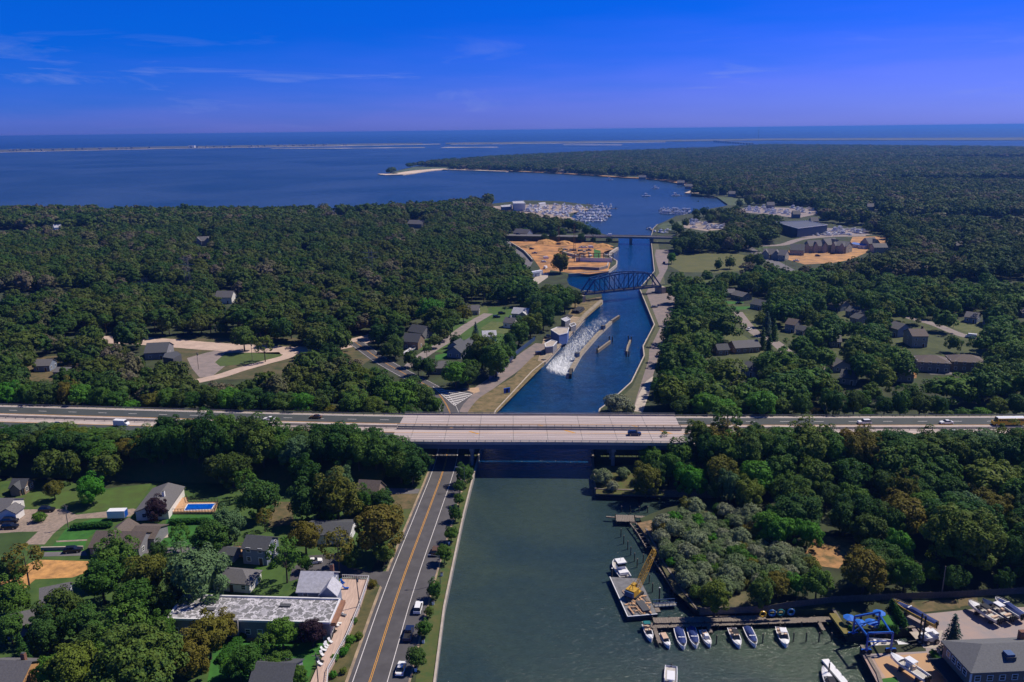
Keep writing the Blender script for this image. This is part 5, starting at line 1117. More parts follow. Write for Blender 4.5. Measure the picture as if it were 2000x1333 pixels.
def scatter():
    rg = np.random.default_rng(5); out = []
    rings = [(150, 330, 7.6), (330, 620, 7.8), (620, 1050, 8.8), (1050, 1800, 10), (1800, 3000, 13), (3000, 6500, 18)]
    for d0_, d1_, sp in rings:
        xs = np.arange(-0.75 * d1_, 0.75 * d1_, sp); ys = np.arange(d0_ * .95, d1_ * 1.25, sp); X, Y = np.meshgrid(xs, ys)
        X = (X + np.where((np.arange(len(ys)) % 2)[:, None] > 0, sp / 2, 0)).ravel(); Y = Y.ravel()
        X = X + rg.uniform(-.42, .42, X.shape) * sp; Y = Y + rg.uniform(-.42, .42, Y.shape) * sp
        D = np.hypot(X, Y); k = (D >= d0_) & (D < d1_) & (np.abs(X) < 0.70 * Y + 25) & ((Y > 226) | ((X > 78) & (Y > 165))); X, Y = X[k], Y[k]
        k = npin(X, Y, WP) | npin(X, Y, EP); X, Y = X[k], Y[k]
        R = sp * rg.uniform(0.42, 0.80, X.shape) * np.where(rg.random(X.shape) < .16, 1.5, 1.0); gapn = np.sin(X * .021 + 1.3) * np.sin(Y * .017 + .4) + np.sin(X * .051 - Y * .043) * np.where(D.mean() > 1500, 1.0, 1.02); hh = np.clip(R * 2.3, 8 if d0_ > 200 else 11, 15) * rg.uniform(.88, 1.18, X.shape)
        Zg = np.array([ground_h(x, y) for x, y in zip(X, Y)]) if d1_ < 700 else np.full(X.shape, GZ)
        bx, by, w = nproj(X, Y, Zg); ppm = F / w
        cx, cyy, _ = nproj(X, Y, Zg + hh * .62); tx, ty, _ = nproj(X, Y, Zg + hh)
        bad = (rg.random(X.shape) < np.where(gapn > .9, .32, .03))
        # keep off the highway and the streets
        onhw = (Zg > HZ - .6); bad |= onhw
        for P in OPEN:
            pa = np.array(P); x0, y0 = pa.min(0); x1, y1 = pa.max(0)
            near = (bx + R * ppm > x0) & (bx - R * ppm < x1) & (by > y0) & (ty < y1)
            if not near.any(): continue
            i = np.where(near)[0]; t = npin(bx[i], by[i], P) | npin(cx[i], cyy[i], P) | npin(tx[i], ty[i] + 1, P)
            for sx in (-.75, .75): t |= npin(cx[i] + sx * R[i] * ppm[i], cyy[i], P)
            bad[i] |= t
        for (x, y, r) in PLACED:
            if d0_ < 700: bad |= np.hypot(X - x, Y - y) < (r + R) * 0.62
        k = ~bad; out.append(np.stack([X[k], Y[k], Zg[k], R[k], hh[k]], 1))
    return np.concatenate(out)
S = scatter(); S = S[np.argsort(np.hypot(S[:, 0], S[:, 1]))]
sx_, sy_, _w = nproj(S[:, 0], S[:, 1], S[:, 2])
S = S[(sx_ > -90) & (sx_ < 2090)]
print('scattered trees', len(S))
n_b = sum(1 for o in bpy.data.objects if o.name.startswith('broadleaf_tree')); n_b0 = n_b
def zone(px, py, x, y):
    if y < 262: return ('belt of dark trees on the near side of the highway, west of the canal' if x < 0 else 'wood on the near side of the highway, east of the canal')
    if x < 0 or px < 1000: return 'trees between the far side of the highway and the village, west of the canal'
    return 'trees beyond the highway, east of the canal'
ZL = {'belt of dark trees on the near side of the highway, west of the canal': 'dark green tree in the thick belt below the highway, west of the canal',
      'wood on the near side of the highway, east of the canal': 'green tree in the thick wood below the highway, east of the canal',
      'trees between the far side of the highway and the village, west of the canal': 'bushy green tree in the belt beyond the highway, west of the canal',
      'trees beyond the highway, east of the canal': 'bushy green tree in the belt beyond the highway, east of the canal'}
n_p = 0; rest = []
rk = random.Random(11)
for row in S:
    x, y, z, R, h = row; px, py, _ = proj(x, y, z)
    pineland = (px < 1000 and y > 430)
    if pineland and n_p < 220 and rk.random() < 0.55:
        n_p += 1; tree('pine', x, y, R * .9, 'dark green pine at the front of the large wood west of the canal', 'pines at the front of the west wood', z=z, h=h)
    elif not pineland and n_b < 340:
        n_b += 1; zz = zone(px, py, x, y)
        k = rk.choices(['broad', 'dark', 'olive', 'bright', 'teal'], [5, 6 if y < 262 else 4, 1, .8, .7])[0]
        cn = {'broad': 'mid green', 'dark': 'dark green', 'olive': 'brownish olive', 'bright': 'vivid green', 'teal': 'grey-green'}[k]; tree(k, x, y, R, cn + ' tree' + ZL[zz].split(' tree')[1], cn + ' ones in the ' + zz, z=z, h=h)
    else: rest.append(row)
rest = np.array(rest)
print('broad', n_b0, n_b, 'pines', n_p, 'stuff', len(rest))

def lod_set(name, m_, n, **kw):
    c = bpy.data.collections.new(name)
    for i in range(n):
        me = crown_data('wood_crown', m_, 100 + i, **kw); o = bpy.data.objects.new('wood_crown_%02d' % i, me); c.objects.link(o)
    return c
def forest(name, pts, colls, label, base_R, base_h):
    if len(pts) == 0: return
    me = bpy.data.meshes.new(name); me.from_pydata([tuple(p[:3]) for p in pts], [], [])
    rg = np.random.default_rng(len(pts)); n = len(pts)
    a = me.attributes.new('s', 'FLOAT_VECTOR', 'POINT'); sc_ = np.stack([pts[:, 3] / base_R, pts[:, 3] / base_R * rg.uniform(.85, 1.15, n), pts[:, 4] / base_h], 1); a.data.foreach_set('vector', sc_.ravel().astype(np.float32))
    a = me.attributes.new('r', 'FLOAT_VECTOR', 'POINT'); ro = np.zeros((n, 3)); ro[:, 2] = rg.uniform(0, 6.28, n); a.data.foreach_set('vector', ro.ravel().astype(np.float32))
    o = bpy.data.objects.new(name, me); COL.objects.link(o); tag(o, label, None, None, 'stuff')
    gt = bpy.data.node_groups.new(name, 'GeometryNodeTree')
    gt.interface.new_socket('Geometry', in_out='INPUT', socket_type='NodeSocketGeometry'); gt.interface.new_socket('Geometry', in_out='OUTPUT', socket_type='NodeSocketGeometry')
    gi = gt.nodes.new('NodeGroupInput'); go = gt.nodes.new('NodeGroupOutput'); ip = gt.nodes.new('GeometryNodeInstanceOnPoints'); ci = gt.nodes.new('GeometryNodeCollectionInfo')
    ci.inputs[0].default_value = colls; ci.inputs[1].default_value = True; ci.inputs[2].default_value = True
    na = gt.nodes.new('GeometryNodeInputNamedAttribute'); na.data_type = 'FLOAT_VECTOR'; na.inputs[0].default_value = 's'
    nb = gt.nodes.new('GeometryNodeInputNamedAttribute'); nb.data_type = 'FLOAT_VECTOR'; nb.inputs[0].default_value = 'r'
    gt.links.new(gi.outputs[0], ip.inputs['Points']); gt.links.new(ci.outputs[0], ip.inputs['Instance']); ip.inputs['Pick Instance'].default_value = True
    gt.links.new(nb.outputs[0], ip.inputs['Rotation']); gt.links.new(na.outputs[0], ip.inputs['Scale']); gt.links.new(ip.outputs[0], go.inputs[0])
    md = o.modifiers.new('scatter', 'NODES'); md.node_group = gt; return o
if len(rest):
    D = np.hypot(rest[:, 0], rest[:, 1]); pxr, _, _ = nproj(rest[:, 0], rest[:, 1], rest[:, 2])
    mid_set = lod_set('mid_crowns', wood_m, 10, clumps=24, per=60, size=0.72, cr=(.18, .40), R=5, hz=4.6, rough=1)
    far_set = lod_set('far_crowns', wood_m, 8, clumps=12, per=26, size=1.4, cr=(.3, .45), R=5, hz=4.6)
    ne_set = lod_set('east_crowns', broad_m, 8, clumps=26, per=80, size=0.6, cr=(.18, .40), R=5, hz=4.6, rough=1)
    pn_set = lod_set('pine_crowns', pine_m, 6, clumps=22, per=60, size=0.7, cr=(.22, .36), R=5, hz=4.0)
    w = (pxr < 1000); rgx = np.random.default_rng(1); isp = rgx.random(len(rest)) < .45
    forest('west_wood', rest[(D < 1000) & w & ~isp], mid_set, 'mixed wood of the west bank', 5, 11.3)
    forest('west_pine_wood', rest[(D < 1000) & w & isp], pn_set, 'pines mixed into the west bank wood', 5, 11)
    forest('east_near_wood', rest[(D < 620) & ~w], ne_set, 'leafy trees between the houses of the east bank', 5, 11.3)
    forest('east_wood', rest[(D >= 620) & (D < 1000) & ~w], mid_set, 'mixed wood of the east bank', 5, 11.3)
    forest('far_wood', rest[(D >= 1000)], far_set, 'far woods reaching to the bay shores', 5, 11.3)
# silvery brush
BR = [(1300, 1030), (1345, 1005), (1410, 995), (1460, 1010), (1500, 1030), (1500, 1060), (1560, 1090), (1600, 1110), (1560, 1130), (1480, 1150), (1380, 1180), (1345, 1165), (1320, 1120), (1285, 1060)]
rb = random.Random(8); cnt = 0; tries = 0; got = []
while cnt < 105 and tries < 5000:
    tries += 1; px, py = rb.uniform(1265, 1610), rb.uniform(995, 1185)
    if not inpoly(px, py, BR): continue
    p = at(px, py); R = rb.uniform(1.6, 3.3)
    if any(math.hypot(p.x - a, p.y - b2) < (R + r) * .55 for a, b2, r in got): continue
    if any(math.hypot(p.x - a, p.y - b2) < (R + r) * .5 and r > 3.5 for a, b2, r in PLACED): continue
    got.append((p.x, p.y, R)); k = 'silver' if rb.random() < .66 else 'shrub'
    if k == 'silver': tree('silver', p.x, p.y, R, 'silvery shrub in the dense brush beside the broken bulkhead', 'silvery shrubs of the waterside brush')
    else: tree('shrub', p.x, p.y, R * .8, 'green bush among the silvery waterside brush', 'green bushes of the waterside brush')
    cnt += 1
# ------------------------------------------------------------------ vehicles
tyre = mat('tyre_rubber', (0.02, 0.02, 0.02), 0.8); car_glass = mat('car_glass', (0.015, 0.02, 0.03), 0.05, spec=0.7)
def paint(name, c): return mat('paint_' + name, c, 0.28, var=0.03, spec=0.5)
P_WHITE, P_BLACK, P_BLUE, P_BROWN, P_GREY, P_NAVY, P_YEL, P_RED = paint('white', (.8, .8, .8)), paint('black', (.012, .013, .018)), paint('blue', (.02, .05, .2)), paint('brown', (.12, .07, .03)), paint('grey', (.2, .21, .23)), paint('navy', (.012, .025, .08)), paint('yellow', (.75, .42, .02)), paint('red', (.4, .03, .02))
lamp_r = mat('tail_lamp', (.4, .01, .01), .3); lamp_w = mat('head_lamp', (.7, .7, .7), .2); black_m = mat('black_plastic', (.02, .02, .022), .6); chrome = mat('aluminium', (.5, .5, .52), .35, metal=.8)
W_T = MB().m(tyre).tube((0, -.12, 0), (0, .12, 0), .34, n=14).data('wheel'); W_R = MB().m(chrome).tube((0, -.135, 0), (0, .135, 0), .2, n=10).data('rim'); WHEEL = 'WHEEL'
def wheel(parent, loc, scale):
    o = bpy.data.objects.new('wheel', W_T); COL.objects.link(o); o.parent = parent; o.location = loc
    if scale: o.scale = scale
    c = bpy.data.objects.new('rim', W_R); COL.objects.link(c); c.parent = o; return o
def loft(b, secs):
    """secs: (x, half width bottom, half width top, z0, z1)"""
    vs = []; fs = []
    for x, wb, wt, z0, z1 in secs: vs += [(x, -wb, z0), (x, wb, z0), (x, wt, z1), (x, -wt, z1)]
    for i in range(len(secs) - 1):
        a = i * 4
        for k in range(4): fs.append((a + k, a + 4 + k, a + 4 + (k + 1) % 4, a + (k + 1) % 4))
    fs.append((0, 1, 2, 3)); q = (len(secs) - 1) * 4; fs.append((q + 3, q + 2, q + 1, q)); b.raw(vs, fs)
BODY = {}
def car_bodies(kind, pm):
    key = (kind, pm.name)
    if key in BODY: return BODY[key]
    b = MB().m(pm); g = MB().m(car_glass); w = .92
    if kind == 'sedan':
        loft(b, [(2.3, .7, .62, .35, .6), (2.2, .88, .8, .28, .74), (1.1, w, .86, .25, .92), (-1.4, w, .86, .25, .95), (-2.15, .88, .8, .3, .9), (-2.3, .78, .7, .4, .75)])
        loft(g, [(1.05, .84, .8, .9, .92), (.35, .82, .64, .92, 1.36), (-.9, .82, .64, .93, 1.38), (-1.7, .8, .74, .92, .96)]); b.m(pm); loft(b, [(.25, .6, .58, 1.365, 1.41), (-.85, .6, .58, 1.385, 1.42)])
    elif kind == 'suv':
        loft(b, [(2.35, .75, .68, .4, .75), (2.2, .92, .84, .3, .95), (1.2, .95, .88, .28, 1.08), (-2.15, .95, .88, .28, 1.1), (-2.35, .88, .8, .35, .95)])
        loft(g, [(1.1, .86, .84, 1.06, 1.1), (.45, .86, .68, 1.08, 1.62), (-1.8, .86, .7, 1.08, 1.64), (-2.25, .84, .8, 1.08, 1.15)]); b.m(pm); loft(b, [(.4, .68, .64, 1.625, 1.7), (-1.8, .7, .66, 1.645, 1.72)])
    elif kind == 'pickup':
        loft(b, [(2.75, .8, .72, .5, .85), (2.55, .97, .9, .4, 1.08), (1.5, 1, .92, .38, 1.15), (-.6, 1, .92, .38, 1.15), (-2.7, 1, .94, .42, 1.12)])
        loft(g, [(1.4, .88, .86, 1.12, 1.16), (.8, .88, .7, 1.14, 1.75), (-.55, .88, .72, 1.14, 1.77), (-.7, .86, .82, 1.14, 1.2)]); b.m(pm); loft(b, [(.75, .7, .66, 1.755, 1.82), (-.5, .72, .68, 1.775, 1.83)]); b.m(black_m); b.box((-1.7, 0, 1.125), (1.85, 1.6, .03))
    elif kind == 'van':
        loft(b, [(2.7, .85, .75, .45, .9), (2.45, 1, .92, .35, 1.25), (1.9, 1, .95, .35, 1.5), (1.4, 1, .9, .35, 2.3), (-2.7, 1, .92, .35, 2.4)])
        loft(g, [(2.0, .9, .85, 1.42, 1.5), (1.46, .92, .82, 1.5, 2.2), (1.3, .93, .82, 1.5, 2.2)])
    l = MB().m(lamp_w); x0 = 2.3 if kind != 'pickup' else 2.7; l.box((x0 - .04, 0, .6), (.08, .3, .14)); l = l.data('headlight')
    r = MB().m(lamp_r); r.box((0, 0, 0), (.06, .25, .16)); r = r.data('tail_light')
    hl = MB().m(lamp_w).box((0, 0, 0), (.1, .3, .15)).data('headlight')
    BODY[key] = (b.data('body'), g.data('windows'), hl, r, x0); return BODY[key]
def car(kind, pm, pos, heading, label, name='parked_car', group=None, cat=None):
    bd, gl, hl, tl, x0 = car_bodies(kind, pm); r = empty(name, pos, label, cat or {'suv': 'car', 'sedan': 'car', 'pickup': 'pickup truck', 'van': 'van'}[kind], group, rz=heading)
    link('body', bd, r); link('windows', gl, r); yy = .84 if kind in ('sedan',) else .9
    for x in (1.42, -1.42) if kind != 'pickup' else (1.7, -1.75):
        for s_ in (1, -1): link('wheel', WHEEL, r, (x, s_ * yy, .34))
    for s_ in (1, -1): link('headlight', hl, r, (x0 - .1, s_ * .62, .66)); link('tail_light', tl, r, (-x0 + .03, s_ * .7, .8))
    return r
def pxhead(a, c, z=GZ):
    d = at(c[0], c[1], z) - at(a[0], a[1], z); return math.atan2(d.y, d.x)
rh = pxhead((722, 1333), (784, 1140)); up = lambda px, py, z=GZ + .07: at(px, py, z)
car('suv', P_WHITE, up(817, 1191), rh, 'white car parked on the shoulder, upper of the two white ones'); car('sedan', P_WHITE, up(783, 1310), rh, 'white car parked on the shoulder, lower of the two white ones')
car('pickup', P_NAVY, up(798, 1242), rh, 'dark blue pickup parked on the shoulder between two white cars', 'parked_pickup'); car('suv', P_BROWN, up(850, 1080), rh, 'brown car parked half under a street tree')
car('sedan', P_WHITE, up(613, 1100), .3, 'white car parked at the end of the side street'); car('suv', P_BLACK, up(143, 1078), pxhead((120, 1080), (165, 1076)), 'black car on the driveway above the sandy lot')
for x, y, l in ((92, 999, 'black car alone at the top of the gravel drive'), (20, 1021, 'upper black car beside the white house at the left edge'), (20, 1032, 'lower black car beside the white house at the left edge')): car('suv', P_BLACK, up(x, y), .05, l)
DZ = HZ + .035
def hway(kind, pm, px, py, west, label, name='car'):
    p = at(px, py, DZ); i = min(range(len(HW)), key=lambda k: abs(HW[k].x - p.x)); d = (HW[min(i + 1, len(HW) - 1)] - HW[max(i - 1, 0)]); h = math.atan2(d.y, d.x); return car(kind, pm, p, h if not west else h + math.pi, label, name)
hway('suv', P_NAVY, 1239, 850, False, 'dark blue car driving on the near carriageway of the bridge'); hway('suv', P_WHITE, 1688, 828, True, 'white car on the highway right of the bridge, left of the white sedan'); hway('sedan', P_WHITE, 1848, 828, True, 'white sedan on the highway just left of the school bus')
hway('sedan', P_WHITE, 527, 821, True, 'white car on the highway left of the bridge'); hway('sedan', P_BROWN, 617, 817, True, 'brown car on the highway right behind the white one'); hway('sedan', P_BLUE, 112, 832, False, 'dark blue car on the near carriageway at the far left'); hway('van', P_WHITE, 238, 832, False, 'white van half hidden by the belt trees')
hway('sedan', P_WHITE, 1865, 848, False, 'white car glimpsed between the trees of the near carriageway')
# school bus
p = at(1968, 830, DZ); bus = empty('school_bus', p, 'yellow school bus with a white roof on the highway at the right edge', 'bus', rz=math.pi - .02)
b = MB().m(P_YEL); loft(b, [(5.6, .95, .8, .5, 1.2), (5.4, 1.05, 1, .45, 1.45), (4.3, 1.2, 1.1, .45, 1.55), (4.25, 1.22, 1.18, .45, 2.75), (-5.4, 1.22, 1.18, .45, 2.8)]); b.m(black_m)
for z in (1.0, 1.45): b.box((-.6, 0, z), (9.6, 2.46, .07))
b.build('body', bus); b = MB().m(P_WHITE); loft(b, [(4.2, 1.12, .8, 2.74, 2.98), (-5.35, 1.12, .8, 2.78, 3.02)]); b.build('roof', bus)
bw_ = MB().m(car_glass).box((0, 0, 0), (.72, .06, .6)).data('window')
for i in range(11):
    for s_ in (1, -1): link('window', bw_, bus, (3.6 - i * .85, s_ * 1.2, 1.85))
b = MB().m(car_glass).box((4.27, 0, 1.75), (.06, 2.0, .85)); b.build('windscreen', bus)
for x in (4.6, -3.2):
    for s_ in (1, -1): link('wheel', WHEEL, bus, (x, s_ * 1.08, .45), scale=(1.35, 1.35, 1.35))

# ------------------------------------------------------------------ boats
gel = mat('white_gelcoat', (.78, .78, .8), .25, var=.04); gel_in = mat('boat_interior', (.55, .52, .48), .6, var=.3, scale=3); navy_c = mat('navy_canvas', (.012, .035, .17), .8, var=.3, scale=2); teal_c = mat('teal_canvas', (.01, .16, .17), .8); black_c = mat('black_canvas', (.02, .022, .03), .8); beige_c = mat('beige_canvas', (.6, .42, .3), .7, var=.15, scale=2)
def hull_secs(L, B, H):
    return [(-L / 2, .94, 0), (-L * .3, 1.0, 0), (0, 1.0, 0.02), (L * .2, .9, .06), (L * .35, .64, .13), (L * .45, .33, .2), (L / 2, .03, .26)]
def hull(b, L, B, H, mh, md, draft=.35, inset=.16, deck_drop=.0):
    S = hull_secs(L, B, H); vs = []; fs = []
    for x, k, sh in S:
        w = B / 2 * k; z1 = H * (1 + sh); vs += [(x, -w, z1), (x, -w * .8, H * .1), (x, 0, -draft * (1 - sh * 2)), (x, w * .8, H * .1), (x, w, z1)]
    b.m(mh)
    for i in range(len(S) - 1):
        for k in range(4): a = i * 5 + k; fs.append((a, a + 1, a + 6, a + 5))
    fs.append((4, 3, 2, 1, 0)); b.raw(vs, fs)
    dk = []; 
    for x, k, sh in S: dk.append((x, B / 2 * k, H * (1 + sh)))
    b.m(mh)
    for i in range(len(dk) - 1):      # side decks
        (x0, w0, z0), (x1, w1, z1) = dk[i], dk[i + 1]
        for s_ in (1, -1): b.face([(x0, s_ * w0, z0), (x1, s_ * w1, z1), (x1, s_ * max(0, w1 - inset), z1), (x0, s_ * max(0, w0 - inset), z0)])
def boat(bow, stern, kind, label, z=0.0, B=None, Hh=.85, hm=None, group=None, L=None, cat='boat', name='motor_boat', zpx=.9, stands=False):
    a, c = at(bow[0], bow[1], z + zpx), at(stern[0], stern[1], z + zpx); d = a - c; L = L or d.length; B = B or L * .33; m_ = (a + c) / 2; r = empty(name, (m_.x, m_.y, z), label, cat, group, rz=math.atan2(d.y, d.x)); hm = hm or gel
    H = Hh; b = MB(); hull(b, L, B, H, hm, gel_in, draft=.3 if not stands else .6); b.build('hull', r)
    b = MB().m(gel_in); S = [(x, max(.02, B / 2 * k - .16), H * (1 + sh) - (.3 if x < L * .2 else .02)) for x, k, sh in hull_secs(L, B, H)]; b.prism([(x, w) for x, w, _ in S] + [(x, -w) for x, w, _ in S[::-1]], H * .35, H * .55); b.build('cockpit_floor', r)
    b = MB().m(hm); F_ = [q for q in hull_secs(L, B, H) if q[0] >= L * .18]; vs = []; fs = []
    for x, k, sh in F_: w = max(0.01, B / 2 * k - .15); vs += [(x, -w, H * (1 + sh) + .01), (x, 0, H * (1 + sh) + .16), (x, w, H * (1 + sh) + .01)]
    for i in range(len(F_) - 1):
        for k in range(2): q = i * 3 + k; fs.append((q, q + 3, q + 4, q + 1))
    b.raw(vs, fs)
    if kind in ('open', 'ttop', 'bimini', 'hardtop', 'cabin', 'beige'): b.build('foredeck', r)
    if kind == 'cover':
        b = MB().m(navy_c); vs = []; fs = []; F_ = [q for q in hull_secs(L, B, H) if q[0] < L * .36]
        for x, k, sh in F_: w = B / 2 * k * (.84 if x < L * .3 else .7); hp = .35 + .55 * max(0, 1 - abs(x + L * .05) / (L * .3)); vs += [(x, -w, H * (1 + sh) + .03), (x, -w * .5, H + hp * .8), (x, 0, H + hp), (x, w * .5, H + hp * .8), (x, w, H * (1 + sh) + .03)]
        for i in range(len(F_) - 1):
            for k in range(4): q = i * 5 + k; fs.append((q, q + 5, q + 6, q + 1))
        fs.append((0, 1, 2, 3, 4)); q = (len(F_) - 1) * 5; fs.append((q, q + 4, q + 3, q + 2, q + 1)); b.raw(vs, fs); b.m(gel); b.box((L * .1, 0, H + .5), (.25, B * .62, .12)); b.build('mooring_cover', r)
    if kind in ('open', 'ttop'):
        b = MB().m(gel); b.box((0, 0, H * .5), (1.0, .8, 1.15)); b.build('console', r); b = MB().m(beige_c); b.box((-1.1, 0, H * .5), (.6, 1.0, .8)); b.build('seat', r)
    if kind in ('bimini', 'cabin', 'hardtop', 'beige'):
        b = MB().m(car_glass); loft(b, [(L * .2, B * .3, B * .26, H, H + .08), (L * .1, B * .38, B * .3, H, H + .62), (L * .08, B * .38, B * .3, H, H + .62)]); b.build('windscreen', r)
        b = MB().m(beige_c if kind != 'cabin' else gel)
        for s_ in (1, -1): b.box((-L * .12, s_ * B * .24, H * .5), (.8, .55, .65))
        b.box((-L * .36, 0, H * .5), (.6, B * .7, .5)); b.build('seats', r)
    tops = {'ttop': (gel, 2.35), 'bimini': (teal_c if 'teal' in label else black_c, 2.0), 'hardtop': (gel, 2.1), 'beige': (beige_c, 1.25)}
    if kind in tops:
        mt, hh_ = tops[kind]; tl, tw = (L * .26, B * .62) if kind != 'beige' else (L * .5, B * .8); xx = -L * .05 if kind != 'beige' else -L * .15
        if kind == 'bimini' and 'teal' in label: xx = -L * .3; tl = L * .22; tw = B * .85
        b = MB().m(mt); b.box((xx, 0, hh_), (tl, tw, .12), taper=.94); b.build('top', r)
        for sx in (-1, 1):
            for sy in (-1, 1): b = MB().m(chrome); b.tube((xx + sx * tl * .4, sy * tw * .45, H * .6), (xx + sx * tl * .42, sy * tw * .44, hh_), .05, n=5); b.build('top_post', r)
    ne = 3 if 'three' in label else 1
    if kind != 'cover' or True:
        e = MB().m(black_m); e.box((-.25, 0, H * .55), (.55, .42, .75), taper=.7); e.box((-.2, 0, -.5), (.25, .14, 1.0)); e = e.data('outboard_engine')
        for i in range(ne): link('outboard_engine', e, r, (-L / 2, (i - (ne - 1) / 2) * .55, 0))
    b = MB().m(chrome)
    for s_ in (1, -1):
        pts = [(L * .2, s_ * (B / 2 * .9 - .1), H * 1.06 + .35), (L * .36, s_ * (B / 2 * .6 - .08), H * 1.14 + .35), (L * .47, s_ * .12, H * 1.22 + .3)]
        for u, v in zip(pts, pts[1:]): b.tube(u, v, .03, n=4)
        for u in pts: b.tube(u, (u[0], u[1], u[2] - .35), .025, n=4)
    if kind in ('cabin', 'open', 'bimini', 'cover'): b.build('bow_rail', r)
    if stands:
        for x in (-L * .3, L * .15):
            b = MB().m(wood_dark); b.box((x, 0, -z + GZ + .05), (.5, B * .7, z - GZ - .4)); b.build('cradle', r)
            for s_ in (1, -1):
                b = MB().m(P_BLUE); b.tube((x, s_ * B * .55, -z + GZ + .05), (x, s_ * B * .42, .35), .06, n=5); b.build('boat_stand', r)
    return r
boat((1272.4, 1249.4), (1261, 1218.7), 'bimini', 'white boat with a teal canopy at the left end of the dock'); boat((1307.5, 1262.6), (1293, 1236), 'beige', 'white boat with a beige cover, second along the dock')
boat((1335.6, 1264), (1324.7, 1226), 'cover', 'navy-covered boat right of the beige one'); boat((1360, 1262), (1349.4, 1225), 'cover', 'navy-covered boat left of the open white boat'); boat((1387.4, 1260), (1371.6, 1230), 'open', 'open white boat in the middle of the dock')
boat((1444.8, 1261.8), (1429, 1226), 'bimini', 'white boat with a black canopy at the dock'); boat((1475.9, 1259.8), (1459.2, 1224.4), 'cover', 'navy-covered boat right of the black-canopied one'); boat((1535.9, 1259.8), (1524.4, 1224.4), 'hardtop', 'white hard-topped boat alone at the right end of the dock', B=2.6)
boat((1308, 1372), (1311, 1300), 'ttop', 'white boat with a frame top at the bottom edge of the water', B=2.8); boat((1607, 1302), (1640, 1372), 'bimini', 'boat with a dark canopy beside the white floating dock', B=2.4)
boat((1778, 1262), (1700, 1253), 'cabin', 'wide white boat floating in the slip under the blue travel lift', B=3.6, zpx=1.2, Hh=1.1)
boat((1743, 1172), (1829, 1217), 'cover', 'long slender speedboat with blue cover and a yellow hull on the hardstand', z=GZ + 1.3, B=2.4, hm=mat('hull_yellow', (.5, .33, .08), .3), stands=True, Hh=.95)
boat((1740, 1275), (1811, 1322), 'ttop', 'white open boat with three engines standing on the orange slab', z=GZ + 1.4, B=2.7, stands=True, zpx=1.0)
boat((1892, 1173), (1952, 1209), 'bimini', 'white boat on stands, left of the three by the fence', z=GZ + 1.2, B=2.8, stands=True); boat((1919, 1170), (1976, 1205), 'hardtop', 'dark-hulled boat on stands, middle of the three by the fence', z=GZ + 1.2, B=2.8, stands=True, hm=P_NAVY); boat((1944, 1167), (1998, 1201), 'cover', 'navy-covered boat on stands, right of the three by the fence', z=GZ + 1.2, B=2.8, stands=True)
boat((788, 690), (812, 676), 'open', 'white boat on a trailer below the solar-panelled house', z=GZ + .6, B=2.6, stands=True); boat((1978, 974), (1925, 982), 'hardtop', 'white boat in the yard behind the right belt', z=GZ + .8, stands=True, B=3)
boat((1896, 978), (1912, 1000), 'open', 'small white boat half hidden in the right yard', z=GZ + .5, B=2.2); boat((1935, 1016), (1960, 1030), 'open', 'long narrow white boat lying in the right yard', z=GZ + .4, B=2.0); boat((1990, 1066), (2010, 1080), 'hardtop', 'white boat at the right edge among bushes', z=GZ + .5, B=3)
# ------------------------------------------------------------------ docks
def plank_dock(name, pa, pb, w, z, label, cat='dock', board=.5, gap=.04, posts=True, m_=None):
    a, c = at(pa[0], pa[1], z), at(pb[0], pb[1], z); d = c - a; L = d.length; h = math.atan2(d.y, d.x); r = empty(name, (a.x, a.y, 0), label, cat, rz=h)
    b = MB().m(wood_dark)
    for s_ in (-1, 1): b.box((L / 2, s_ * w * .38, z - .3), (L, .2, .22))
    b.build('stringer', r); n = int(L / board); pls = [MB().m(m_ or wood_grey).box((0, 0, 0), (board - gap, w, .08)).data('plank')]
    for i in range(min(n, 290)): link('plank', pls[0], r, ((i + .5) * board, rt.uniform(-.06, .06), z - .08 + rt.uniform(-.008, .008)))
    if posts:
        pt = MB().m(wood_dark).tube((0, 0, -1.8), (0, 0, z + .25), .16, n=7).data('pile')
        for i in range(int(L / 4) + 1):
            for s_ in (-1, 1): link('pile', pt, r, (min(L, i * 4.0), s_ * w * .52, 0))
    return r
plank_dock('dock', (1270, 1222), (1626, 1209), 2.1, 1.1, 'long plank dock where the eight boats are moored')
plank_dock('dock', (1276, 1212), (1500, 1207), 2.2, 1.5, 'darker upper dock behind the long plank dock', board=.6)
plank_dock('dock', (1278, 1225), (1289, 1258), .9, 1.0, 'narrow finger dock between the first two boats', 'dock', posts=False); plank_dock('dock', (1384, 1223), (1389, 1237), .9, 1.0, 'short finger dock in the middle of the boats', posts=False); plank_dock('dock', (1600, 1216), (1609, 1231), .9, 1.0, 'short finger dock at the right end', posts=False)
plank_dock('pier', (1203, 1012), (1240, 1013), 4.2, 1.5, 'square weathered pier head in the cove', 'pier'); plank_dock('pier', (1240, 1009), (1300, 1012), 1.3, 1.5, 'thin pier leading from the pier head to the bushes', 'pier'); plank_dock('pier', (1184, 1009), (1203, 1010.5), .6, 1.4, 'narrow boards sticking out of the pier head', 'pier', posts=False)
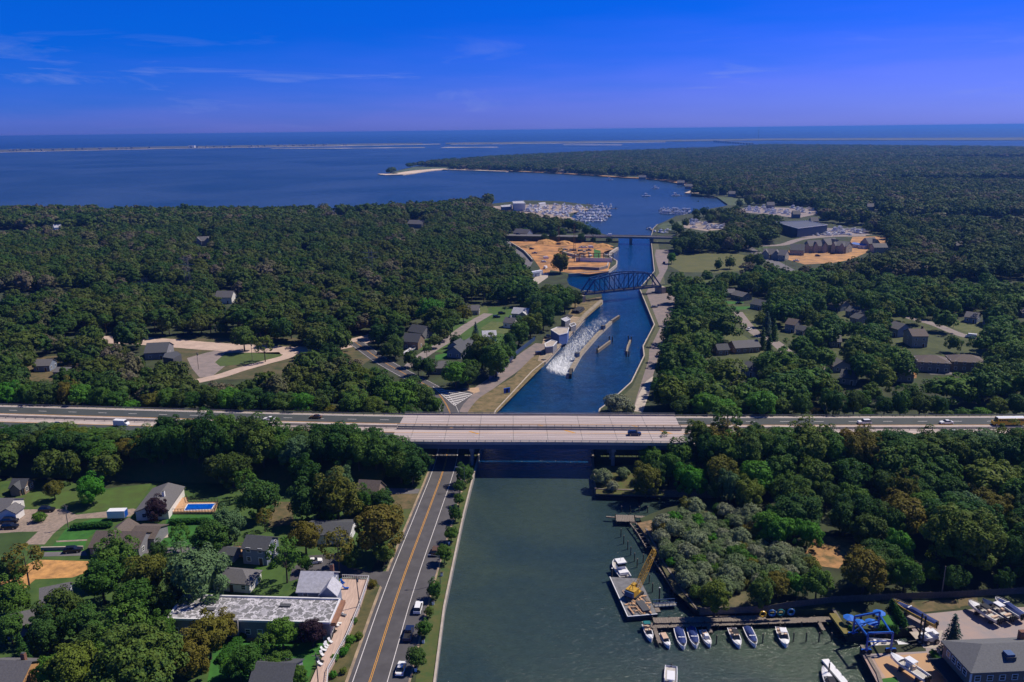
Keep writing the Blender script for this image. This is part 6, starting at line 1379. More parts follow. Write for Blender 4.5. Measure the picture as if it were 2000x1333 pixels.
# broken bulkhead walkway
def ladder_walk(pts, w, z, label):
    P = [at(x, y, z) for x, y in pts]; r = empty('bulkhead_walkway', (P[0].x, P[0].y, 0), label, 'walkway')
    for i in range(len(P) - 1):
        d = (P[i + 1] - P[i]); L = d.length; d.normalize(); n = Vector((-d.y, d.x, 0))
        for s_ in (-1, 1): b = MB().m(wood_grey); b.beam(P[i] + n * s_ * w / 2, P[i + 1] + n * s_ * w / 2, .28, .3); local(b, r).build('stringer', r)
        t = 0
        while t < L:
            q = P[i] + d * t; 
            if rt.random() < .8: b = MB().m(wood_grey); b.beam(q - n * w / 2, q + n * w / 2, .22, .16); local(b, r).build('crosspiece', r)
            for s_ in (-1, 1):
                if int(t / 1.9) % 2 == 0: b = MB().m(wood_dark); b.tube(q + n * s_ * w / 2 + Vector((0, 0, -2.6)), q + n * s_ * w / 2 + Vector((0, 0, .3)), .15, n=6); local(b, r).build('pile', r)
            t += 1.9
ladder_walk([(1236, 1022), (1252, 1043), (1268, 1070)], 1.7, 1.4, 'broken open-framed walkway running from the pier head along the brush')
ladder_walk([(1276, 1083), (1290, 1103), (1308, 1130), (1326, 1158)], 2.0, 1.4, 'broken open-framed walkway beside the crane barge')
def pile(px, py, h, label, capm=None, r=.16, group=None):
    p = at(px, py, 0); b = MB().m(wood_dark); o = empty('mooring_pile', (p.x, p.y, 0), label, 'mooring pile', group); b.tube((0, 0, -2), (0, 0, h), r, r * .9, 7); b.build('post', o)
    b = MB().m(capm or wood_grey); b.tube((0, 0, h), (0, 0, h + .12), r * 1.15, .05, 7); b.build('cap', o)
cr3 = lambda x, y: (1100 + x / 3.48, 950 + y / 3.48)
for x, y in ((392, 345), (411, 392), (438, 430), (459, 470), (484, 512), (502, 552), (543, 520), (555, 600), (584, 660), (606, 720)): pile(*cr3(x, y), 2.6, 'thin pile in the row between the crane barge and the broken walkway', group='piles beside the crane barge')
for x, y in ((395, 176), (455, 176), (515, 178), (573, 180)): pile(*cr3(x, y), 2.0, 'thin pile in the row above the pier head', group='piles in the cove')
for x, y in ((1040, 1075), (1355, 1065)): pile(*cr3(x, y), 2.4, 'pile in front of the docked boats', group='piles in front of the docked boats')
for x in (172, 258, 345, 428): pile(1500 + x / S4, 950 + 1058 / S4, 2.4, 'pile in the green shallows right of the hard-topped boat', group='piles in the green shallows')
pile(*cr3(652, 790), 4.2, 'tall white-capped pile beside the barge', trim, .2); pile(*cr3(330, 640), 3.6, 'thick white-capped pile at the upper left corner of the barge', trim, .22); pile(1618, 1320, 3.2, 'pile with a white cap at the white floating dock', trim)
fd = empty('floating_dock', at(1633, 1318, 0), 'white floating dock at the bottom of the water', 'dock', rz=pxhead((1614, 1297), (1655, 1345), .5)); b = MB().m(P_WHITE); b.box((0, 0, .15), (9, 1.6, .45)); b.build('deck', fd)
for i in range(4): b = MB().m(black_m); b.box((-3.5 + i * 2.3, .7, .6), (.3, .15, .15)); b.build('cleat', fd)
# bulkheads and canal walls (caps of the canal edge)
def wall_line(name, pts, w, z0, z1, m_, label=None, cat='wall', off=0.0, world=False, capm=None):
    P = [Vector(p) for p in pts] if world else ats(pts, 0); r = empty(name, (P[0].x, P[0].y, 0), label, cat)
    b = MB().m(m_); lstrip(P, off + w / 2, off - w / 2, z0, z1, b); local(b, r).build('wall', r)
    b = MB().m(capm or pale_conc); lstrip(P, off + w / 2 + .08, off - w / 2 - .08, z1, z1 + .15, b); local(b, r).build('cap', r); return r
WC = [(x, y) for x, y in WEST]; EC = [(x, y) for x, y in EAST]
iw = [i for i, p in enumerate(WC)]
wall_line('bulkhead', [(x, y, 0) for x, y in WC[0:8]], .35, -1.5, GZ + .12, grey_conc, 'stone bulkhead along the west side of the canal from the bottom edge to the lock', world=True)
wall_line('lock_wall', [(x, y, 0) for x, y in WC[7:10]], 2.4, -1.5, GZ + .5, pale_conc, 'broad pale lock wall on the west side with yellow patches', world=True, off=1.0, capm=mat('lock_wall_top', (.36, .3, .22), .9, var=.5, scale=.5))
wall_line('bulkhead', [(x, y, 0) for x, y in WC[10:12]], .8, -1.5, GZ + .12, grey_conc, 'short bulkhead of the spit under the truss bridge', world=True)
wall_line('bulkhead', [(x, y, 0) for x, y in WC[14:22]], .8, -1.5, GZ + .3, pale_conc, 'pale wall round the excavated basin next to the truss bridge', world=True)
wall_line('bulkhead', [(x, y, 0) for x, y in EC[26:40]], .45, -1.5, GZ + .12, pale_conc, 'pale canal wall along the east side beyond the highway', world=True)
wall_line('bulkhead', [(x, y, 0) for x, y in EC[19:26]], .5, -1.5, GZ + .1, wood_grey, 'timber bulkhead round the grassy point below the bridge', world=True, capm=wood_grey)
wall_line('bulkhead', [(x, y, 0) for x, y in EC[0:3]], .6, -1.5, GZ + .15, wood_dark, 'timber bulkhead of the lower hardstand at the slip', world=True, capm=wood_grey)
wall_line('bulkhead', [(x, y, 0) for x, y in EC[3:8]], .6, -1.5, GZ + .15, wood_dark, 'timber bulkhead on the upper side of the boat slip', world=True, capm=wood_grey)
wall_line('bulkhead', [(x, y, 0) for x, y in EC[8:14]], .4, -1.5, GZ + .05, wood_dark, 'low timber bulkhead behind the dock and brush', world=True, capm=wood_grey)
wall_line('jetty', [(1187, 504), (1193, 497), (1206, 488)], 2.2, -1.5, 2.2, pale_conc, 'concrete jetty at the mouth of the construction inlet', 'jetty')
# low timber stack by the upper slip
bx_ = empty('timber_kerb', at(1640, 1222, GZ), 'thick yellow-green beam lying along the slip edge', 'beam', rz=pxhead((1630, 1206), (1655, 1240), GZ)); b = MB().m(mat('mossy', (.2, .17, .05), .9)); b.box((0, 0, 0), (8, 1.6, .6)); b.build('beam', bx_)
# ------------------------------------------------------------------ crane barge
Z1 = 1.3; q = [at(1191, 1127, Z1), at(1226, 1205, Z1), at(1284, 1200, Z1), at(1250, 1130, Z1)]; cx = sum(p.x for p in q) / 4; cyy = sum(p.y for p in q) / 4
bargem = mat('barge_deck', (.2, .2, .21), .8, var=.4, scale=.8); bg_ = empty('barge', (cx, cyy, 0), 'dark steel deck barge carrying a yellow crane and timber', 'barge'); b = MB().m(wood_dark); L = [(p.x - cx, p.y - cyy) for p in q]; b.prism(L, -.5, Z1 - .02); b.build('hull', bg_)
b = MB().m(bargem); b.prism([(x * .97, y * .98) for x, y in L], Z1 - .01, Z1 + .03); b.build('deck', bg_)
b = MB().m(white_paint)
for i in (0, 1): b.beam((*L[i], Z1 + .05), (*L[(i + 1) % 4], Z1 + .05), .2, .14)
b.build('rubbing_strip', bg_)
ux = (q[2] - q[1]).normalized(); uy = (q[0] - q[1]).normalized(); bh_ = math.atan2(ux.y, ux.x)
def bp(u, v, z=Z1 + .04): p = q[1] + ux * u + uy * v; return Vector((p.x, p.y, z))
lum = mat('sawn_lumber', (.6, .36, .2), .85, var=.35, scale=2)
ls = empty('lumber_heap', bp(4.2, 4), 'heap of orange sawn boards scattered on the lower half of the barge', 'lumber')
for i in range(46):
    b = MB().m(lum if rt.random() < .75 else wood_grey); b.box((rt.uniform(-2.6, 2.4), rt.uniform(-3, 4.2), rt.uniform(0, .35)), (rt.uniform(.25, .5), rt.uniform(1.2, 3.2), .12), rz=rt.choice([.35, .4, .3, 1.7, 2.0, .9])); b.build('board', ls)
mt_ = empty('crane_mat', bp(4.6, 3.0, Z1 + .5), 'dark rectangular mat lying on the sawn boards', 'mat', rz=bh_ + .15); b = MB().m(roof_dark); b.box((0, 0, 0), (1.9, 4.4, .25)); b.build('slab', mt_)
rp = empty('rope_coil', bp(2.2, 9.5), 'long coil of pale hose on the upper left of the barge deck', 'hose', rz=bh_ + 1.9); b = MB().m(beige_c)
for i in range(18):
    t0_, t1_ = i / 18 * 6.28, (i + 1) / 18 * 6.28; b.tube((math.cos(t0_) * 1.5, math.sin(t0_) * .5, .12), (math.cos(t1_) * 1.5, math.sin(t1_) * .5, .12), .12, n=5)
b.build('coil', rp)
P_CR = mat('crane_yellow', (.55, .32, .03), .5, var=.35, scale=1.5); cb = bp(4.0, 8.6); crn = empty('crawler_crane', cb, 'yellow crawler crane with a lattice boom raised over the walkway', 'crane', rz=0)
tipw = at(1278, 1076, 9.5); bdir = Vector((tipw.x - cb.x, tipw.y - cb.y, 0)); hd = math.atan2(bdir.y, bdir.x); crn.rotation_euler = (0, 0, hd)
for s_ in (1, -1):
    b = MB().m(black_m); b.box((0, s_ * 1.35, 0), (4.2, .6, .75), taper=.9); b.build('track', crn)
b = MB().m(P_CR); b.box((-.4, 0, .8), (3.6, 2.5, .3)); b.box((-1.1, 0, 1.1), (2.3, 2.5, 1.35)); b.build('machinery_house', crn)
b = MB().m(P_CR); b.box((.9, .75, 1.1), (1.3, .95, 1.5)); b.m(car_glass); b.box((1.3, .75, 1.5), (.6, .99, .8)); b.build('cab', crn)
b = MB().m(steel_blue); b.box((-2.5, 0, .9), (.6, 2.4, 1.3)); b.build('counterweight', crn)
L0 = Vector((1.3, 0, 1.3)); L1 = Vector((bdir.length, 0, tipw.z - cb.z)); b = MB().m(P_CR); ax = (L1 - L0).normalized(); nn = Vector((0, 1, 0)); mm_ = ax.cross(nn); NB = 12
def bc(t, i): w = .55 * (1 - abs(t - .45) * 1.0) ** .5 + .12; return L0.lerp(L1, t) + nn * w * (1 if i in (0, 1) else -1) + mm_ * w * (1 if i in (1, 2) else -1)
for i in range(4): 
    for k in range(NB): b.tube(bc(k / NB, i), bc((k + 1) / NB, i), .075, n=4)
bmo = b.build('boom', crn); b = MB().m(P_CR)
for k in range(NB):
    for i in range(4): b.tube(bc(k / NB, i), bc((k + 1) / NB, (i + 1) % 4), .045, n=4); b.tube(bc(k / NB, i), bc(k / NB, (i + 1) % 4), .04, n=4)
b.build('boom_lacing', bmo); b = MB().m(black_m); b.tube((-1.6, 0, 3.6), L1, .03, n=4); b.tube((-1.6, .5, 2.4), (-1.2, 0, 3.7), .06, n=4); b.tube((-1.6, -.5, 2.4), (-1.2, 0, 3.7), .06, n=4); b.build('pendant', crn)
b = MB().m(P_CR); b.tube(L1 + Vector((0, -.3, 0)), L1 + Vector((0, .3, 0)), .35, n=10); b.build('boom_head', crn)
# workboat tied to the barge
tg = boat((1200, 1094), (1222, 1127), 'work', 'white workboat with a tall wheelhouse tied to the upper end of the barge', B=3.4, Hh=1.0, name='workboat'); b = MB().m(gel); b.box((-.4, 0, 1.0), (2.0, 2.1, 2.3), taper=.92); b.build('wheelhouse', tg); b = MB().m(car_glass); b.box((-.4, 0, 2.25), (2.06, 2.12, .65), taper=.96); b.build('windows', tg)
b = MB().m(trim); b.box((-.4, 0, 3.3), (2.5, 2.5, .15)); b.build('roof', tg); b = MB().m(gel); b.box((-2.5, 0, .8), (1.6, 2.4, .7)); b.build('aft_deck', tg); b = MB().m(chrome); b.tube((-.4, 0, 3.4), (-.4, 0, 4.6), .05, n=5); b.build('mast', tg)
gw = empty('gangway', at(1298, 1184, .3), 'blue-grey floating gangway between the barge and the walkway', 'gangway', rz=pxhead((1276, 1185), (1321, 1182), .5)); b = MB().m(steel_blue)
for s_ in (-1, 1):
    for z in (.5, 1.3): b.beam((-2.8, s_ * .9, z), (2.8, s_ * .9, z), .14)
    for i in range(7): b.beam((-2.8 + i * .93, s_ * .9, .4), (-2.8 + i * .93, s_ * .9, 1.35), .1)
b.build('truss_side', gw); b = MB().m(grey_conc); b.box((0, 0, .3), (5.6, 1.8, .15)); b.build('deck', gw); b = MB().m(wood_grey); b.box((-3.2, -2.4, .4), (2.6, 1.8, .3)); b.build('landing', gw)

# ------------------------------------------------------------------ marina yard
lift_m = paint('lift_blue', (.01, .09, .42)); c4 = lambda x, y, z=GZ: at(1500 + x / S4, 950 + y / S4, z)
G4 = [c4(575, 1022), c4(745, 988), c4(665, 1138), c4(832, 1132)]; c0 = (G4[0] + G4[3]) / 2; tl_ = empty('travel_lift', c0, 'blue travelling boat hoist straddling the slip', 'boat lift'); R_ = [p - c0 for p in G4]; hgt = 5.2
for v in R_:
    b = MB().m(lift_m); b.beam(v + Vector((0, 0, .7)), v + Vector((0, 0, hgt)), .34, .34); b.build('leg', tl_)
    for s_ in (-.7, .7): b = MB().m(tyre); b.tube(v + Vector((s_, -.25, .55)), v + Vector((s_, .25, .55)), .55, n=12); b.build('wheel', tl_)
    b = MB().m(lift_m); b.beam(v + Vector((-1.1, 0, .95)), v + Vector((1.1, 0, .95)), .4, .4); b.build('bogie', tl_)
for i, k in ((0, 1), (2, 3), (0, 2), (1, 3)):
    z = hgt if i + k in (1, 5) else hgt - .8; b = MB().m(lift_m)
    if (i, k) == (1, 3): z = hgt - .8
    b.beam(R_[i] + Vector((0, 0, z)), R_[k] + Vector((0, 0, z)), .3, .42); b.build('beam', tl_)
    if (i, k) in ((0, 1), (2, 3)):
        b = MB().m(lift_m); b.beam(R_[i] + Vector((0, 0, hgt - 2.2)), R_[k] + Vector((0, 0, hgt - 2.2)), .2); b.beam(R_[i] + Vector((0, 0, 1.2)), R_[i].lerp(R_[k], .5) + Vector((0, 0, hgt - 2.2)), .16); b.build('brace', tl_)
        for t in (.25, .75): b = MB().m(black_m); b.box((R_[i].lerp(R_[k], t).x, R_[i].lerp(R_[k], t).y, hgt - .9), (.4, .4, .6)); b.build('winch_block', tl_)
fk = empty('forklift', c4(1060, 1060), 'white boat forklift with a tall black mast', 'forklift', rz=pxhead((1803, 1254), (1790, 1256)))
b = MB().m(P_WHITE); b.box((-1.2, 0, .7), (3.2, 2.2, 1.0)); b.box((-2.3, 0, 1.7), (1.0, 2.0, .8)); b.build('body', fk); b = MB().m(P_WHITE); b.box((-.6, 0, 3.0), (1.5, 1.5, .12)); [b.tube((-.6 + sx * .65, sy * .65, 1.7), (-.6 + sx * .65, sy * .65, 3.0), .05, n=4) for sx in (-1, 1) for sy in (-1, 1)]; b.build('cab_frame', fk)
for x in (0, -2.3):
    for s_ in (1, -1): link('wheel', WHEEL, fk, (x, s_ * 1.15, .6), scale=(1.8, 2, 1.8))
b = MB().m(black_m)
for s_ in (1, -1): b.beam((.9, s_ * .55, .2), (.9, s_ * .55, 7.2), .22, .3)
for i in range(6): b.beam((.9, -.55, .6 + i * 1.25), (.9, .55, .6 + i * 1.25), .14)
b.build('mast', fk); b = MB().m(black_m); [b.box((2.2, s_ * .6, .2), (2.6, .25, .1)) for s_ in (1, -1)]; b.build('fork', fk)
um_m = mat('umbrella_blue', (.01, .14, .6), .7, var=.1)
for (x, y), lab in zip([(555, 885), (625, 918), (705, 915), (757, 853)], ['left of the four by the travel lift', 'second from the left, behind the travel lift', 'third from the left, behind the travel lift', 'topmost one beside the clipped cedars']):
    p = c4(x, y, GZ + 2.5); u = empty('parasol', (p.x, p.y, GZ), 'blue garden parasol, ' + lab, 'parasol'); b = MB().m(um_m); n = 8; vs = [(0, 0, 2.75)] + [(1.45 * math.cos(i * math.pi / 4), 1.45 * math.sin(i * math.pi / 4), 2.2) for i in range(8)] + [(1.45 * math.cos(i * math.pi / 4), 1.45 * math.sin(i * math.pi / 4), 2.08) for i in range(8)]
    b.raw(vs, [(0, 1 + i, 1 + (i + 1) % 8) for i in range(8)] + [(1 + i, 9 + i, 9 + (i + 1) % 8, 1 + (i + 1) % 8) for i in range(8)]); b.build('canopy', u); b = MB().m(chrome); b.tube((0, 0, 0), (0, 0, 2.74), .04, n=6); b.build('pole', u)
    b = MB().m(wood_grey); b.tube((0, 0, .7), (0, 0, .78), .7, n=12); b.build('table_top', u)
def hedge(pa, pb, n, label, h=2.2, r=.8, mt=None, z=GZ, name='hedge'):
    a, c = at(pa[0], pa[1], z), at(pb[0], pb[1], z); root = empty(name, a, label, 'hedge'); me = HEDGE if mt is None else mt
    for i in range(n): p = a.lerp(c, i / max(1, n - 1)) - a; link('shrub', me, root, (p.x, p.y, 0), rt.uniform(0, 6), (r, r, h / 2.0))
    return root
HEDGE = crown_data('shrub', hedge_m, 91, R=1.0, zc=1.0, hz=1.0, clumps=12, per=60, size=.22)
CED = conifer_data('shrub', hedge_m, 92, R=.9, h=2.0, layers=7, size=.3)
hedge((1742, 1188), (1766, 1228), 11, 'row of clipped cedars beside the long speedboat', 2.6, 1.0, CED); hedge((1715, 1234), (1750, 1236), 9, 'row of clipped cedars behind the travel lift', 2.0, .8, CED); hedge((1660, 1234), (1672, 1238), 4, 'short row of clipped cedars by the slip corner', 1.6, .8, CED)
hedge((1822, 1282), (1850, 1325), 12, 'clipped brown-green hedge along the big cedar house', 1.5, .9); hedge((146, 1034), (214, 1030), 16, 'clipped hedge on the lawn above the brown-roofed house', 1.8, 1.1); hedge((335, 1024), (402, 1022), 16, 'clipped hedge below the pool deck', 1.6, 1.0)
hedge((437, 1290), (472, 1246), 14, 'broad clipped hedge in front of the flat-roofed building', 1.4, 1.5); hedge((610, 960), (618, 962), 2, 'bush pair', 1, 1) if False else None
for (x, y), l in (((208, 1015), 1), ) if False else (): pass
ptree('spruce', 1862, 1238, 22, 'blue-green spruce beside the big cedar house'); ptree('spruce', 929, 646, 9, 'small dark spruce on the pale lawn of the village'); ptree('spruce', 1498, 632, 14, 'tall blue spruce beside the brown-roofed grey house'); ptree('cone', 1512, 645, 11, 'smaller spruce right of the tall blue one'); ptree('cone', 1502, 676, 12, 'dark cedar beside the east village street'); ptree('cone', 1490, 662, 11, 'dark cedar left of the one by the east village street')
ptree('broad', 1403, 517, 8, 'round tree in the field, left of three'); ptree('broad', 1426, 513, 9, 'round tree in the field, middle of three'); ptree('broad', 1480, 505, 9, 'round tree at the field road'); ptree('broad', 1464, 507, 10, 'round tree at the right corner of the field'); ptree('bright', 1312, 503, 9, 'bright tree beside the canal road at the field'); ptree('olive', 1094, 512, 17, 'big rusty brown tree in the construction site')
ptree('broad', 475, 658, 22, 'domed tree rising over the ramp road'); ptree('thin', 515, 672, 20, 'brownish thin tree on the ramp island'); ptree('shrub', 76, 1010, 12, 'round bush in the island of the gravel drive') ; ptree('shrub', 1080, 703, 6, 'green bush on the bank below the lock house') if False else None
for px, py, r in [(1310, 870, 0)]: pass
# roadside bushes at the terrace
for i, (x, y, r) in enumerate([(783, 1100, 26), (830, 1082, 24), (748, 1165, 26), (768, 1140, 18), (700, 1200, 22), (748, 1270, 22), (690, 1290, 24), (805, 1000, 20), (905, 800, 24), (128, 815, 18), (178, 815, 16), (238, 808, 22), (285, 778, 20), (285, 733, 22), (480, 1090, 20), (365, 700, 20)]):
    ptree('shrub', 400 + x / S1, 850 + y / S1, r / S1, ['low green bush on the dry slope beside the wooden terrace', 'low green bush on the dry slope beside the wooden terrace', 'low green bush on the dry slope beside the wooden terrace', 'low green bush on the dry slope beside the wooden terrace', 'low green bush on the dry slope beside the wooden terrace', 'low green bush on the dry slope beside the wooden terrace', 'low green bush on the dry slope beside the wooden terrace', 'low green bush on the dry slope beside the wooden terrace', 'round bush at the corner of the side street', 'round bush left of the little hip-roofed cottage', 'second bush before the little hip-roofed cottage', 'brown-green bush right of the cottage', 'bush behind the cottage garden chairs', 'bright bush behind the little cottage', 'round bush beside the purple tree', 'bush by the side street parking'][i], 'bushes on the dry slope' if i < 8 else None)
# fence of grey boards behind the dock
FP = [at(x, y, GZ) for x, y in ((1367, 1202), (1500, 1196), (1537, 1189), (1624, 1178), (1741, 1172), (1860, 1168), (2000, 1160), (2080, 1156))]
fence = empty('board_fence', FP[0], 'long grey board fence behind the dock and boat yard', 'fence'); fw = mat('fence_board', (.13, .115, .105), .85, var=.35, scale=2); slat = MB().m(fw).box((0, 0, .05), (.27, .04, 1.75)).data('fence_board'); fpost = MB().m(fw).box((0, 0, 0), (.14, .14, 1.95)).data('fence_post'); cntb = 0; extra = MB().m(fw)
for i in range(len(FP) - 1):
    a, c = FP[i], FP[i + 1]; d = c - a; L = d.length; h = math.atan2(d.y, d.x); t = 0
    b = MB().m(fw)
    for z in (.5, 1.4): b.beam(a - FP[0] + Vector((0, .06, z)), c - FP[0] + Vector((0, .06, z)), .06, .1)
    b.build('fence_rail', fence)
    while t < L:
        p = a + d * (t / L) - FP[0]
        if cntb < 290: link('fence_board', slat, fence, (p.x, p.y, 0), h); cntb += 1
        else: extra.box((p.x, p.y, .05), (.27, .04, 1.75), rz=h)
        if int(t / .3) % 8 == 0: link('fence_post', fpost, fence, (p.x, p.y + .1, 0), h)
        t += .3
if extra.f: e_ = extra.build('fence_boards', fence, kind='stuff')
# round inflatable tubes leaning on the fence, yellow kayak rack
tor = MB().m(mat('tube_blue', (.01, .12, .35), .5))
for i in range(14):
    for k in range(6):
        pass
def torus_data(R, r, m_, n=16, k=7):
    b = MB().m(m_); vs = []; fs = []
    for i in range(n):
        a = 2 * math.pi * i / n
        for j in range(k): c = 2 * math.pi * j / k; vs.append(((R + r * math.cos(c)) * math.cos(a), r * math.sin(c), (R + r * math.cos(c)) * math.sin(a)))
    for i in range(n):
        for j in range(k): fs.append((i * k + j, ((i + 1) % n) * k + j, ((i + 1) % n) * k + (j + 1) % k, i * k + (j + 1) % k))
    return b.raw(vs, fs)
for (x, y), l, mm2 in (((1508, 1198), 'leftmost', MATS['tube_blue']), ((1525, 1197), 'middle', MATS['teal_canvas']), ((1545, 1196), 'rightmost', MATS['tube_blue'])):
    o = torus_data(.75, .22, mm2).build('inflatable_tube', label='round blue-green inflatable tube leaning on the board fence, %s of three' % l, cat='inflatable', loc=at(x, y, GZ + .95)); o.location.z = GZ + .98
o = torus_data(.7, .2, P_YEL).build('inflatable_tube', label='yellow inflatable tube at the left end of the board fence', cat='inflatable', loc=at(1490, 1200, GZ + .95)); o.location.z = GZ + .93
# poles, lamps
def pole(px, py, h, label, lean=(0, 0), lamp=None, cross=True, r=.14, m_=None):
    p = at(px, py, GZ); o = empty('street_lamp' if lamp else 'utility_pole', (p.x, p.y, ground_h(p.x, p.y)), label, 'street lamp' if lamp else 'utility pole'); m_ = m_ or (rail_metal if lamp else wood_grey)
    b = MB().m(m_); b.tube((0, 0, -.3), (lean[0], lean[1], h), r, r * .7, 8); b.build('pole', o)
    if lamp: b = MB().m(m_); b.tube((0, 0, h - .3), (lamp, 0, h + .2), .06, n=6); b.build('arm', o); b = MB().m(chrome); b.box((lamp * 1.15, 0, h + .1), (.8, .3, .16)); b.build('lamp_head', o)
    elif cross:
        b = MB().m(m_); b.beam((lean[0] - .9, 0, h - .7), (lean[0] + .9, 0, h - .7), .12); b.build('crossarm', o); b = MB().m(rail_metal); b.tube((lean[0] + .3, 0, h - 1.8), (lean[0] + .3, 0, h - 1.0), .22, n=8); b.build('transformer', o)
    return o
pole(860, 1141, 8.2, 'street lamp on the verge beside the parking lane', lamp=-2.2, r=.1); pole(908, 958, 8.0, 'street lamp on the verge near the highway bridge', lamp=-2.2, r=.1)
pole(703.6, 1191, 9.4, 'leaning utility pole rising from the wooden terrace', lean=(-.5, 0)); pole(134, 1033, 8.0, 'utility pole at the fork of the gravel drive'); pole(806, 948, 7.5, 'utility pole beside the shore road below the bridge'); pole(622, 1340, 8, 'utility pole at the bottom of the wooden terrace'); pole(1838.5, 1166, 8.5, 'tall bare pole behind the board fence', cross=False, r=.16)
pole(1862, 640, 9, 'utility pole on the dry lawn of the east lane'); pole(1501, 680, 9, 'utility pole on the east village street'); pole(388, 722, 9, 'utility pole at the filling station'); pole(493, 703, 9, 'utility pole on the ramp island'); pole(862, 658, 9, 'utility pole by the village street'); pole(170, 748, 9, 'utility pole at the left clearing'); pole(1533, 527, 9, 'utility pole on the field road'); pole(1500, 512, 9, 'utility pole halfway along the field road')
bn = MB().m(P_WHITE).box((0, 0, 0), (.55, .55, .9), taper=1.1).data('bin_body'); bl_ = MB().m(black_m).box((0, 0, .9), (.6, .6, .1)).data('lid')
for (x, y), l in zip([(877, 1063), (863, 1125), (846, 1181), (827, 1256), (812, 1311)], ['just above the brown car', 'under the street lamp', 'beside the upper white car', 'beside the pickup', 'beside the lower white car']):
    o = empty('litter_bin', at(x, y, GZ), 'white litter bin on the canal verge, ' + l, 'litter bin'); link('bin_body', bn, o); link('lid', bl_, o)
# ------------------------------------------------------------------ near left: terrace, pool, trailer
TZ = GZ + .9; TP = [at(400 + x / S1, 850 + y / S1, TZ) for x, y in ((742, 772), (885, 777), (832, 935), (765, 1095), (665, 1275), (655, 1400), (540, 1400), (610, 1240), (690, 1090), (745, 890), (722, 850), (700, 820))]
c_ = sum(TP, Vector()) / len(TP); tr_ = empty('wooden_terrace', (c_.x, c_.y, GZ), 'long pale wooden terrace with a white railing between the motel and the road', 'terrace'); b = MB().m(mat('terrace_boards', (.58, .42, .34), .85, var=.3, scale=.8, stretch=(6, .4, 1))); b.prism([(p.x - c_.x, p.y - c_.y) for p in TP], -.2, .9); b.build('deck', tr_)
def railing(pts, z, parent, mt, h=1.0, st=1.6, org=None):
    for i in range(len(pts) - 1):
        a, c = pts[i] - org, pts[i + 1] - org; a.z = c.z = 0; b = MB().m(mt); b.beam(a + Vector((0, 0, z + h)), c + Vector((0, 0, z + h)), .1); b.beam(a + Vector((0, 0, z + .15)), c + Vector((0, 0, z + .15)), .08); b.build('rail', parent); L = (c - a).length; n = max(1, int(L / st)); pd = MB().m(mt).box((0, 0, 0), (.1, .1, h)).data('baluster')
        for k in range(n + 1): p = a.lerp(c, k / n); link('baluster', pd, parent, (p.x, p.y, z))
railing([TP[0], TP[1], TP[2], TP[3], TP[4], TP[5]], .9, tr_, trim, org=c_, st=.55)
def lounger(p, rz, m_, label, group=None):
    o = empty('garden_chair', p, label, 'garden chair', group, rz=rz); b = MB().m(m_); b.box((0, 0, .3), (.6, 1.1, .08)); b.build('seat', o); b = MB().m(m_); b.raw([(-.3, .5, .35), (.3, .5, .35), (.3, .95, .95), (-.3, .95, .95)], [(0, 1, 2, 3), (3, 2, 1, 0)]); b.beam((0, .55, .36), (0, .95, .92), .58, .06); b.build('backrest', o); b = MB().m(m_)
    for sx in (-.25, .25):
        for sy in (-.45, .45): b.box((sx, sy, 0), (.06, .06, .3))
    b.build('legs', o)
for i, (x, y, mm2) in enumerate([(735, 965, P_WHITE), (725, 1020, P_WHITE), (700, 1060, black_m), (680, 1120, P_WHITE), (660, 1140, P_WHITE), (645, 1165, P_WHITE), (635, 1190, P_WHITE), (630, 1225, black_m), (625, 1240, P_WHITE), (655, 1150, P_WHITE), (752, 975, P_GREY), (715, 1030, P_WHITE)]):
    lounger(at(400 + x / S1, 850 + y / S1, TZ), rt.uniform(-.6, .6) + 1.2, mm2, '%s lounge chair standing on the long wooden terrace' % ('dark' if mm2 == black_m else 'grey' if mm2 == P_GREY else 'white'), 'lounge chairs on the terrace, ' + mm2.name)
for i, (x, y) in enumerate([(738, 815), (745, 800), (765, 830), (215, 755), (235, 760), (222, 775)]): lounger(at(400 + x / S1, 850 + y / S1, TZ if i < 3 else GZ), i * .8, lift_m, 'blue garden chair %s' % ('in the corner of the wooden terrace' if i < 3 else 'beside the little hip-roofed cottage'), 'blue chairs of the terrace' if i < 3 else 'blue chairs of the cottage')
PD = [at(x / S1, 850 + y / S1, GZ + .6) for x, y in ((905, 345), (1005, 335), (1015, 362), (1175, 360), (1155, 415), (895, 415))]; c_ = sum(PD, Vector()) / len(PD); pdk = empty('pool_deck', (c_.x, c_.y, GZ), 'orange wooden deck around the swimming pool with a dark fence', 'deck'); b = MB().m(lum); b.prism([(p.x - c_.x, p.y - c_.y) for p in PD], -.1, .6); b.build('deck', pdk); railing([PD[1], PD[2], PD[3], PD[4], PD[5]], .6, pdk, wood_dark, org=c_, st=.9)
PQ = [at(x / S1, 850 + y / S1, GZ + .62) for x, y in ((1012, 373), (1160, 371), (1140, 403), (992, 408))]; c_ = sum(PQ, Vector()) / 4; pl = empty('swimming_pool', (c_.x, c_.y, GZ + .62), 'bright blue rectangular swimming pool', 'pool'); b = MB().m(water('pool_water', (.0, .07, .42), (.005, .1, .5), .5, bump=.1, wave=3)); b.prism([(p.x - c_.x, p.y - c_.y) for p in PQ], 0, .05); b.build('water', pl)
b = MB().m(trim)
for i in range(4): a, c = PQ[i] - c_, PQ[(i + 1) % 4] - c_; b.beam((a.x, a.y, .04), (c.x, c.y, .04), .3, .12)
b.build('coping', pl)
tk = empty('box_trailer', at(231, 1014, GZ), 'white box trailer with a blue rear on the gravel drive', 'trailer', rz=.03); b = MB().m(P_WHITE); b.box((0, 0, .8), (5.2, 2.3, 2.3)); b.build('box', tk); b = MB().m(lift_m); b.box((2.62, 0, .85), (.06, 2.1, 2.1)); b.build('rear_door', tk)
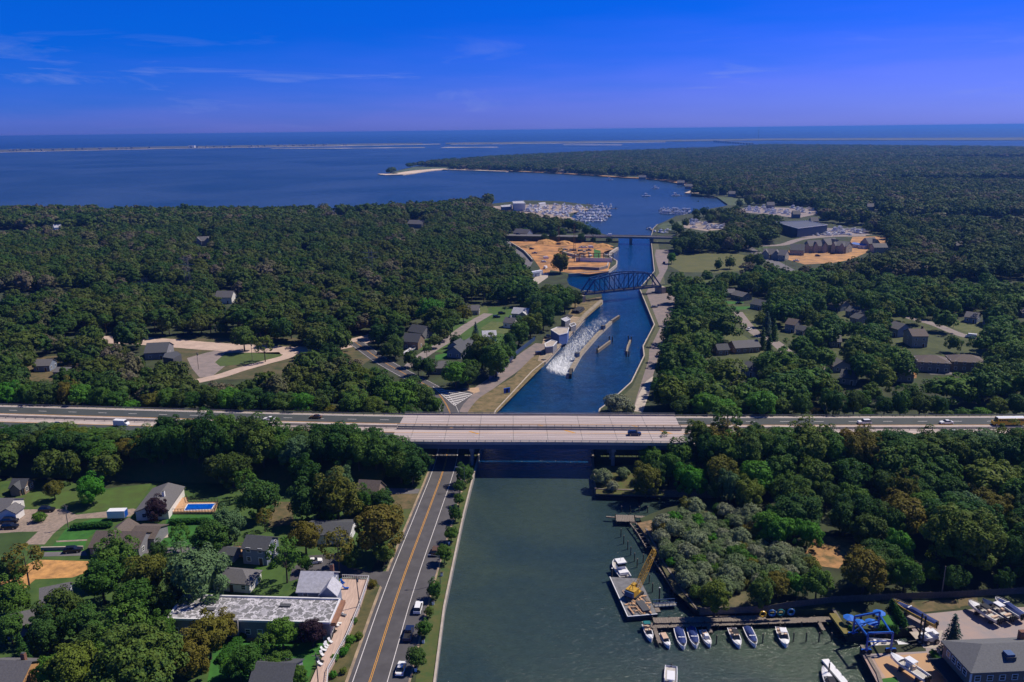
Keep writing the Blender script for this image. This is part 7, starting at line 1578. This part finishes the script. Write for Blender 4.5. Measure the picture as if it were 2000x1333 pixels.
for x in (-1.5, 1.5):
    for s_ in (1, -1): link('wheel', WHEEL, tk, (x, s_ * 1.0, .4), scale=(1.2, 1.2, 1.2))
wall_line('garden_wall', [(83, 1088), (165, 1086)], .3, 1.5, 2.9, grey_conc, 'low dark retaining wall behind the sandy lot'); wall_line('garden_fence', [(285, 1020), (335, 1018)], .15, 1.9, 3.6, P_BLUE, 'blue garden fence right of the brown-roofed house', 'fence')
ptx = empty('garden_patio', at(305, 1042, GZ + .05), 'grey patio with pale furniture beside the brown-roofed house', 'patio', rz=.5); b = MB().m(pale_conc); b.box((0, 0, 0), (6, 9, .12)); b.build('slab', ptx); b = MB().m(P_WHITE); b.box((1, 2, .12), (1.6, 1.6, .6)); b.box((-1, -2, .12), (1.2, 2, .5)); b.build('furniture', ptx)
dk = empty('garden_deck', at(472, 1080, GZ), 'small wooden deck beside the blue-grey two-storey house', 'deck'); b = MB().m(lum); b.box((0, 0, 0), (5, 5, .7)); b.build('deck', dk)
railing([Vector((dk.location.x + x, dk.location.y + y, 0)) for x, y in ((-2.5, -2.5), (-2.5, 2.5), (2.5, 2.5))], .7, dk, wood_grey, org=dk.location, st=.6)

# ------------------------------------------------------------------ lock, islands, foam
mp_ = wall_line('lock_pier', [(1116, 727), (1134, 696), (1165, 660), (1193, 633)], 1.7, -1.5, 1.7, pale_conc, 'long concrete pier splitting the lock from the open canal', 'pier', capm=MATS['lock_wall_top'])
wl2 = wall_line('timber_fender', [(1194, 632), (1209, 622)], 1.2, -1.5, 1.8, wood_dark, 'dark timber fender at the upper end of the lock pier', 'fender', capm=wood_grey)
wl3 = wall_line('timber_fender', [(1115, 729), (1114, 740)], 1.2, -1.5, 2.2, wood_dark, 'dark timber fender at the lower end of the lock pier', 'fender', capm=wood_dark)
ibx = at(1185, 634, 1.9)
for (x, y), l in (((1178, 643), 'at the upper gate'), ((1127, 697), 'at the lower gate')): o = empty('gate_cabin', at(x, y, 2.0), 'small dark blue cabin on the lock pier ' + l, 'cabin', rz=.9); b = MB().m(steel_blue); b.box((0, 0, 0), (2.2, 1.8, 2.0)); b.build('wall', o); b = MB().m(roof_dark); b.box((0, 0, 2.0), (2.5, 2.1, .15)); b.build('roof', o)
wi1 = wall_line('dolphin_island', [(1167, 690), (1180, 680), (1192, 671)], .8, -1.5, 1.6, wood_grey, 'narrow timber guide island left of the other in the canal', 'guide island', capm=MATS['lock_wall_top']); wi2 = wall_line('dolphin_island', [(1224, 693), (1226, 682), (1231, 670)], .8, -1.5, 1.6, wood_grey, 'narrow timber guide island right of the other in the canal', 'guide island', capm=MATS['lock_wall_top'])
for r_, pts in ((wi1, ((1166, 691), (1169, 686), (1196, 668), (1190, 667))), (wi2, ((1223, 697), (1228, 697), (1233, 668), (1227, 666)))):
    for x, y in pts: p = at(x, y, 0); b = MB().m(wood_dark); b.tube((p.x - r_.location.x, p.y - r_.location.y, -1), (p.x - r_.location.x, p.y - r_.location.y, 3), .35, n=7); b.build('pile', r_)
fm = bpy.data.materials.new('foam'); fm.use_nodes = True; t = fm.node_tree; bs = t.nodes['Principled BSDF']; bs.inputs['Base Color'].default_value = (.8, .82, .85, 1); bs.inputs['Roughness'].default_value = .9
g_ = t.nodes.new('ShaderNodeNewGeometry'); mpn = t.nodes.new('ShaderNodeMapping'); mpn.inputs['Rotation'].default_value = (0, 0, -.42); mpn.inputs['Scale'].default_value = (1.5, .2, 1); n_ = t.nodes.new('ShaderNodeTexNoise'); n_.inputs['Scale'].default_value = .5; n_.inputs['Detail'].default_value = 10; n_.inputs['Roughness'].default_value = .78; n_.inputs['Distortion'].default_value = 1.6
uvn = t.nodes.new('ShaderNodeAttribute'); uvn.attribute_name = 'dens'; rr_ = t.nodes.new('ShaderNodeMath'); rr_.operation = 'ADD'; t.links.new(g_.outputs[0], mpn.inputs[0]); t.links.new(mpn.outputs[0], n_.inputs[0]); t.links.new(n_.outputs[0], rr_.inputs[0]); t.links.new(uvn.outputs['Fac'], rr_.inputs[1])
cr_ = t.nodes.new('ShaderNodeValToRGB'); cr_.color_ramp.elements[0].position = .65; cr_.color_ramp.elements[1].position = 1.0; t.links.new(rr_.outputs[0], cr_.inputs[0]); am_ = t.nodes.new('ShaderNodeMath'); am_.operation = 'MULTIPLY'; am_.inputs[1].default_value = .88; t.links.new(cr_.outputs[0], am_.inputs[0]); t.links.new(am_.outputs[0], bs.inputs['Alpha'])
def foam(name, cl_, dens):
    """cl_: (left px, right px) pairs; dens: how much of the water is white there"""
    vs = []; fs = []; dn = []; M_ = 5
    for (a, c), d_ in zip(cl_, dens):
        for k in range(M_): q_ = (a[0] + (c[0] - a[0]) * k / (M_ - 1), a[1] + (c[1] - a[1]) * k / (M_ - 1)); p = at(q_[0], q_[1], .05); vs.append((p.x, p.y, .05)); dn.append(d_ if 0 < k < M_ - 1 else d_ - .12)
    for i in range(len(cl_) - 1):
        for k in range(M_ - 1): a = i * M_ + k; fs.append((a, a + 1, a + M_ + 1, a + M_))
    me = bpy.data.meshes.new(name); me.from_pydata(vs, [], fs); me.materials.append(fm); at_ = me.attributes.new('dens', 'FLOAT', 'POINT'); at_.data.foreach_set('value', dn); o = bpy.data.objects.new(name, me); COL.objects.link(o); tag(o, 'white water rushing out of the lock', None, None, 'stuff')
foam('white_water', [((1066, 727), (1110, 740)), ((1067, 718), (1113, 731)), ((1076, 706), (1114, 722)), ((1090, 692), (1128, 700)), ((1104, 672), (1142, 682)), ((1122, 652), (1158, 664)), ((1146, 632), (1178, 642)), ((1165, 616), (1195, 626)), ((1190, 600), (1212, 606))], [.1, .40, .40, .31, .27, .24, .2, .16, .04])
foam('white_water', [((1180, 545), (1250, 556)), ((1190, 530), (1270, 540)), ((1206, 512), (1270, 520)), ((1212, 495), (1268, 500))], [.0, .1, .07, .0])
foam('white_water', [((1200, 590), (1250, 590)), ((1210, 575), (1250, 575)), ((1195, 566), (1262, 566))], [.0, .09, .08])
# ------------------------------------------------------------------ truss bridge
tb_z = 7.0; PA, PB = at(1142, 576, tb_z), at(1291.5, 560, tb_z); dT = PB - PA; LT = dT.length; hT = math.atan2(dT.y, dT.x)
tb = empty('truss_bridge', (PA.x, PA.y, 0), 'blue steel railway truss bridge with an arched top chord', 'bridge', rz=hT); WT = 6.5; NP = 8; pl_ = LT / NP; Hn = [0, 9.6, 10.9, 11.7, 12, 11.7, 10.9, 9.6, 0]
for side, yy in (('near', 0), ('far', WT)):
    B_ = [Vector((i * pl_, yy, tb_z)) for i in range(NP + 1)]; T_ = [Vector((i * pl_, yy, tb_z + Hn[i])) for i in range(NP + 1)]
    b = MB().m(steel_blue); b.beam(B_[0], B_[-1], .7, .8); b.build('bottom_chord', tb)
    for i in range(NP): b = MB().m(steel_blue); b.beam(T_[i] if i else B_[0], T_[i + 1] if i < NP - 1 else B_[-1], .75, .75); b.build('top_chord', tb)
    for i in range(1, NP): b = MB().m(steel_blue); b.beam(B_[i], T_[i], .4, .4); b.build('vertical', tb)
    for i in range(1, NP - 1):
        b = MB().m(steel_blue); b.beam(T_[i] if i < NP / 2 else B_[i], B_[i + 1] if i < NP / 2 else T_[i + 1], .36, .36); b.build('diagonal', tb)
for i in range(1, NP):
    b = MB().m(steel_blue); b.beam((i * pl_, 0, tb_z + Hn[i]), (i * pl_, WT, tb_z + Hn[i]), .35); b.build('top_strut', tb)
    if i < NP - 1: b = MB().m(steel_blue); b.beam((i * pl_, 0, tb_z + Hn[i]), ((i + 1) * pl_, WT, tb_z + Hn[i + 1]), .2); b.build('top_lateral', tb)
b = MB().m(wood_dark)
for i in range(NP + 1): b.beam((i * pl_, 0, tb_z - .2), (i * pl_, WT, tb_z - .2), .5, .8)
b.box((LT / 2, WT / 2, tb_z + .1), (LT, 3.4, .25)); b.build('floor', tb); b = MB().m(rail_metal)
for s_ in (-.75, .75): b.box((LT / 2, WT / 2 + s_, tb_z + .36), (LT + 40, .12, .18))
b.build('rail', tb)
for x, l in ((-1.5, 1), (LT + 1.5, 1)): b = MB().m(pale_conc); b.box((x, WT / 2, 0), (3, WT + 2.5, tb_z - .5)); b.build('abutment', tb)
re_ = MB().m(MATS['verge']); 
for x0, x1 in ((-45, -3), (LT + 3, LT + 200)):
    b = MB().m(MATS['verge']); b.prism([(x0, -1), (x1, -1), (x1, WT + 1), (x0, WT + 1)], GZ - .1, tb_z - .5); co, si = math.cos(hT), math.sin(hT); b.v = [(PA.x + x * co - y * si, PA.y + x * si + y * co, z) for x, y, z in b.v]; b.build('railway_embankment', kind='structure')
# ------------------------------------------------------------------ far road bridge
MZ = 7.5; MP = [at(x, y, MZ) for x, y in ((930, 458), (1060, 460), (1143, 461.5), (1235, 462.5), (1327, 464.5), (1460, 462))]; MBR = MP[2:5]
rb_ = empty('road_bridge', (MBR[0].x, MBR[0].y, 0), 'low grey road bridge across the canal beyond the truss bridge', 'bridge'); b = MB().m(grey_conc); lstrip(MBR, 6, -6, MZ - 1.2, MZ, b); local(b, rb_).build('deck', rb_)
for s_ in (5.8, -5.8):
    b = MB().m(pale_conc); lstrip(MBR, s_ + .15, s_ - .15, MZ + .002, MZ + .9, b); local(b, rb_).build('parapet', rb_)
b = MB().m(asphalt_pale); lstrip(MBR, 5.2, -5.2, MZ + .002, MZ + .03, b); local(b, rb_).build('road_surface', rb_)
for x in (1199, 1238, 1279):
    p = at(x, 468, MZ); t = (p.x - MBR[0].x) / (MBR[2].x - MBR[0].x); yy = MBR[0].y + (MBR[2].y - MBR[0].y) * t; b = MB().m(grey_conc); b.box((p.x - MBR[0].x, yy - MBR[0].y, -1), (1.6, 10, MZ)); b.build('pier', rb_)
for Pm in (MP[0:3], MP[4:6]):
    b = MB().m(soil); lstrip(Pm, 8, -8, GZ - .2, MZ - .25, b); b.build('bay_road_bank', kind='structure'); b = MB().m(asphalt_pale); lstrip(Pm, 5.5, -5.5, MZ - .248, MZ - .1, b); b.build('bay_road', kind='structure')
for k, pm, x, y, l in (('van', P_WHITE, 1190, 461, 'white truck crossing the far road bridge'), ('suv', P_NAVY, 1318, 463, 'dark car at the right end of the far road bridge'), ('suv', P_BLACK, 1012, 458.5, 'dark car on the bay road above the construction site'), ('sedan', P_GREY, 967, 458, 'grey car on the bay road left of the dark one')): car(k, pm, at(x, y, MZ + .04), 0.0 if k != 'van' else math.pi, l, 'car')
# ------------------------------------------------------------------ construction site
c1 = lambda x, y, z=GZ: at(900 + x / SC1, 380 + y / SC1, z)
for k, pm, x, y, h, l in (('van', P_WHITE, 740, 560, .3, 'white van in the middle of the sandy construction site'), ('van', P_WHITE, 735, 645, 1.2, 'white van on the pale track below the construction site'), ('pickup', P_GREY, 640, 515, .2, 'grey pickup at the left of the construction site'), ('suv', P_BLACK, 615, 478, .1, 'black car at the left of the construction site'), ('pickup', P_WHITE, 1045, 465, .2, 'white pickup near the green patch of the construction site'), ('van', P_WHITE, 1130, 465, .1, 'white van nearest the green patch of the construction site'), ('pickup', P_NAVY, 1110, 490, .1, 'navy pickup beside the green patch'), ('suv', P_NAVY, 600, 745, .8, 'dark car parked beside the white trailer below the site'), ('suv', P_BLACK, 565, 750, .8, 'black car left of the white trailer below the site'), ('suv', P_WHITE, 720, 590, .3, 'white car just below the middle van of the site'), ('pickup', P_WHITE, 1075, 466, .2, 'second white pickup near the green patch'), ('suv', P_GREY, 565, 410, .4, 'grey car at the upper left of the site')): car(k, pm, c1(x, y, GZ + .05), h, l)
def boxthing(name, p, size, rz, m_, label, cat, roofm=None, part='body'):
    o = empty(name, p, label, cat, rz=rz); b = MB().m(m_); b.box((0, 0, 0), size); b.build(part, o); b = MB().m(roofm or m_); b.box((0, 0, size[2]), (size[0] + .2, size[1] + .2, .12)); b.build('roof', o); b = MB().m(black_m); b.box((0, -size[1] / 2 - .02, .1), (1.0, .06, min(2, size[2] * .8))); b.build('door', o); return o
boxthing('site_trailer', c1(655, 700), (12, 3.2, 3.2), .75, P_WHITE, 'white office trailer below the construction site', 'trailer'); boxthing('site_trailer', c1(640, 715), (9, 3, 3), .75, wall_blue, 'blue-grey trailer beside the white office trailer', 'trailer'); boxthing('shipping_container', c1(412, 376), (12, 2.6, 2.6), 0, lift_m, 'bright blue container at the upper left of the construction site', 'container'); boxthing('brick_hut', c1(525, 770), (5, 4, 3), .2, wall_cedar, 'small brown hut left of the dark cars below the site', 'hut')
for i, (x, y) in enumerate([(600, 400), (740, 425), (520, 378), (1230, 455), (560, 460), (900, 430)]):
    p = c1(x, y); o = empty('dirt_mound', p, ['brown mound at the top left of the site', 'second brown mound right of the top left one', 'small grey mound by the blue container', 'dark mound at the canal side of the site', 'low mound near the curving wall', 'sand mound in the upper middle of the site'][i], 'mound'); b = MB().m(sand if i % 2 else MATS['clearing']); n = 14; R0 = (9, 10, 5, 8, 6, 8)[i]; vs = [(0, 0, R0 * .45)]
    for k, (rr2, hh2) in enumerate(((.5, .3), (1.0, -.02))):
        for j in range(n): a = 6.283 * j / n; w = R0 * rr2 * rt.uniform(.8, 1.15); vs.append((math.cos(a) * w * 1.4, math.sin(a) * w, R0 * hh2))
    b.raw(vs, [(0, 1 + j, 1 + (j + 1) % n) for j in range(n)] + [(1 + j, 1 + n + j, 1 + n + (j + 1) % n, 1 + (j + 1) % n) for j in range(n)]); b.build('heap', o)
for (x, y, h, lab) in ((985, 490, 26, 'tall brown lattice crane mast in the construction site'), (850, 435, 18, 'shorter brown lattice mast at the top of the construction site'), (-2355, 855, 27, 'grey lattice pylon standing in the middle of the west wood'), (-773, 760, 25, 'grey lattice pylon in the west wood nearest the village')):
    lm_ = MATS['rust_brown'] if 'brown' in lab and 'rust_brown' in MATS else mat('rust_brown', (.2, .11, .05), .8) if 'brown' in lab else rail_metal
    p = c1(x, y); o = empty('lattice_mast' if 'brown' in lab else 'pylon', p, lab, 'crane' if 'brown' in lab else 'pylon'); b = MB().m(lm_); w = .9 if 'brown' in lab else 2.0
    for sx in (-1, 1):
        for sy in (-1, 1): b.tube((sx * w, sy * w, 0), (sx * w * .5, sy * w * .5, h), .13, n=4)
    b.build('legs', o); b = MB().m(lm_); n = int(h / 2)
    if 'pylon' in lab:
        for zz in (h - 2, h - 6): b.beam((-6, 0, zz), (6, 0, zz), .3)
    for k in range(n):
        z0, z1 = k * 2.0, k * 2.0 + 2; w0 = w * (1 - .5 * z0 / h)
        for (a, c) in (((-1, -1), (1, -1)), ((1, -1), (1, 1)), ((1, 1), (-1, 1)), ((-1, 1), (-1, -1))): b.tube((a[0] * w0, a[1] * w0, z0), (c[0] * w0, c[1] * w0, z1), .07, n=3)
    b.build('lacing', o); b = MB().m(black_m); b.box((0, 0, 0), (4, 4, 1.4)); b.build('base', o)
wall_line('foundation_wall', [(1125, 515), (1160, 516.5), (1195, 517)], 1.2, 1.8, 5.5, trim, 'white concrete foundation wall in the lower construction site'); wall_line('foundation_wall', [(1098, 499), (1110, 503), (1126, 507)], 1.2, 1.8, 4.0, pale_conc, 'pale slanting foundation wall above the white one'); wall_line('basin_wall', [(1110, 532), (1135, 531), (1170, 533), (1186, 529), (1188, 522)], .8, 1.9, 4.2, grey_conc, 'grey wall of the sandy pit beside the truss bridge'); wall_line('road_wall', [(999, 482), (1012, 490), (1024, 498), (1036, 511), (1040, 516)], .8, 1.9, 4.0, pale_conc, 'curving white retaining wall along the construction road')
fr_ = empty('formwork', c1(1000, 560), 'row of brown formwork posts and beams above the white foundation wall', 'formwork')
pf = MB().m(MATS['rust_brown']).box((0, 0, 0), (.6, .6, 7)).data('post')
for i in range(9): p = c1(985 + i * 42, 585 - i * 1.0) - fr_.location; link('post', pf, fr_, (p.x, p.y, 0))
a, c = c1(985, 585) - fr_.location, c1(1320, 577) - fr_.location
for z in (4.5, 7): b = MB().m(MATS['rust_brown']); b.beam((a.x, a.y, z), (c.x, c.y, z), .5, .5); b.build('beam', fr_)
for i in range(34):
    x, y = rt.uniform(870, 1150), rt.uniform(480, 560)
    if y < 470 + (x - 870) * .12: continue
    o = empty('material_stack', c1(x, y), 'low stack of building material in the middle of the construction site', 'stack', 'material stacks of the site', rz=rt.uniform(0, 3)); b = MB().m(rt.choice([grey_conc, wood_grey, trim, roof_dark, rail_metal])); b.box((0, 0, 0), (rt.uniform(2, 6), rt.uniform(1, 2.5), rt.uniform(.5, 1.6))); b.build('stack', o)
# pipes, lock clutter
pp = empty('pipe_stack', at(1129, 609, GZ), 'stack of long black pipes on the bank near the truss bridge', 'pipe stack', rz=pxhead((1118, 618), (1140, 602))); pm_ = MB().m(black_m).tube((-6, 0, 0), (6, 0, 0), .55, n=9).data('pipe')
for i in range(9): link('pipe', pm_, pp, (rt.uniform(-.5, .5), (i % 5) * 1.15 - 2.3 + (.55 if i > 4 else 0), .55 + (1 if i > 4 else 0)))
p2 = empty('pipe_stack', at(1108, 620, GZ), 'smaller stack of dark pipes beside the lock huts', 'pipe stack', rz=pxhead((1118, 618), (1140, 602)))
for i in range(4): link('pipe', pm_, p2, (0, i * 1.15 - 2, .55), scale=(.6, 1, 1))
car('pickup', P_NAVY, at(1070, 660, GZ + .07), .9, 'dark blue pickup beside the blue control building'); boxthing('kiosk', at(990, 768, GZ), (3.0, .4, 2.2), .5, lift_m, 'blue notice board on the canal bank', 'notice board'); boxthing('dumpster', at(1051, 693, GZ), (2.6, 1.8, 1.5), .4, P_NAVY, 'dark blue waste container at the end of the service road', 'container')
for k, pm, x, y, h, l in (('sedan', P_GREY, 1278, 601, .2, 'grey car parked by the east canal road above the bend'), ('suv', P_NAVY, 1297, 515, 1.3, 'dark car on the canal road beside the field'), ('suv', P_BLACK, 847, 668, .2, 'black car on the lawn by the village street'), ('suv', P_NAVY, 970, 621, .2, 'dark blue car left of the small white gabled house'), ('suv', P_BLACK, 980, 614, .2, 'black car behind the small white gabled house'), ('sedan', P_WHITE, 1463, 645, .9, 'white car on the east village street'), ('sedan', P_BLACK, 1443, 594, .1, 'black car on the lane by the bright green lawn'), ('sedan', P_NAVY, 1623, 713, .1, 'dark car at the end of the east village street'), ('suv', P_WHITE, 1771, 727, .2, 'white car below the paved yard of the brown-roofed house'), ('suv', P_BLACK, 1849, 719, .2, 'black car between the two hip-roofed houses'), ('van', P_WHITE, 1896, 660, 2.5, 'white van on the east lane'), ('sedan', P_BLUE, 186, 724, .1, 'blue car in the left clearing'), ('suv', P_BLACK, 799, 694, .2, 'black car beside the boat trailer of the village'), ('pickup', P_WHITE, 1555, 511, .1, 'white pickup at the entrance of the sandy site'), ('suv', P_NAVY, 1597, 501, .1, 'dark car on the sand of the mansion row'), ('suv', P_BLACK, 1626, 497, .1, 'black car on the sand right of the dark one'), ('suv', P_BLACK, 745, 693, .2, 'black car beside the shore road bend')): car(k, pm, at(x, y, GZ + .07), h, l)
wall_line('sand_retaining_wall', [(1542, 497), (1575, 496), (1600, 494), (1640, 491)], 1.0, 1.9, 5.5, mat('ochre_wall', (.42, .27, .06), .85, var=.3, scale=.5), 'ochre retaining wall below the mansion row')
# guard fence village side and concrete barrier
wall_line('roadside_fence', [(955, 752), (985, 728), (1010, 700), (1045, 672)], .15, 1.9, 4.0, steel_blue, 'dark fence on the village side of the service road', 'fence', capm=steel_blue)
# ------------------------------------------------------------------ marinas
def small_boat_data(L, B, cabin, mcol):
    b = MB(); hull(b, L, B, 1.3, gel, gel); b.m(gel); F_ = hull_secs(L, B, 1.3); b.prism([(x, B / 2 * k * .96) for x, k, s_ in F_] + [(x, -B / 2 * k * .96) for x, k, s_ in F_[::-1]], 1.1, 1.25)
    b.m(gel); b.box((-.05 * L, 0, 1.25), (L * .38, B * .66, 1.2 + cabin), taper=.85); b.m(mcol); b.box((-.05 * L, 0, 1.8 + cabin * .5), (L * .385, B * .67, .45), taper=.95)
    if cabin > .8: b.m(gel); b.box((-.1 * L, 0, 2.4 + cabin), (L * .25, B * .6, .9), taper=.9); b.m(chrome); b.tube((-.1 * L, 0, 3), (-.1 * L, 0, 6.5), .08, n=4)
    return b.data('yacht')
SB = [small_boat_data(11, 3.6, 1.2, car_glass), small_boat_data(8, 2.8, .3, navy_c), small_boat_data(13, 4.2, 1.6, car_glass), small_boat_data(7, 2.5, .1, gel_in)]
def sboat(px, py, rz, k, label, group, z=0.0, s=1.0, tup=GZ):
    p = at(px, py, z); o = bpy.data.objects.new('moored_yacht' if z < 1 else 'stored_boat', SB[k]); COL.objects.link(o); o.location = (p.x, p.y, z); o.rotation_euler = (0, 0, rz); o.scale = (s * 1.3, s * 1.3, s * 1.15); tag(o, label, 'boat', group)
def mdock(pa, pb, w, label):
    a, c = at(pa[0], pa[1], 0), at(pb[0], pb[1], 0); d = c - a; o = empty('marina_dock', (a.x, a.y, 0), label, 'dock', rz=math.atan2(d.y, d.x)); b = MB().m(wood_grey); b.box((d.length / 2, 0, .5), (d.length, w, .4)); b.build('deck', o); b = MB().m(wood_dark)
    for i in range(int(d.length / 8) + 1): b.tube((i * 8, w / 2, -1), (i * 8, w / 2, 2.6), .25, n=5); b.tube((i * 8, -w / 2, -1), (i * 8, -w / 2, 2.6), .25, n=5)
    b.build('piles', o)
mdock((1120, 432), (1186, 431), 2.5, 'front dock of the left marina'); mdock((1132, 420), (1192, 424), 2.5, 'middle dock of the left marina'); mdock((1140, 408), (1206, 409), 2.5, 'back dock of the left marina reaching out into the bay'); mdock((1146, 400), (1170, 405), 2.5, 'short rear dock of the left marina')
rl = random.Random(21)
for y0, x0, x1, st, k0 in ((434, 1112, 1186, 7.6, 0), (429, 1128, 1190, 7, 1), (423, 1128, 1192, 6.3, 2), (417, 1132, 1192, 6, 1), (411, 1140, 1192, 6.4, 0), (405.5, 1160, 1200, 8, 2)):
    x = x0
    while x < x1: sboat(x + rl.uniform(-1, 1), y0 + rl.uniform(-.8, .8) + (x - 1112) * -.015, rl.choice([1.5, -1.6, 1.45]) + rl.uniform(-.15, .15), rl.choice([0, 1, 2, 3, 0, 2]), 'white yacht moored at the docks of the left marina', 'yachts moored in the left marina', 0.0, rl.uniform(.8, 1.1)); x += st
for i in range(120):
    x, y = rl.uniform(1030, 1140), rl.uniform(399, 424)
    if not inpoly(x, y, [(1030, 401), (1090, 400), (1140, 404), (1145, 410), (1105, 418), (1118, 427), (1090, 425), (1030, 414)]): continue
    sboat(x, y, rl.uniform(0, 3.1), rl.choice([1, 3, 0]), 'white boat stored on the gravel of the left marina', 'boats stored ashore in the left marina', GZ, rl.uniform(.7, 1))
for i in range(8): sboat(910 + i * 8 + rl.uniform(-3, 3), 410 + rl.uniform(-1, 1), rl.uniform(0, 3), 3, 'small boat on the grass left of the white marina shed', 'small boats left of the marina shed', GZ, .8)
mdock((1287, 413), (1348, 418), 2, 'dock of the small marina on the right of the bay'); 
for r_ in range(2):
    for i in range(13): sboat(1291 + i * 4.6 - r_ * 1, (410.5, 417.5)[r_] + i * .27, 1.5 + rl.uniform(-.1, .1), rl.choice([0, 1, 2]), 'white yacht in the %s row of the small right marina' % ('back', 'front')[r_], 'yachts in the %s row of the small right marina' % ('back', 'front')[r_], 0, .85)
mdock((1265, 447), (1276, 452), 2, 'small dock just beyond the far road bridge'); 
for x, y, k in ((1268, 449, 1), (1279, 457, 0), (1290, 455, 0), (1300, 456, 3), (1304, 451, 1)): sboat(x, y, rl.uniform(0, 3), k, 'boat at the little dock beyond the far road bridge', 'boats at the little dock', 0 if x < 1285 else GZ, .8)
for grp, poly, n, lab in (('boats behind the blue hall', [(1545, 449), (1612, 450), (1680, 448), (1695, 452), (1670, 460), (1560, 461)], 62, 'boat or car parked in front of the blue storage hall'), ('boats in the far yard', [(1434, 410), (1470, 405), (1590, 408), (1600, 416), (1555, 424), (1500, 418)], 52, 'boat stored in the yard behind the blue hall'), ('boats on the east bank', [(1335, 443), (1350, 434), (1418, 439), (1412, 448), (1380, 451)], 24, 'boat stored on the bank beyond the far road bridge')):
    c = 0; tr_n = 0; xs_ = [p[0] for p in poly]; ys_ = [p[1] for p in poly]
    while c < n and tr_n < 4000:
        tr_n += 1; x, y = rl.uniform(min(xs_), max(xs_)), rl.uniform(min(ys_), max(ys_))
        if inpoly(x, y, poly): sboat(x, y, rl.choice([.2, 1.7, 1.8, .1]) + rl.uniform(-.2, .2), rl.choice([0, 1, 3, 3]), lab, grp, GZ, rl.uniform(.6, .95)); c += 1
for x, y, l in ((1191, 352, 'white boat alone off the long beach'), (1280, 369, 'white boat between the beach and the sand spit'), (1262, 384, 'small white boat out in the bay opposite the marsh'), (1319, 383, 'white yacht at the end of the long thin dock')): sboat(x, y, .4, 2, l, None, 0, 1.0)
mdock((1322, 384), (1378, 384), 1.5, 'long thin dock in front of the marsh'); mdock((1376, 387), (1402, 388), 1.5, 'second thin dock in front of the marsh')
# houses and a bridge far away on the barrier island
tinyh = MB().m(wall_grey).box((0, 0, 0), (20, 14, 8)); tinyh.m(roof_grey); tinyh.raw([(-11, -8, 8), (11, -8, 8), (11, 8, 8), (-11, 8, 8), (-11, 0, 13), (11, 0, 13)], [(0, 1, 5, 4), (2, 3, 4, 5), (0, 4, 3), (1, 2, 5)]); tinyh = tinyh.data('beach_house')
for i in range(46):
    x = rl.uniform(10, 690); y = 295.5 - x * .0165 + rl.uniform(-.8, .4); p = at(x, y, 3); o = bpy.data.objects.new('beach_house', tinyh); COL.objects.link(o); o.location = p; o.rotation_euler = (0, 0, rl.uniform(0, 3)); tag(o, 'tiny house on the thin barrier island on the horizon', 'house', 'houses on the barrier island')
o = bpy.data.objects.new('beach_house', MB().m(P_WHITE).box((0, 0, 0), (50, 22, 18)).data('beach_house')); COL.objects.link(o); o.location = at(375, 289, 3); tag(o, 'bright white building standing alone on the barrier island', 'building')
lb2 = empty('long_bridge', at(1400, 277, 0), 'long thin bridge to the barrier island on the horizon', 'bridge'); a, c = at(1395, 276, 10) - lb2.location, at(1470, 280.5, 10) - lb2.location; b = MB().m(grey_conc); b.beam((a.x, a.y, 14), (c.x, c.y, 10), 14, 4); b.build('deck', lb2); b = MB().m(grey_conc)
for i in range(16): p = a.lerp(c, i / 15); b.box((p.x, p.y, -1), (10, 10, 13))
b.build('piers', lb2)
rm = empty('radio_mast', at(1481, 273, 3), 'thin radio mast on the barrier island', 'mast'); b = MB().m(rail_metal); b.tube((0, 0, 0), (0, 0, 115), 2.2, 1.0, 6); b.build('mast', rm); b = MB().m(rail_metal); b.tube((0, 0, 40), (0, 0, 41), 4, n=6); b.build('platform', rm)
sv = empty('litter_box', at(1183, 943, GZ), 'small dark blue box standing in the silvery bush on the point', 'box'); b = MB().m(P_NAVY); b.box((0, 0, 1.4), (1.5, .9, 1.1)); b.build('body', sv); b = MB().m(rail_metal); b.box((0, 0, 0), (.2, .2, 1.4)); b.build('post', sv)

# ------------------------------------------------------------------ haze
hz_m = bpy.data.materials.new('haze_air'); hz_m.use_nodes = True; t = hz_m.node_tree; t.nodes.clear()
o_ = t.nodes.new('ShaderNodeOutputMaterial'); v_ = t.nodes.new('ShaderNodeVolumePrincipled'); v_.inputs['Density'].default_value = 0.00008; v_.inputs['Color'].default_value = (0.12, 0.33, 0.92, 1); v_.inputs['Anisotropy'].default_value = 0.3
t.links.new(v_.outputs[0], o_.inputs['Volume'])
b = MB().m(hz_m).box((0, 60000, -3.2), (330000, 122000, 121.5)); b.build('haze', kind='stuff')
